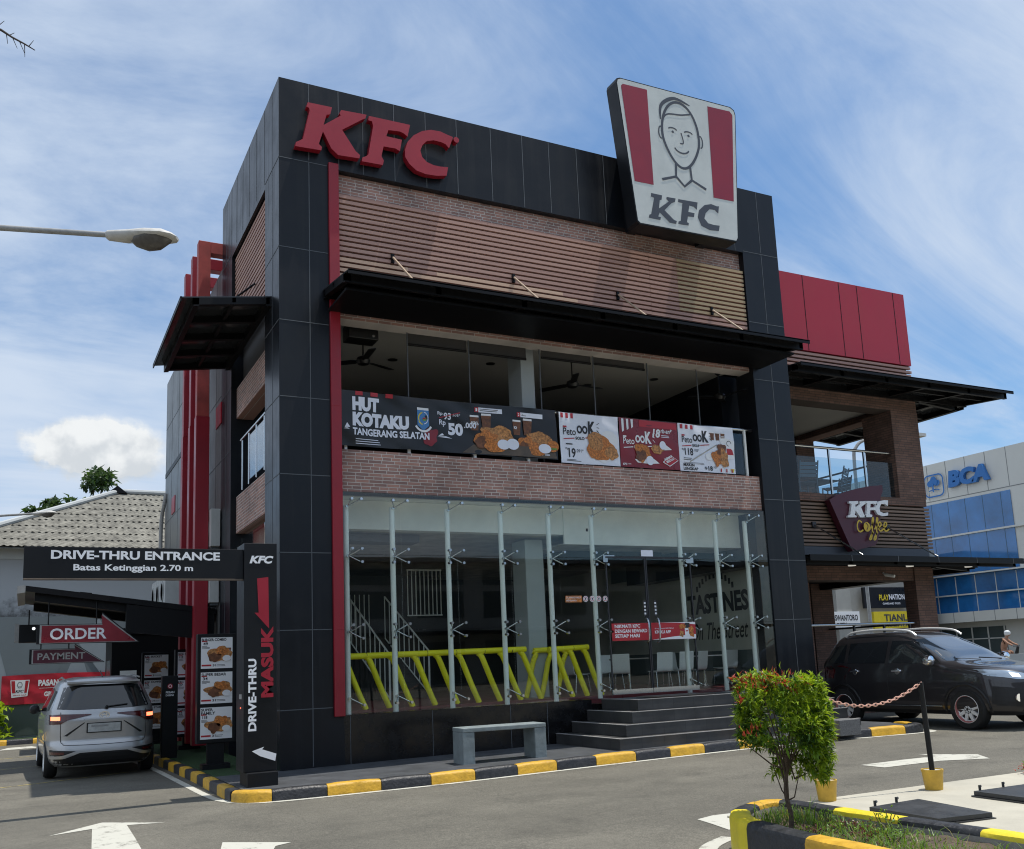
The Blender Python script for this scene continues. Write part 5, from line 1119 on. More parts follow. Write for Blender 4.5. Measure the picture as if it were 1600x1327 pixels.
for i, (x, y, a, lb) in enumerate(SCH):
    if i == 0: s0.location = (x, y, 4.67); s0.rotation_euler = (0, 0, math.radians(a)); s0['label'] = lb; s0['group'] = 'slatted chairs on the balcony'
    else: dup(s0, lb, (x, y, 4.67), math.radians(a))
table('grey table among the slatted chairs on the balcony', 13.9, 3.3, 4.67, 'chair_grey', .8); table('second grey table in the shaded balcony corner', 12.6, 3.0, 4.67, 'chair_grey', .7)
t = thing('wicker_stool', 'pale chair standing behind the dark car at the wing corner', 'chair', (10.55, 1.0, 0.0), 0.4)
m = MB(); m.box(-.2, .2, -.2, .2, .44, .47, 'galvanised'); m.build('seat', t); m = MB(); m.box(-.2, .2, .18, .205, .48, .98, 'galvanised'); m.build('backrest', t)
for sx in (-1, 1):
    for sy in (-1, 1): MB().tube((sx * .18, sy * .18, .44), (sx * .2, sy * .2, 0), .014, 'galvanised', 8).build('leg', t)
# fans, blinds, speaker
def fan(label, x, y, z, rot):
    t = thing('ceiling_fan', label, 'fan', (x, y, z), math.radians(rot), 'black ceiling fans upstairs')
    m = MB(); m.tube((0, 0, .05), (0, 0, .51), .013, 'fan_black', 8); m.lathe([(.02, .43), (.06, .47), (.07, .51)], 'fan_black'); m.build('rod', t)
    m = MB(); m.lathe([(.03, -.09), (.09, -.07), (.12, -.01), (.10, .04), (.03, .07)], 'fan_black'); m.build('motor', t, smooth=True)
    for k in range(3):
        a = k * 2 * math.pi / 3; c, s = math.cos(a), math.sin(a); m = MB(); vs = []
        for d in (0, .008):
            for r_, w in ((.10, .02), (.16, .06), (.60, .068), (.66, .055)):
                for q in (-1, 1): vs.append((r_ * c - q * w * s, r_ * s + q * w * c, -.02 + d + q * .012))
        fs = [(0, 1, 3, 2), (2, 3, 5, 4), (4, 5, 7, 6), (8, 10, 11, 9), (10, 12, 13, 11), (12, 14, 15, 13), (0, 2, 10, 8), (2, 4, 12, 10), (4, 6, 14, 12), (1, 9, 11, 3), (3, 11, 13, 5), (5, 13, 15, 7), (6, 7, 15, 14), (0, 8, 9, 1)]
        m.add(vs, fs, 'fan_black').build('blade', t)
fan('black ceiling fan nearest the red trim, under the dark loudspeaker', 1.62, 0.95, 6.42, 25); fan('black ceiling fan above the middle of the railing, behind the column line', 5.66, 0.95, 6.42, 5); fan('black ceiling fan nearest the far pillar', 8.95, 0.75, 6.42, 40)
t = thing('loudspeaker', 'black loudspeaker box hung under the upper ceiling beside the red trim', 'speaker', (1.48, .62, 6.62)); m = MB(); m.box(-.25, .25, -.15, .18, 0, .26, 'fan_black'); m.build('cabinet', t, bevel=.01); m = MB(); m.tube((.16, -.151, .06), (.16, -.156, .06), .02, 'steel', 12); m.tube((-.1, 0, .26), (-.1, 0, .275), .03, 'fan_black'); m.build('badge', t)
for k, (x0, x1, zb, lb) in enumerate(((2.19, 3.24, 6.69, 'grey roller blind second from the red trim, pulled lowest'), (3.29, 4.38, 6.68, 'grey roller blind in front of the upper column'), (4.69, 5.70, 6.745, 'narrow rolled blind just past the upper column'), (5.76, 6.88, 6.755, 'rolled blind above the pale poster'))):
    t = thing('roller_blind', lb, 'blind', (x0, .36, zb - .12)); m = MB(); m.box(0, x1 - x0, -.004, .004, .0, 7.04 - zb, 'dark_wall'); m.build('fabric', t); m = MB(); m.tube((0, 0, 0), (x1 - x0, 0, 0), .022, 'canopy_black', 8); m.build('weight_bar', t)
# air conditioners on the side wall
def ac(label, y, z, w=.85, h=.62):
    t = thing('air_conditioner', label, 'air conditioner', (-.02, y, z), group='air conditioner units on the grey side wall')
    m = MB(); m.box(-.34, 0, -w / 2, w / 2, 0, h, 'ac_white'); m.build('housing', t, bevel=.01)
    m = MB(); m.tube((-.341, .08, h / 2), (-.35, .08, h / 2), .25, 'ac_grille', 24)
    for k in range(5): m.lathe([(.05 * (k + 1) - .006, -.356), (.05 * (k + 1) + .006, -.356), (.05 * (k + 1) + .006, -.351)], 'ac_white', (0, .08, h / 2), 'x', 24)
    F = Frame((0, -w / 2 - .002, 0), (1, 0, 0)); m.build('fan_grille', t); m = MB()
    for q in (-.3, .3): m.box(-.3, .0, q - .02, q + .02, -.05, -.001, 'cladding_joint')
    m.build('bracket', t); return t
a0 = ac('lone white air conditioner unit high beside the nearest red fin', 4.98, 3.75); a0.scale = (.5, .8, 1.15)
ac('white air conditioner unit at canopy height, nearer of two beside the red fin', 4.97, 2.70).scale = (.5, .55, 1); ac('white air conditioner unit at canopy height, farther of two beside the red fin', 5.46, 2.70).scale = (.5, .55, 1)
for k, y in enumerate((10.2, 11.1, 12.0)): ac(('grey air conditioner unit low on the wing, nearest of a row of three', 'grey air conditioner unit low on the wing, middle of a row of three', 'grey air conditioner unit low on the wing, last of a row of three')[k], y, 3.0, .8, .75)
t = thing('security_camera', 'small white security camera on the wing beam', 'camera', (13.55, 1.2, 2.92)); m = MB(); m.tube((0, -.02, 0), (0.05, -.22, -.05), .035, 'white_paint', 12); m.build('body', t); m = MB(); m.tube((0, .04, .05), (0, -.02, 0), .02, 'white_paint', 8); m.build('bracket', t)

# ------------------------------------------------------------------ cars
def pchip(x, y, q):
    x = np.array(x, float); y = np.array(y, float); h = np.diff(x); d = np.diff(y) / h; m = np.zeros_like(y); m[0] = d[0]; m[-1] = d[-1]
    for i in range(1, len(x) - 1):
        if d[i - 1] * d[i] > 0: w1 = 2 * h[i] + h[i - 1]; w2 = h[i] + 2 * h[i - 1]; m[i] = (w1 + w2) / (w1 / d[i - 1] + w2 / d[i])
    i = np.clip(np.searchsorted(x, q) - 1, 0, len(x) - 2); t = (q - x[i]) / h[i]
    return (2 * t**3 - 3 * t**2 + 1) * y[i] + (t**3 - 2 * t**2 + t) * h[i] * m[i] + (-2 * t**3 + 3 * t**2) * y[i + 1] + (t**3 - t**2) * h[i] * m[i + 1]
class Body:
    """car skin as stacked rounded outlines: levels are (height, half width, rear y, front y, squareness)"""
    def __init__(s, levels): s.L = [np.array(c, float) for c in zip(*levels)]
    def at(s, z): return [float(pchip(s.L[0], c, np.array(float(np.clip(z, s.L[0][0], s.L[0][-1]))))) for c in s.L[1:]]
    def side(s, y, z, off=0):
        w, r, f, n = s.at(z); c = (r + f) / 2; k = min(.999, abs(y - c) / ((f - r) / 2)); return w * (1 - k**n) ** (1 / n) + off
    def end(s, x, z, rear, off=0):
        w, r, f, n = s.at(z); c = (r + f) / 2; k = min(.995, abs(x) / w); d = (f - r) / 2 * (1 - k**n) ** (1 / n); return c - d - off if rear else c + d + off
    def mesh(s, mat, nz=56, na=144):
        mb = MB(); z0, z1 = s.L[0][0], s.L[0][-1]; vs = []
        for j in range(nz + 1):
            z = z0 + (z1 - z0) * (j / nz); w, r, f, n = s.at(z); c = (r + f) / 2; l = (f - r) / 2
            for i in range(na):
                t = 2 * math.pi * i / na; ct, st = math.cos(t), math.sin(t)
                # mix of even and corner-weighted sampling
                rad = (abs(ct / w) ** n + abs(st / l) ** n) ** (-1 / n) if True else 1
                vs.append((ct * rad, c + st * rad, z))
        fs = [(j * na + i, j * na + (i + 1) % na, (j + 1) * na + (i + 1) % na, (j + 1) * na + i) for j in range(nz) for i in range(na)]
        fs += [tuple(range(na))[::-1], tuple(nz * na + i for i in range(na))]
        mb.add(vs, fs, mat); return mb
def resample(pts, n):
    P = [Vector((a, b, 0)) for a, b in pts]; cum = [0]
    for a, b in zip(P, P[1:]): cum.append(cum[-1] + (b - a).length)
    out = []
    for i in range(n + 1):
        t = cum[-1] * i / n
        for k in range(len(P) - 1):
            if t <= cum[k + 1] + 1e-9: q = P[k].lerp(P[k + 1], (t - cum[k]) / max(1e-9, cum[k + 1] - cum[k])); out.append((q.x, q.y)); break
    return out
def patch(mb, fn, lo, hi, mat, n=14, m=5, thick=0.0):
    """a panel laid on a car surface between a lower and an upper outline"""
    A, Bq = resample(lo, n), resample(hi, n); vs = []
    for j in range(m + 1):
        for i in range(n + 1):
            t = j / m; vs.append(fn(A[i][0] + (Bq[i][0] - A[i][0]) * t, A[i][1] + (Bq[i][1] - A[i][1]) * t))
    fs = [(j * (n + 1) + i, j * (n + 1) + i + 1, (j + 1) * (n + 1) + i + 1, (j + 1) * (n + 1) + i) for j in range(m) for i in range(n)]
    mb.add(vs, fs, mat); return mb
def cut_arches(o, ys, r, w):
    for y in ys:
        for s in (-1, 1):
            m = MB(); m.tube((s * (w - .22), y, r[1]), (s * (w + .3), y, r[1]), r[0], 'car_black', 40); q = m.build('arch_cutter')
            b = o.modifiers.new('arch', 'BOOLEAN'); b.operation = 'DIFFERENCE'; b.object = q; b.solver = 'EXACT'
            dg = bpy.context.evaluated_depsgraph_get(); me = bpy.data.meshes.new_from_object(o.evaluated_get(dg)); o.modifiers.clear(); old = o.data; o.data = me; bpy.data.meshes.remove(old); bpy.data.objects.remove(q)
    for p in o.data.polygons: p.use_smooth = True
    o.data.set_sharp_from_angle(angle=math.radians(38))
def wheel(parent, x, y, r, s, style):
    """s = +1 or -1: the outer side"""
    m = MB(); w = .20; prof = [(r * .66, -w / 2), (r * .90, -w / 2), (r * .985, -w / 2 + .03), (r, -w / 2 + .06), (r, w / 2 - .06), (r * .985, w / 2 - .03), (r * .90, w / 2), (r * .66, w / 2)]
    m.lathe([(a, h * s) for a, h in prof], 'tyre', (x, y, r), 'x', 36, caps=False); t = m.build('wheel', parent, smooth=True)
    m = MB(); R = r * .68; o = x + s * (w / 2 - .01)
    m.lathe([(R, -s * .12), (R, s * .008), (R * .94, s * .012), (R * .90, s * .0), (R * .84, -s * .03), (R * .78, -s * .045)], 'alloy', (o, y, r), 'x', 36, mats=['alloy', 'alloy', 'rim_red' if style == 'mesh' else 'alloy', 'rim_red' if style == 'mesh' else 'alloy', 'alloy', 'car_black'], caps=False); m.tube((o - s * .075, y, r), (o - s * .062, y, r), R * .95, 'car_black', 30)
    ns = 9 if style == 'mesh' else 5
    for k in range(ns):
        a = 2 * math.pi * k / ns + .2; ca, sa = math.cos(a), math.sin(a); F = Frame((o - s * .045, y, r), (0, ca, sa), (0, -sa, ca)); F.n = Vector((s, 0, 0))
        m.prism(F, [(R * .16, -.034), (R * .86, -.020 if style == 'mesh' else -.035), (R * .86, .020 if style == 'mesh' else .035), (R * .16, .034)], -.01, .025, 'alloy')
    m.tube((o - s * .06, y, r), (o - s * .012, y, r), R * .24, 'alloy', 20); m.tube((o - s * .02, y, r), (o - s * .009, y, r), R * .10, 'car_black', 14)
    for k in range(5): a = 2 * math.pi * k / 5; m.tube((o - s * .02, y + R * .17 * math.cos(a), r + R * .17 * math.sin(a)), (o - s * .008, y + R * .17 * math.cos(a), r + R * .17 * math.sin(a)), .010, 'car_black', 6)
    m.build('rim', t, smooth=True); return t

def silver_car():
    t = thing('silver_car', 'silver people carrier waiting in the drive-through lane with its brake lights lit', 'car', (-2.06, 2.95, -.15), math.radians(1.5)); t.scale = (.945, .945, .945)
    Bd = Body([(.20, .74, .10, 4.25, 6), (.28, .82, .02, 4.34, 6), (.42, .855, -.02, 4.38, 6), (.56, .865, -.0, 4.40, 6), (.62, .86, .035, 4.39, 6), (.80, .868, .03, 4.36, 6), (.95, .865, .025, 4.22, 6), (1.03, .852, .05, 3.60, 6), (1.10, .838, .07, 3.38, 6), (1.30, .765, .17, 3.02, 5.5), (1.48, .69, .27, 2.70, 5), (1.58, .63, .33, 2.50, 4.5), (1.635, .56, .42, 2.30, 4), (1.66, .40, .62, 2.05, 3.5)])
    o = Bd.mesh('car_silver').build('body', t); cut_arches(o, (.82, 3.47), (.36, .32), .86)
    rear = lambda x, z, d=.004: (x, Bd.end(x, z, True, d), z)
    for s in (-1, 1):
        for y in (.82, 3.47): wheel(t, s * .76, y, .315, s, 'plain')
    m = MB(); patch(m, lambda a, b: rear(a, b, .006), [(-.785, 1.145), (-.4, 1.12), (.4, 1.12), (.785, 1.145)], [(-.672, 1.48), (-.4, 1.52), (.4, 1.52), (.672, 1.48)], 'car_glass', 20, 6); m.build('rear_window', t, smooth=True)
    m = MB()
    patch(m, lambda a, b: (a, Bd.end(a, b, True, .05), b), [(-.57, 1.525), (.57, 1.525)], [(-.52, 1.60), (.52, 1.60)], 'car_silver', 14, 3)
    m.box(-.57, .57, .24, .40, 1.55, 1.58, 'car_silver'); m.tube((0, .45, 1.63), (-.02, .75, 1.75), .01, 'car_black', 6); m.build('spoiler', t)
    for s in (-1, 1):
        m = MB(); f = lambda a, b: rear(s * a, b, .012)
        patch(m, f, [(.20, 1.03), (.55, .965), (.66, .90), (.85, .89)], [(.20, 1.045), (.55, 1.055), (.66, 1.06), (.85, 1.05)], 'lamp_red', 18, 4); lm = m.build('tail_light', t, smooth=True)
        m = MB(); patch(m, lambda a, b: rear(s * a, b, .018), [(.67, .96), (.80, .96)], [(.67, 1.02), (.80, 1.02)], 'lamp_lit', 6, 3); m.build('lit_lamp', lm)
        m = MB(); patch(m, lambda a, b: rear(s * a, b, .008), [(.28, .43), (.60, .395), (.84, .40)], [(.28, .445), (.60, .475), (.84, .49)], 'car_black', 12, 3); patch(m, lambda a, b: rear(s * a, b, .014), [(.60, .41), (.80, .41)], [(.60, .45), (.80, .455)], 'lamp_red', 8, 2); m.build('reflector', t)
        m = MB(); fs = lambda a, b: (s * Bd.side(a, b, .005), a, b)
        patch(m, fs, [(.55, 1.12), (1.5, 1.09), (2.9, 1.07), (3.25, 1.08)], [(.62, 1.43), (1.5, 1.49), (2.5, 1.46), (2.75, 1.40)], 'car_glass', 24, 5); m.build('side_window', t, smooth=True)
        m = MB(); m.lathe([(.02, -.05), (.07, -.03), (.09, .03), (.05, .08)], 'car_black', (s * .95, 2.95, 1.10), 'y', 14); m.tube((s * .84, 2.98, 1.06), (s * .92, 2.98, 1.09), .02, 'car_black'); m.build('mirror', t, smooth=True)
        m = MB(); m.path([(s * .60, .6, 1.625), (s * .585, 1.4, 1.665), (s * .58, 2.2, 1.64)], .016, 'car_silver', 8); m.build('roof_rail', t)
    m = MB(); ol = [(-.66, 1.09), (-.655, .66), (-.62, .585), (-.55, .56), (0, .545), (.55, .56), (.62, .585), (.655, .66), (.66, 1.09)]
    pts = smooth_path([(a, b, 0) for a, b in ol], 6); P = [rear(p.x, p.y, .002) for p in pts]; m.path(P, .0045, 'car_black', 5); m.build('tailgate_seam', t)
    m = MB(); patch(m, lambda a, b: rear(a, b, .004), [(-.62, .70), (-.30, .92), (.30, .92), (.62, .70)], [(-.60, .74), (-.30, .975), (.30, .975), (.60, .74)], 'car_silver', 24, 3)
    for s in (-1, 1): patch(m, lambda a, b: rear(s * a, b, .003), [(.30, .90), (.56, .70)], [(.30, .96), (.62, .71)], 'car_black', 8, 2)
    m.build('plate_recess', t)
    m = MB(); F = Frame((0, Bd.end(0, .84, True, .012), 0)); m.fbox(F, -.27, .27, .735, .90, -.01, .0, 'car_black'); m.frect(F, -.25, .25, .75, .885, .003, 'plate_white'); lines(m, F, -.2, .83, .4, 1, .03, .02, 'galvanised', .005, 3); m.build('number_plate', t)
    m = MB(); F = Frame((0, Bd.end(0, 1.01, True, .014), 1.02)); m.ribbon(F, arc(0, 0, .075, .052, 0, 360, 28), .014, 0, 'chrome'); m.ribbon(F, arc(0, .0, .03, .05, 0, 360, 20), .010, .002, 'chrome'); m.ribbon(F, arc(0, .022, .06, .022, 0, 360, 20), .010, .003, 'chrome'); m.build('oval_badge', t)
    m = MB(); patch(m, lambda a, b: rear(a, b, .006), [(-.84, .22), (.84, .22)], [(-.84, .40), (-.4, .46), (.4, .46), (.84, .40)], 'car_black', 30, 4); m.build('lower_bumper', t)
    m = MB(); patch(m, lambda a, b: rear(a, b, .03), [(-.80, .34), (-.60, .345), (-.36, .43), (.36, .43), (.60, .345), (.80, .34)], [(-.82, .385), (-.62, .395), (-.38, .475), (.38, .475), (.62, .395), (.82, .385)], 'car_silver', 36, 3); m.build('skid_garnish', t, smooth=True)
    m = MB(); a = rear(.02, 1.15, .02); b = rear(.36, 1.18, .02); m.tube(a, b, .012, 'car_black', 6); m.tube(rear(.05, 1.13, .01), rear(.02, 1.15, .03), .03, 'car_black', 10); m.build('wiper', t)
    m = MB(); m.text(Frame((0, Bd.end(-.45, .64, True, .006), 0)), 'LVX', .42, .66, .09, .03, 0, 'chrome'); m.build('trim_badge', t) if False else None
silver_car()

def dark_car():
    t = thing('dark_suv', 'dark grey seven seater with white and red rimmed wheels parked by the corner wing', 'car', (11.26, .62, -.035), math.pi)
    # local +y is the front; the car points at world -y
    Bd = Body([(.24, .76, .30, 4.34, 6), (.32, .835, .23, 4.41, 6), (.50, .862, .20, 4.45, 5.5), (.75, .868, .20, 4.44, 5), (.90, .862, .22, 4.36, 5), (1.00, .852, .24, 4.12, 5), (1.05, .845, .25, 3.70, 5.5), (1.10, .835, .27, 3.40, 6), (1.30, .765, .40, 3.0, 5.5), (1.48, .69, .52, 2.62, 5), (1.57, .63, .60, 2.42, 4.5), (1.625, .56, .70, 2.2, 4), (1.65, .40, .88, 1.9, 3.5)])
    o = Bd.mesh('car_dark').build('body', t); cut_arches(o, (.96, 3.56), (.385, .33), .86)
    for s in (-1, 1):
        for y in (.96, 3.56): wheel(t, s * .765, y, .335, s, 'mesh')
        fs = lambda a, b, d=.005: (s * Bd.side(a, b, d), a, b)
        for nm, lo, hi in (('side_window', [(.58, 1.14), (1.02, 1.12)], [(.72, 1.42), (1.02, 1.47)]), ('side_window', [(1.10, 1.12), (1.98, 1.10)], [(1.10, 1.475), (1.98, 1.49)]), ('side_window', [(2.06, 1.10), (2.95, 1.08), (3.12, 1.08)], [(2.06, 1.49), (2.45, 1.475), (2.62, 1.43)])):
            m = MB(); patch(m, fs, lo, hi, 'car_glass', 16, 5); m.build(nm, t, smooth=True)
        m = MB()
        for y0 in (1.06, 2.02, 3.20): m.path([fs(y0 + .0, z, .001) for z in (.42, .7, .95, 1.08)], .004, 'car_black', 5)
        m.path([fs(y0, .40, .001) for y0 in (1.4, 1.8, 2.4, 3.1)], .004, 'car_black', 5); m.build('door_seam', t)
        for y0 in (1.28, 2.24):
            m = MB(); m.lathe([(.012, 0), (.055, .004), (.05, .012)], 'chrome', (s * (Bd.side(y0, .96) - .004 if s < 0 else Bd.side(y0, .96) - .004), y0, .955), 'x', 18); a = fs(y0 - .09, .965, .022); b = fs(y0 + .09, .972, .022); m.tube(a, b, .016, 'chrome', 8); m.tube(fs(y0 - .09, .965, -.01), a, .014, 'chrome'); m.tube(fs(y0 + .09, .97, -.01), b, .014, 'chrome'); m.build('door_handle', t, smooth=True)
        m = MB(); m.lathe([(.02, -.05), (.075, -.035), (.095, .03), (.08, .09), (.02, .12)], 'chrome', (s * .97, 2.98, 1.13), 'y', 18); m.tube((s * .83, 2.98, 1.07), (s * .93, 2.98, 1.10), .022, 'car_black'); m.build('mirror', t, smooth=True)
        m = MB(); m.path(smooth_path([(s * .585, .90, 1.60), (s * .585, 1.08, 1.675), (s * .58, 1.7, 1.70), (s * .575, 2.3, 1.655), (s * .58, 2.5, 1.56)], 5), .02, 'alloy', 8); m.build('roof_rail', t, smooth=True)
        m = MB(); fe = lambda a, b, d=.008: (s * a, Bd.end(a, b, False, d), b)
        patch(m, fe, [(.44, .80), (.62, .80), (.80, .86)], [(.42, .88), (.62, .93), (.838, .98)], 'lamp_clear', 14, 4); patch(m, lambda a, b: fe(a, b, .013), [(.56, .83), (.66, .84)], [(.56, .89), (.66, .91)], 'lamp_white', 6, 3); m.build('headlight', t, smooth=True)
        m = MB(); patch(m, lambda a, b: fs(a, b, .006), [(3.90, .88), (4.10, .88)], [(3.78, .97), (4.05, .95)], 'lamp_clear', 8, 3); m.build('corner_light', t)
        m = MB(); patch(m, fe, [(.46, .36), (.80, .40)], [(.46, .62), (.80, .70)], 'car_black', 10, 4); patch(m, lambda a, b: fs(a, b, .004), [(4.0, .42), (4.22, .42)], [(4.02, .70), (4.26, .66)], 'car_black', 6, 4); m.lathe([(.045, .0), (.06, .0), (.06, .02), (.045, .02)], 'chrome', (s * .66, Bd.end(.66, .52, False, 0), .52), 'y', 20); m.build('fog_lamp', t)
        m = MB(); q = [fs(.96 + .40 * math.cos(a), .33 + .40 * math.sin(a), .004) for a in [math.radians(-6 + 192 * i / 18) for i in range(19)]]; m.path(q, .022, 'car_black', 6); q = [fs(3.56 + .40 * math.cos(a), .33 + .40 * math.sin(a), .004) for a in [math.radians(-6 + 192 * i / 18) for i in range(19)]]; m.path(q, .022, 'car_black', 6); m.build('wheel_arch_trim', t, smooth=True)
        m = MB(); patch(m, lambda a, b: fs(a, b, .006), [(1.4, .26), (3.1, .26)], [(1.4, .36), (3.1, .36)], 'car_black', 10, 2); m.path([fs(a, .375, .008) for a in (1.42, 2.0, 2.6, 3.1)], .007, 'chrome', 6); m.build('sill', t)
        m = MB(); patch(m, lambda a, b: (s * a, Bd.end(a, b, True, .008), b), [(.56, .86), (.85, .84)], [(.56, 1.02), (.845, 1.08)], 'lamp_red', 8, 4); patch(m, lambda a, b: fs(a, b, .007), [(.30, .86), (.48, .92)], [(.34, 1.06), (.54, 1.03)], 'lamp_red', 8, 3); m.build('tail_light', t)
    m = MB(); patch(m, lambda a, b: (a, Bd.end(a, b, False, .006), b), [(-.74, 1.115), (0, 1.10), (.74, 1.115)], [(-.60, 1.50), (0, 1.53), (.60, 1.50)], 'windscreen', 20, 8); m.build('windscreen', t, smooth=True)
    m = MB()
    for x in (-.42, .12): m.tube((x, Bd.end(x, 1.115, False, .012), 1.115), (x + .46, Bd.end(x + .46, 1.15, False, .016), 1.15), .010, 'car_black', 6)
    m.build('wiper', t)
    m = MB(); patch(m, lambda a, b: (a, Bd.end(a, b, False, .008), b), [(-.44, .70), (.44, .70)], [(-.42, .86), (.42, .86)], 'car_black', 14, 3); patch(m, lambda a, b: (a, Bd.end(a, b, False, .016), b), [(-.46, .83), (.46, .83)], [(-.44, .875), (.44, .875)], 'chrome', 14, 2); patch(m, lambda a, b: (a, Bd.end(a, b, False, .007), b), [(-.60, .30), (.60, .30)], [(-.50, .50), (.50, .50)], 'car_black', 14, 3); m.build('grille', t)
    m = MB(); patch(m, lambda a, b: (a, Bd.end(a, b, True, .006), b), [(-.62, 1.14), (.62, 1.14)], [(-.56, 1.48), (.56, 1.48)], 'car_glass', 14, 5); m.build('rear_window', t, smooth=True)
dark_car()

# ------------------------------------------------------------------ street lamps
def street_lamp(label, head, arm_from, scale, pole_xy, direction):
    t = thing('street_lamp', label, 'street lamp', (pole_xy[0], pole_xy[1], gz(pole_xy[0])))
    o = Vector((pole_xy[0], pole_xy[1], gz(pole_xy[0]))); h = Vector(head) - o; a = Vector(arm_from) - o; d = Vector(direction).normalized(); s = scale
    top = Vector((0, 0, a.z - .05))
    m = MB(); m.path([(0, 0, 0), (0, 0, top.z * .6), tuple(top)], [.09, .07, .05], 'galvanised', 14); m.build('pole', t, smooth=True)
    m = MB(); m.path([tuple(top), tuple(top.lerp(a, .5) + Vector((0, 0, .03))), tuple(a), tuple(h)], [.04, .034, .030, .028], 'galvanised', 12); m.build('arm', t, smooth=True)
    u = d; v = Vector((0, 0, 1)) - u * u.z; v.normalize(); w = u.cross(v)
    def loft(prof, mat, name):
        vs = []; n = 16
        for x, hw, zt, zb in prof:
            for i in range(n):
                q = 2 * math.pi * i / n; c_, s_ = math.cos(q), math.sin(q)
                vs.append(h + u * (x * s) + w * (hw * c_ * s) + v * ((zt if s_ > 0 else zb) * s_ * s))
        fs = [(k * n + i, k * n + (i + 1) % n, (k + 1) * n + (i + 1) % n, (k + 1) * n + i) for k in range(len(prof) - 1) for i in range(n)] + [tuple(range(n)), tuple(range((len(prof) - 1) * n, len(prof) * n))[::-1]]
        MB().add(vs, fs, mat).build(name, t, smooth=True)
    loft([(-.02, .05, .035, .045), (.0, .065, .045, .06), (.20, .10, .055, .075), (.40, .14, .075, .05), (.58, .15, .07, .03), (.68, .11, .035, .028), (.72, .05, .01, .02)], 'lamp_shell', 'housing')
    loft([(.24, .03, .0, .07), (.30, .10, .0, .12), (.42, .13, .0, .155), (.54, .12, .0, .135), (.64, .06, .0, .06), (.67, .02, 0, .02)], 'lamp_bowl', 'bowl')
street_lamp('grey cobra head street lamp reaching in against the sky', (-2.62, -3.89, 5.74), (-3.6, -3.4, 5.86), .95, (-6.4, -2.0), (.60, -.29, -.055))
street_lamp('small street lamp low over the house roof, far down the lane', (-3.15, 12.96, 5.60), (-3.91, 13.35, 5.58), .80, (-6.2, 14.6), (.6, -.3, .0))
t = thing('curved_lamp_post', 'thin lamp post with a curved arm seen through the balcony', 'street lamp', (27.6, 14.57, .15)); m = MB(); m.path(smooth_path([(0, 0, 0), (0, 0, 6), (0.02, 0, 9.0), (.15, -.05, 9.6), (.5, -.25, 9.9), (1.3, -.75, 10.0), (2.2, -1.2, 10.0)], 5), .07, 'galvanised', 8); m.build('pole', t, smooth=True); m = MB(); m.box(2.15, 2.75, -1.5, -1.1, 9.93, 10.06, 'lamp_shell'); m.build('lamp_head', t)

# ------------------------------------------------------------------ chain posts, hatches, planter
def chain_post(label, x, y, lean, top, pvc):
    t = thing('chain_post', label, 'post', (x, y, gz(x)), group='bucket posts with a chain')
    m = MB(); m.lathe([(.078, 0), (.083, .03), (.099, .185), (.104, .195), (.104, .215), (.094, .215), (.088, .195)], 'bucket_yellow', n=28); m.build('bucket', t, smooth=True)
    m = MB(); m.tube((0, 0, .19), (0, 0, .205), .090, 'cement_top', 24); m.build('cement', t)
    m = MB(); m.tube((0, 0, .20), (lean[0], lean[1], top), .026, 'sign_black', 12); m.build('pole', t, smooth=True)
    if pvc: m = MB(); m.tube((0, 0, .20), (.0, 0, .31), .045, 'pvc_grey', 18); m.build('sleeve', t, smooth=True)
chain_post('leaning black post in a yellow bucket, out on the concrete', 4.81, -6.84, (-.03, 0, 0), 1.06, False)
chain_post('black post with a grey sleeve in a yellow bucket behind the shrub', 3.62, -6.61, (-.05, .0, 0), 1.05, True)
def chain(p, q, sag, n):
    p, q = Vector(p), Vector(q); t = thing('hanging_chain', 'faded pink plastic chain hung between the two bucket posts', 'chain', tuple(p)); m = MB()
    pts = [p.lerp(q, i / n) - Vector((0, 0, sag * 4 * (i / n) * (1 - i / n))) for i in range(n + 1)]
    for i in range(n):
        a, b = pts[i] - p, pts[i + 1] - p; c = (a + b) / 2; d = (b - a); l = d.length * .66; d.normalize(); e = d.cross(Vector((0, 0, 1))).normalized(); f = d.cross(e)
        if i % 2: e = f
        ring = []
        for k in range(14):
            w = 2 * math.pi * k / 14; ring.append(c + d * (l * math.cos(w)) + e * (.0135 * math.sin(w)))
        ring.append(ring[0]); m.path([tuple(r) for r in ring], .0055, 'chain_pink', 6)
    m.build('links', t, smooth=True)
chain((4.785, -6.84, .975), (3.575, -6.61, .93), .17, 30)
def hatch(label, poly, h):
    cx = sum(p[0] for p in poly) / 4; cy = sum(p[1] for p in poly) / 4; z = gz(cx) + .02
    t = thing('steel_hatch', label, 'hatch cover', (cx, cy, z)); F = Frame((0, 0, 0), (1, 0, 0), (0, 1, 0))
    P = [(a - cx, b - cy) for a, b in poly]; m = MB(); m.prism(F, P, .012, h, 'hatch_metal'); m.build('lid', t, bevel=.006)
    m = MB(); m.prism(F, [(a * 1.05, b * 1.05) for a, b in P], -.03, .011, 'hatch_metal'); m.build('frame', t)
    m = MB(); a, b = Vector((*P[0], 0)), Vector((*P[3], 0))
    for k in (.12, .55): q = a.lerp(b, k); m.tube((q.x, q.y, h), (q.x, q.y, h + .045), .012, 'hatch_metal', 8); m.tube((q.x, q.y, h + .03), (q.x + .05, q.y + .03, h + .03), .012, 'hatch_metal', 8)
    m.build('hinge', t)
hatch('black steel hatch cover in the concrete, nearest the planter', [(3.36, -7.36), (3.30, -8.12), (3.84, -8.20), (4.02, -7.32)], .05)
hatch('black steel hatch cover in the concrete, near the leaning post', [(4.66, -7.40), (4.62, -8.0), (5.3, -8.06), (5.4, -7.42)], .05)

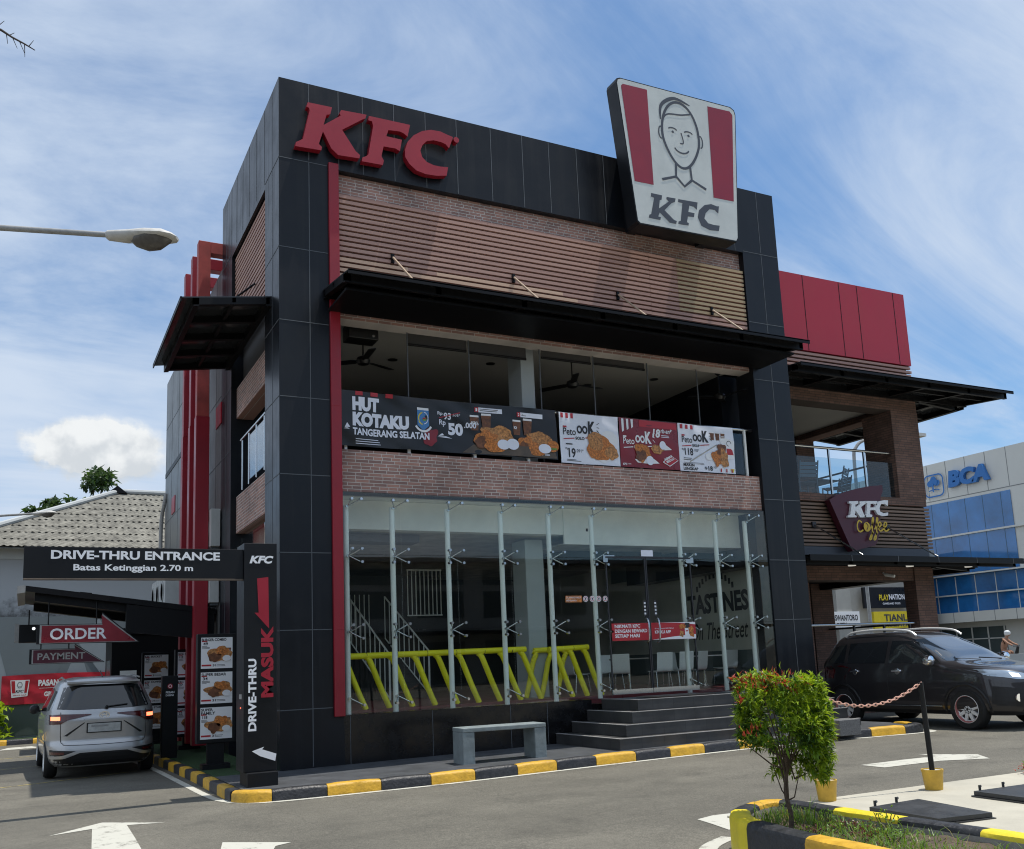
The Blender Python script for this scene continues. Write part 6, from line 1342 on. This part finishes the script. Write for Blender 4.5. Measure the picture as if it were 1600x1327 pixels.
# planter: a strip of earth with a painted kerb wall round it
PL = thing('planter_bed', 'raised planting strip with a thick yellow and black painted rim', 'planter', (1.7, -9.5, -.11))
x0, x1, ye, h, w = 1.19, 2.23, -7.42, .30, .155
path = [(1.22, -14.5), (1.22, -12), (1.22, -10), (1.235, -9.0), (1.315, -8.32), (1.42, -8.02), (1.54, -7.84), (1.70, -7.71), (1.90, -7.62), (2.05, -7.60), (2.13, -7.68), (2.15, -7.85), (2.15, -8.3), (2.17, -9.0), (2.19, -10), (2.2, -12), (2.2, -14.5)]
def planter_wall():
    pts = smooth_path([(a, b, 0) for a, b in path], 8); cum = [0]
    for a, b in zip(pts, pts[1:]): cum.append(cum[-1] + (b - a).length)
    marks = [('kerb_black', 9.62), ('kerb_yellow', 9.05), ('kerb_black', 8.36), ('kerb_lemon', 7.86)]
    prof = [(-w / 2, -.12), (-w / 2, h - .045), (-w / 2 + .012, h - .014), (-w / 2 + .04, h), (w / 2 - .03, h), (w / 2 - .008, h - .012), (w / 2, h - .04), (w / 2, h - .17)]
    # colour by position along the wall
    def col(i):
        p = pts[i]; left = i < len(pts) / 2
        y = p.y
        if p.x < 1.56 and left: return 'kerb_black' if -8.98 < y < -8.27 or -10.5 < y < -9.75 or y < -11.3 else ('kerb_yellow' if y <= -8.98 else 'kerb_lemon')
        if p.x > 2.11: return 'kerb_lemon' if -8.76 < y <= -8.22 or -10.1 < y < -9.41 or -11.5 < y < -10.8 else 'kerb_black'
        return 'kerb_black' if p.x < 1.80 else 'kerb_yellow'
    mb = MB(); vs = []
    for i, p in enumerate(pts):
        d = (pts[min(len(pts) - 1, i + 1)] - pts[max(0, i - 1)]).normalized(); nr = Vector((-d.y, d.x, 0))
        for a, b in prof: q = p - nr * a; vs.append((q.x - 1.7, q.y + 9.5, b + random.uniform(-.002, .002)))
    m = len(prof); base = len(mb.v); mb.v += vs
    for i in range(len(pts) - 1):
        c = col(i)
        for j in range(m - 1): mb.f.append((i * m + j, i * m + j + 1, (i + 1) * m + j + 1, (i + 1) * m + j)); mb.m.append(mb.mi(c if j < 6 else 'raw_cement'))
    o = mb.build('rim', PL, smooth=True)
    bm = bmesh.new(); bm.from_mesh(o.data); bmesh.ops.recalc_face_normals(bm, faces=bm.faces[:]); bm.to_mesh(o.data); bm.free()
planter_wall()
m = MB(); vs = []; nx, ny = 12, 70
for j in range(ny + 1):
    for i in range(nx + 1):
        x = 1.24 + .94 * i / nx; y = -14.4 + 6.75 * j / ny; x = max(x, 1.24 + max(0, y + 8.6) * .42)
        vs.append((x - 1.7, y + 9.5, .19 + .05 * math.sin(3.1 * y + x) * math.sin(5 * x + 1) + random.uniform(-.012, .012)))
m.add(vs, [(j * (nx + 1) + i, j * (nx + 1) + i + 1, (j + 1) * (nx + 1) + i + 1, (j + 1) * (nx + 1) + i) for j in range(ny) for i in range(nx)], 'soil'); m.build('soil', PL, smooth=True)
# ------------------------------------------------------------------ plants
def rnd_dir(r): 
    z = r.uniform(-1, 1); t = r.uniform(0, 2 * math.pi); s = math.sqrt(1 - z * z); return Vector((s * math.cos(t), s * math.sin(t), z))
def leaf(mb, p, d, up, L, wd, mat, bend=.25, fold=.3):
    """one folded leaf: base p, direction d"""
    d = d.normalized(); s = d.cross(up)
    if s.length < 1e-3: s = d.cross(Vector((1, 0, 0)))
    s.normalize(); n = s.cross(d)
    a = p; b = p + d * (L * .45) + n * (L * .05); c = p + d * L - n * (L * bend); l = b + s * wd / 2 + n * (wd * fold); q = b - s * wd / 2 + n * (wd * fold)
    mb.add([a, l, c, q, b], [(0, 4, 1), (1, 4, 2), (0, 3, 4), (4, 3, 2)], mat)

def shrub():
    t = thing('potted_style_shrub', 'small clipped shrub with green leaves and red tips in the planting strip', 'shrub', (1.62, -8.22, .07)); t.name = 'clipped_shrub'
    r = random.Random(21); m = MB()
    trunk = smooth_path([(0, 0, 0), (.012, 0, .12), (-.012, .01, .26), (.0, .0, .40), (.03, .0, .52)], 5); n = len(trunk); m.path([tuple(p) for p in trunk], [.021 - .009 * i / n for i in range(n)], 'bark', 10)
    tips = []
    def crown_pt():
        # lopsided clipped head, flat on top, with a spur low on the -x side
        while True:
            x, y, z = r.uniform(-.34, .44), r.uniform(-.34, .34), r.uniform(.27, 1.10)
            top = 1.09 - .34 * max(0, (x - .0)) ** 1.2 - .10 * max(0, -x) - 1.1 * max(0, abs(x) - .24) + .025 * math.sin(19 * x + 3 * y) + .02 * math.sin(31 * y); 
            if z > top: continue
            k = (x / (.36 if x < 0 else .41)) ** 2 + (y / .33) ** 2
            low = .57 - .22 * (x + .05) if x < .3 else .42
            if z < low and not (x > .10 and z > .36 and k < .8): continue
            bulge = 1.0 if z > .62 else .80 + .3 * (z - .3)
            if z < .80 and z > .66 and x < -.05 and x > -.40: bulge *= 1.05
            if k > bulge: continue
            if k < .28 and r.random() < .8: continue
            g = math.sin(7 * x + 3 * z + 1) * math.sin(8 * y - 4 * z + 2) * math.sin(6 * z + 2 * x)
            if g > .20 and r.random() < .9: continue
            return Vector((x, y, z)), k
    for i in range(15):
        p, k = crown_pt(); mid = Vector((p.x * .35, p.y * .35, .34 + (p.z - .34) * .45)); m.path([tuple(trunk[-1 - i % 9]), tuple(mid), tuple(p)], [.009, .006, .003], 'bark', 6); tips.append((p, mid))
    for s_ in ((-.07, .02, .33), (.06, -.03, .28), (-.05, -.04, .42)): m.path([(0, 0, .22), (s_[0] * .6, s_[1], s_[2] - .04), (s_[0] * 1.4, s_[1] * 2, s_[2] + .14)], [.006, .005, .003], 'bark', 6)
    m.build('trunk', t, smooth=True)
    mb = MB(); C0 = Vector((.02, 0, .62))
    for i in range(1350):
        p, k = crown_pt(); out = (p - C0); out.normalize(); ax = (out + Vector((0, 0, .75)) + rnd_dir(r) * .55).normalized()
        red = p.z > .98 and p.x < .06 and r.random() < (.40 if p.x < -.14 else .14) and k > .35 or (p.x < -.29 and p.z > .9 and r.random() < .25)
        light = (p.z > .72 or p.x > .05) and r.random() < .66
        tone = 'leaf_red' if red else ('leaf_light' if light else ('leaf_mid' if r.random() < .62 else 'leaf_dark'))
        for q in range(r.randint(5, 8)):
            d = (ax * .8 + rnd_dir(r) * .85).normalized(); L = r.uniform(.042, .080); tm = tone if r.random() < .8 else r.choice(['leaf_mid', 'leaf_dark', 'leaf_light'])
            leaf(mb, p + rnd_dir(r) * .014, d, Vector((0, 0, 1)) + rnd_dir(r) * .4, L, L * r.uniform(.24, .34), tm)
    # the red flag shoots and the low spur
    for (cx, cz, nn) in ((-.26, 1.04, 26), (-.10, 1.09, 14), (.02, 1.10, 16), (-.33, .74, 12), (-.37, .70, 10)):
        for q in range(nn):
            p = Vector((cx + r.gauss(0, .035), r.gauss(0, .05) - .05, cz + r.gauss(0, .022))); tm = 'leaf_red' if r.random() < .75 else 'leaf_light'
            leaf(mb, p, Vector((r.gauss(0, .4) - (.5 if cz < .8 else 0), r.gauss(0, .4), 1)), Vector((0, 1, 0)), r.uniform(.03, .06), .014, tm)
    mb.build('crown', t)
    t.scale = (.90, .92, 1.0); t.location.x += .055
shrub()

def grass_bed():
    r = random.Random(5); mb = MB()
    for i in range(5200):
        x = r.uniform(1.33, 2.06); y = -13.0 + 5.25 * r.random() ** .75
        if x < 1.36 + max(0, y + 8.6) * .45: continue
        dens = .5 + .5 * math.sin(4.3 * y + 2.2 * x) * math.sin(3.1 * x - 1.7 * y + 1)
        if r.random() > .28 + .75 * dens: continue
        if math.hypot(x - 1.66, (y + 8.25)) < .17 and r.random() < .75: continue
        z = .09; h = r.uniform(.03, .10) * (1.5 if r.random() < .1 else 1) * (1.25 if y > -8.4 else 1); a = r.uniform(0, 6.28); d = Vector((math.cos(a), math.sin(a), 0)); s = Vector((-d.y, d.x, 0)) * r.uniform(.0025, .005)
        b = Vector((x, y, z)); c = b + d * h * .35 + Vector((0, 0, h * .7)); e = b + d * h * r.uniform(.6, 1.1) + Vector((0, 0, h * r.uniform(.75, 1.1)))
        mb.add([b - s, b + s, c + s * .7, c - s * .7, e], [(0, 1, 2, 3), (3, 2, 4)], 'blade_dry' if r.random() < .16 else ('blade' if r.random() < .7 else 'leaf_mid'))
    o = stuff(mb.build('grass'))
    return o
grass_bed()
def low_plant(label, x, y, mat, n, sp, L, h, grp='small weeds in the planting strip', z=.10, name='small_weed'):
    t = thing(name, label, 'plant', (x, y, z), group=grp); r = random.Random(int(x * 100 + y * 37)); mb = MB(); st = MB()
    for i in range(n):
        p = Vector((r.gauss(0, sp), r.gauss(0, sp), r.uniform(.02, h)))
        leaf(mb, p, rnd_dir(r) + Vector((0, 0, .5)), Vector((0, 0, 1)), L * r.uniform(.6, 1.2), L * .5, mat if r.random() < .75 else 'leaf_mid')
    for i in range(5): st.tube((0, 0, -.03), (r.gauss(0, sp), r.gauss(0, sp), h * .8), .003, 'twig_bark', 5)
    st.build('stem', t); mb.build('foliage', t)
for k, (x, y, mt, n, sp, L, h, lb) in enumerate(((1.86, -8.62, 'leaf_purple', 130, .10, .030, .07, 'widest patch of purple weed beside the inner rim of the planter'), (1.66, -8.86, 'leaf_purple', 60, .05, .03, .06, 'small purple weed among the grass'), (2.02, -8.75, 'leaf_mid', 50, .05, .03, .16, 'upright dark sprig against the inner rim'), (1.80, -9.0, 'blade', 60, .06, .035, .07, 'pale grey green weed in the middle of the strip'), (1.60, -8.55, 'leaf_purple', 40, .05, .03, .05, 'purple weed near the shrub trunk'), (1.95, -8.30, 'leaf_mid', 40, .04, .03, .10, 'green weed at the foot of the inner rim'), (1.45, -9.15, 'leaf_purple', 40, .04, .028, .05, 'purple weed close to the outer rim'))): low_plant(lb, x, y, mt, n, sp, L, h)
low_plant('bright yellow green plant by the grey mural wall behind the silver car', -2.25, 14.9, 'leaf_yellow', 160, .20, .30, .75, 'plants along the mural wall', -.05, 'garden_plant'); low_plant('darker plant in the corner of the mural wall', -3.9, 14.9, 'leaf_light', 120, .18, .28, .8, 'plants along the mural wall', -.05, 'garden_plant')
low_plant('tiny red leaved plant at the edge of the concrete', 6.35, -6.80, 'leaf_red', 60, .05, .05, .12, None, -.06, 'red_plant')

def tree(label, x, y, z0, h, rad, seed, n, leafL, mat='leaf_tree', trunk_r=.2, crown_z=.62, flat=.75, group=None):
    t = thing('tree', label, 'tree', (x, y, z0), group=group); r = random.Random(seed); cz = h * crown_z
    m = MB(); top = Vector((r.uniform(-.3, .3), r.uniform(-.3, .3), h * .55)); m.path([(0, 0, -.2), (r.uniform(-.1, .1), 0, h * .25), tuple(top)], [trunk_r, trunk_r * .75, trunk_r * .5], 'bark', 12); clumps = []
    for i in range(16):
        a = r.uniform(0, 6.28); rr = rad * math.sqrt(r.uniform(.05, 1)) * .85; c = Vector((rr * math.cos(a), rr * math.sin(a), cz + (h - cz) * r.uniform(-.35, .8) * (1 - .45 * (rr / rad) ** 2)))
        clumps.append((c, rad * r.uniform(.22, .42))); m.path([tuple(top * r.uniform(.6, 1)), tuple(top.lerp(c, .5) + Vector((0, 0, .2))), tuple(c)], [trunk_r * .4, trunk_r * .22, trunk_r * .06], 'bark', 6)
    m.build('trunk', t, smooth=True); mb = MB()
    for i in range(n):
        c, cr = r.choice(clumps); d = rnd_dir(r); p = c + Vector((d.x, d.y, d.z * flat)) * cr * r.uniform(.35, 1.1)
        leaf(mb, p, rnd_dir(r) + d * .5, Vector((0, 0, 1)) + rnd_dir(r) * .5, leafL * r.uniform(.6, 1.3), leafL * .55, mat if r.random() < .75 else 'leaf_dark')
    mb.build('crown', t)
tree('bushy green tree rising behind the grey tiled roof, taller crown', -.72, 31.0, 0, 11.6, 1.25, 3, 1500, .32, group='trees behind the house roof'); tree('lower spreading tree behind the slope of the house roof', -2.25, 31.0, 0, 10.7, 1.5, 8, 1500, .32, group='trees behind the house roof')
# bare tree outside the frame whose twig hangs into the corner of the sky
def bare_tree():
    t = thing('bare_tree', 'bare leafless tree with one thin twig reaching into the upper corner of the sky', 'tree', (-6.0, -6.2, -.19)); r = random.Random(4); m = MB()
    m.path([(0, 0, 0), (.1, 0, 2.0), (.3, -.2, 3.6), (.5, -.4, 4.8)], [.11, .09, .06, .04], 'twig_bark', 10)
    ends = [(2.50, -1.16, 5.62), (1.0, .8, 6.4), (-.6, -.7, 6.3), (-.9, .6, 5.6), (.8, -1.2, 6.6)]
    m.build('trunk', t, smooth=True); m = MB()
    for k, e in enumerate(ends): m.path([(.4, -.3, 4.2 + .1 * k), tuple((Vector((.45, -.4, 4.7)).lerp(Vector(e), .5) + Vector((0, 0, .25)))), e], [.035, .02, .008], 'twig_bark', 7)
    tw = [(2.50, -1.16, 5.62), (2.57, -1.19, 5.565), (2.64, -1.22, 5.52), (2.70, -1.24, 5.48)]; m.path(tw, [.008, .006, .005, .003], 'twig_bark', 6)
    for p, q in (((2.535, -1.175, 5.59), (2.545, -1.18, 5.52)), ((2.57, -1.19, 5.565), (2.60, -1.2, 5.49)), ((2.55, -1.18, 5.58), (2.58, -1.19, 5.60)), ((2.61, -1.205, 5.54), (2.645, -1.22, 5.45)), ((2.64, -1.22, 5.52), (2.645, -1.22, 5.43)), ((2.665, -1.23, 5.505), (2.69, -1.24, 5.545)), ((2.48, -1.15, 5.64), (2.52, -1.17, 5.68))): m.tube(p, q, .003, 'twig_bark', 5, .0015)
    m.build('branch', t, smooth=True)
bare_tree()

# ------------------------------------------------------------------ house, mural wall and banner beyond the lane
W1 = thing('mural_wall', 'grey painted boundary wall with pale and dark triangle pattern at the end of the lane', 'wall', (-4, 15.5, -.19)); F = Frame((4, 0, .19))
m = MB(); m.box(-8, 4.6, 0, .2, -.2, 3.35, 'mural_mid'); m.build('wall', W1)
m = MB(); y_ = .004
for pts, mt in (([(-4.2, .1), (-3.2, .1), (-3.95, 2.7), (-4.2, 2.9)], 'mural_light'), ([(-3.2, .0), (-2.35, 1.75), (-2.75, 3.15), (-3.95, 2.7)], 'mural_mid'), ([(-2.75, .1), (-1.9, 2.35), (-1.2, .1)], 'mural_light'), ([(-4.2, 0), (-2.6, 0), (-2.9, .9), (-4.2, 1.0)], 'mural_dark'), ([(-1.35, .1), (-.95, 2.0), (-.3, .1)], 'mural_light'), ([(-1.9, 2.4), (-1.4, 3.1), (-.9, 2.1), (-1.15, 1.3)], 'mural_light')): m.fpoly(F, pts if sum(p[0] * q[1] - q[0] * p[1] for p, q in zip(pts, pts[1:] + pts[:1])) > 0 else pts[::-1], y_, mt); y_ += .002
m.build('mural', W1)
Bn = thing('red_banner', 'red cloth banner with a white logo and lettering on the mural wall', 'banner', (-3.8, 15.42, .8)); wb = wavy('banner_cloth', 0.05, 2.9, .02, .78, 0.0, 'banner_red', 12, -.03, Bn, .02); F = Frame((0, -.012, 0)); m = MB()
m.text(F, 'PASANG', .93, .48, .62, .17, 0, 'print_white', .05); m.text(F, 'GRATIS', 1.08, .20, .45, .13, 0, 'print_white', .05); m.text(F, 'APLIKASI', 1.62, .50, .7, .15, 0, 'print_white', .05); m.frect(F, .95, 1.4, .42, .428, 0, 'print_white'); m.build('lettering', Bn)
m = MB(); m.fpoly(F, [(.30, .20), (.68, .23), (.72, .66), (.26, .66)], 0, 'print_white'); m.fpoly(F, [(.31, .32), (.39, .32), (.37, .64), (.28, .64)], .002, 'print_red'); m.fpoly(F, [(.60, .32), (.66, .32), (.70, .64), (.62, .64)], .002, 'print_red'); m.text(F, 'KFC', .39, .33, .20, .07, .002, 'print_ink', .04, .2); m.ribbon(F, arc(.49, .53, .055, .075, 0, 360, 20), .014, .002, 'print_ink'); m.ribbon(F, [(.46, .50), (.49, .48), (.52, .5)], .01, .003, 'print_ink'); m.text(F, 'BERANI JUJUR', .33, .24, .33, .04, .002, 'print_red', .02); m.build('logo', Bn)

Hs = thing('tiled_house', 'old white house with a weathered grey corrugated hip roof behind the lane', 'house', (1, 20.5, 0))
def wall_stain():
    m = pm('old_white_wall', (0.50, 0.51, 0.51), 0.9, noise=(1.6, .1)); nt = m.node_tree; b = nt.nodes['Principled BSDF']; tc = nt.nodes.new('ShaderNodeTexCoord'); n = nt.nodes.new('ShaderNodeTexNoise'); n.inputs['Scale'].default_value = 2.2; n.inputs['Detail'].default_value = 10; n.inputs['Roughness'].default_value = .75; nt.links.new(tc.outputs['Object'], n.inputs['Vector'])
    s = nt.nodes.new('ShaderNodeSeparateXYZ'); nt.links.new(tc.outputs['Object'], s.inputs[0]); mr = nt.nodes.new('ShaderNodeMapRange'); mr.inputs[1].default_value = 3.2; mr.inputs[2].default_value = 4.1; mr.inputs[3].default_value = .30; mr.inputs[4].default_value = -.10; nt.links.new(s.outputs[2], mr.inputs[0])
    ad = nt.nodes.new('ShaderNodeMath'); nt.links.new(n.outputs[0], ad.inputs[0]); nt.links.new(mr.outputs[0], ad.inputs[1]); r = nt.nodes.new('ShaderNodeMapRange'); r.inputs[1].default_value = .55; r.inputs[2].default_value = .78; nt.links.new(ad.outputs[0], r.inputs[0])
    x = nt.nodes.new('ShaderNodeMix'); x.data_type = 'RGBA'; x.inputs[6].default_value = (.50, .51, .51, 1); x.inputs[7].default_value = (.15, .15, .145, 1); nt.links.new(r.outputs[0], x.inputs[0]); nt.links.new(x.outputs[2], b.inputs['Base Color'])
wall_stain()
m = MB(); m.box(-6.2, 8, -2.3, 3.5, -.2, 5.40, 'old_white_wall'); m.box(-6.25, 8.05, -2.36, -2.301, 5.05, 5.38, 'bank_panel'); m.build('wall', Hs)
pm('roof_sheet', (.205, .197, .168), .95, noise=(3.6, .55), bump=(9, .5))
def roof_plane(mb, eL, eR, rL, rR, rows, wave):
    """corrugated rows between an eave edge and a ridge edge"""
    eL, eR, rL, rR = map(Vector, (eL, eR, rL, rR)); nx = 300
    dn = Vector((0, 0, -.06)); mb.add([eL + dn, eR + dn, rR + dn, rL + dn], [(0, 1, 2, 3)], 'roof_sheet')
    for k in range(rows):
        vs = []
        for j, v in enumerate((k / rows, (k + 1) / rows + .015)):
            a, b = eL.lerp(rL, v), eR.lerp(rR, v); nrm = (eR - eL).cross(rL - eL).normalized()
            if nrm.z < 0: nrm = -nrm
            for i in range(nx + 1): vs.append(a.lerp(b, i / nx) + nrm * (.022 * math.sin(wave * ((a - eL).length * 0 + (a.lerp(b, i / nx) - eL).dot((eR - eL).normalized()))) + (.018 if j == 0 else 0.0) + random.uniform(-.006, .006)))
        mb.add(vs, [(i, i + 1, nx + 2 + i, nx + 1 + i) for i in range(nx)], 'roof_sheet')
m = MB(); roof_plane(m, (-6.6, -2.9, 5.36), (9, -2.9, 5.36), (-1.5, 1.5, 7.86), (9, 1.5, 7.86), 9, 34); roof_plane(m, (-6.6, 5.9, 5.36), (-6.6, -2.9, 5.36), (-1.5, 1.5, 7.86), (-1.5, 1.5, 7.86), 9, 34)
rf = m.build('roof', Hs); m = MB(); m.path([(-6.6, -2.9, 5.42), (-1.5, 1.5, 7.94), (9, 1.5, 7.94)], .09, 'stucco_grey', 8); m.prism(Frame((0, 1.45, 0)), [(-1.85, 7.86), (-1.2, 7.86), (-1.52, 8.12)], -.1, .1, 'canopy_black'); m.build('ridge_cap', rf)

# ------------------------------------------------------------------ bank building and shops far beyond the corner
BK = thing('bank_building', 'pale panelled bank building with blue glass and a blue logo on its parapet', 'building', (60, 34, 0)); F = Frame((0, 0, 0), (0, -1, 0), (0, 0, 1))   # a = 34 - y
m = MB(); m.box(0, 26, -14, 12, 6.6, 15.5, 'bank_panel'); m.box(-1.0, 26, -14, 12, 3.0, 3.75, 'bank_panel'); m.box(0.4, 26, -14, 12, .0, 3.0, 'bank_panel'); m.box(0.3, 26, -14, 12, 3.751, 6.59, 'bank_frame')
for k in range(16): m.fbox(F, -11.6 + k * 1.72, -11.56 + k * 1.72, 12.6, 15.5, 0, .012, 'bank_joint')
for k in range(16): m.fbox(F, -11.6 + k * 1.72, -11.56 + k * 1.72, 3.0, 3.75, 1.0, 1.012, 'bank_joint')
for z in (12.55, 9.6): m.fbox(F, -12, 14, z - .03, z + .03, 0, .014, 'bank_joint')
m.build('wall', BK)
for (z0, z1, a0, a1) in ((5.0, 12.3, -12, 3.9),):
    m = MB(); m.fbox(F, a0, a1, 9.7, z1, .02, .06, 'blue_glazing'); m.fbox(F, a0, a1, 6.7, 9.55, .02, .06, 'blue_glazing')
    for k in range(11): m.fbox(F, a0 + .1 + k * 1.5, a0 + .14 + k * 1.5, 6.7, z1, .06, .07, 'bank_frame')
    m.build('window', BK)
m = MB(); m.fbox(F, -12, 14, 3.8, 6.55, -.25, -.2, 'blue_glazing')
for k in range(14): m.fbox(F, -11.9 + k * 1.7, -11.86 + k * 1.7, 3.8, 6.5, -.2, -.15, 'bank_panel')
m.build('window', BK)
m = MB(); m.fbox(F, -12, 14, 9.56, 9.69, 0, .2, 'bank_panel'); m.fbox(F, -12, 14, 6.56, 6.66, 0, .3, 'bank_panel'); m.fbox(F, -12, 14, 5.05, 5.15, -.15, 0, 'bank_panel')
m.build('ledge', BK)
m = MB(); m.fbox(F, -3.6, 1.9, .3, 2.6, -.6, -.32, 'far_window')
for k in range(5): m.fbox(F, -3.6 + k * 1.35, -3.5 + k * 1.35, .3, 2.6, -.34, -.28, 'bank_panel')
m.fbox(F, -3.6, 1.9, 1.7, 1.78, -.34, -.28, 'bank_panel'); m.build('window', BK)
m = MB(); m.fbox(F, 4.3, 8.5, .2, 2.75, -.6, -.32, 'far_window'); m.fbox(F, 4.1, 4.5, .2, 2.9, -.4, -.25, 'canopy_black'); m.fbox(F, 5.2, 5.3, .2, 2.5, -.33, -.28, 'bank_panel'); m.fbox(F, 4.5, 8.5, 2.2, 2.3, -.33, -.28, 'bank_panel'); m.build('door', BK)
SG = thing('bank_sign', 'blue raised bank lettering beside a round cornered emblem on the pale parapet', 'sign', (59.97, 34, 13.0))
m = MB(); F2 = Frame((0, 0, 0), (0, -1, 0), (0, 0, 1)); m.text(F2, 'BCA', -.95, .30, 3.5, 1.30, .30, 'bank_blue', .06, .12, .28); m.build('lettering', SG)
m = MB(); rr = [(c[0] - 2.35, c[1] + .75) for q, s in ((0, (1, 1)), (90, (-1, 1)), (180, (-1, -1)), (270, (1, -1))) for c in arc(s[0] * .45, s[1] * .45, .40, .40, q, q + 90, 6)]; m.ribbon(F2, rr + rr[:1], .11, .12, 'bank_blue')
for k, (dx, dy) in enumerate(((0, .36), (-.32, .05), (.32, .05), (-.14, .12), (.14, .12))): m.disc(F2, -2.35 + dx, .88 + dy, .27, .25, .13 + k * .02, 'bank_blue', 16)
m.frect(F2, -2.42, -2.28, .22, .9, .25, 'bank_blue'); m.ribbon(F2, arc(-2.35, .30, .5, .14, 20, 160, 8), .08, .13, 'bank_blue'); m.build('emblem', SG)
SH = thing('shop_row', 'grey row of shops seen through the ground floor of the wing', 'building', (50, 36, 0)); m = MB(); m.box(-6, 8, 0, 8, 0, 8.6, 'far_wall'); m.box(-2.6, -1.2, -.5, 0, 0, 6.2, 'far_wall'); m.build('wall', SH)
F = Frame((0, -.02, 0)); m = MB(); m.frect(F, -4.3, -1.0, 3.9, 6.0, 0, 'far_window'); m.frect(F, 1.2, 4.8, .4, 2.4, 0, 'far_window'); m.frect(F, -4, -1, .4, 2.2, 0, 'far_window'); m.build('window', SH)
def shop_sign(label, x0, x1, z0, z1, mat, texts):
    t = thing('shop_sign', label, 'sign', ((x0 + x1) / 2 + 50, 35.4, z0)); m = MB(); w = (x1 - x0) / 2; m.box(-w, w, 0, .2, 0, z1 - z0, mat); m.build('board', t); m = MB(); Fz = Frame((-w, -.01, 0))
    for s, a, b, ww, hh, mt in texts: m.text(Fz, s, a, b, ww, hh, 0, mt, .03)
    m.build('lettering', t)
shop_sign('white shop sign with black lettering, lowest of those beyond the wing', -3.9, -.6, 2.9, 4.0, 'print_white', (('SWANTORO', .9, .45, 2.2, .42, 'print_ink'), ('OPTIK', 1.0, .12, 1.0, .2, 'print_ink')))
shop_sign('black shop sign with yellow and white lettering above the yellow one', 0.0, 4.6, 4.2, 5.7, 'print_black', (('PLAY', 1.5, .55, 1.0, .42, 'print_yellow'), ('NATION', 2.5, .60, 1.6, .40, 'print_pale'), ('GAME AND TOYS', 1.8, .25, 1.8, .14, 'print_pale')))
shop_sign('bright yellow shop sign with grey lettering beyond the wing', .8, 4.6, 2.75, 3.95, 'print_yellow', (('TIANLI', 1.0, .50, 2.5, .50, 'sign_grey'), ('KULINER', 1.0, .1, 2.5, .25, 'sign_grey')))
# low parapet with a rail, and a rider behind it
LW = thing('low_wall', 'low grey wall with a black rail in front of the bank', 'wall', (38, 16, .1)); m = MB(); m.box(-.12, .12, -9, 12, -.2, .72, 'stucco_grey'); m.build('wall', LW); m = MB(); m.tube((0, 2.0, 1.15), (0, 12, 1.15), .03, 'canopy_black')
for k in range(22): m.tube((0, 2.0 + k * .45, .72), (0, 2.0 + k * .45, 1.15), .018, 'canopy_black', 6)
m.build('rail', LW)
def rider():
    x, y, z = 41.0, 18.3, .15
    sc = thing('motor_scooter', 'dark scooter under the helmeted rider behind the low wall', 'scooter', (x, y, z), .2); m = MB()
    m.path([(0, .75, .45), (0, .3, .62), (0, -.1, .40), (0, -.45, .55), (0, -.6, 1.0)], [.12, .16, .12, .1, .06], 'car_black', 12); m.build('body', sc, smooth=True)
    for q in (.62, -.62): m = MB(); m.lathe([(.16, -.05), (.25, -.05), (.27, 0), (.25, .05), (.16, .05)], 'tyre', (0, q, .27), 'x', 20); m.build('wheel', sc)
    m = MB(); m.tube((-.33, -.52, 1.02), (.33, -.52, 1.02), .02, 'canopy_black'); m.build('handlebar', sc)
    P = thing('person', 'rider in a white helmet and tan jacket leaning over a scooter', 'person', (x, y, z), .2)
    V = [(0, .22, .82), (0, .10, 1.08), (0, -.04, 1.34), (0, -.10, 1.48), (0, -.14, 1.60), (.19, -.02, 1.36), (.27, -.22, 1.18), (.30, -.48, 1.06), (-.19, -.02, 1.36), (-.27, -.22, 1.18), (-.30, -.48, 1.06), (.13, .10, .78), (.17, -.24, .74), (.15, -.14, .34), (-.13, .10, .78), (-.17, -.24, .74), (-.15, -.14, .34), (.15, -.28, .30), (-.15, -.28, .30)]
    E = [(0, 1), (1, 2), (2, 3), (3, 4), (2, 5), (5, 6), (6, 7), (2, 8), (8, 9), (9, 10), (0, 11), (11, 12), (12, 13), (0, 14), (14, 15), (15, 16), (13, 17), (16, 18)]
    R_ = [.16, .17, .17, .065, .10, .075, .055, .04, .075, .055, .04, .10, .08, .06, .10, .08, .06, .05, .05]
    me = bpy.data.meshes.new('body'); me.from_pydata(V, E, []); o = bpy.data.objects.new('body', me); COL.objects.link(o); o.parent = P
    o.modifiers.new('skin', 'SKIN')
    for i, rr in enumerate(R_): me.skin_vertices[0].data[i].radius = (rr, rr)
    me.skin_vertices[0].data[0].use_root = True
    o.modifiers.new('sub', 'SUBSURF').render_levels = 2; me.materials.append(MATS['jacket'])
    m = MB(); m.lathe([(.05, -.12), (.13, -.07), (.155, .02), (.14, .10), (.07, .155), (.01, .165)], 'helmet', (0, -.15, 1.66)); m.build('helmet', P, smooth=True)
    m = MB(); m.lathe([(.03, -.1), (.085, -.05), (.09, .02), (.06, .06)], 'skin', (0, -.20, 1.62)); m.build('face', P, smooth=True)
rider()

# unseen shophouses added behind the viewer to darken what the shop glass mirrors
OP = thing('unseen_shophouses', 'unseen row of shophouses added across the road to darken the shop glass reflections', 'building', (5, -46, 0))
m = MB(); m.box(-45, 45, -10, 0, -.5, 8.3, 'far_wall'); m.build('wall', OP); m = MB(); m.box(-45.4, 45.4, -10, 1.2, 8.31, 8.6, 'cladding_joint'); m.box(-45, 45, .01, 2.6, 3.4, 3.6, 'canopy_black'); m.build('roof', OP)
m = MB(); Fp = Frame((0, .02, 0), (-1, 0, 0), (0, 0, 1))
for k in range(18):
    for z0, z1 in ((.2, 3.0), (4.6, 6.4), (6.8, 7.9)): m.frect(Fp, -43 + k * 4.9, -39.6 + k * 4.9, z0, z1, 0, 'far_window')
m.build('window', OP)
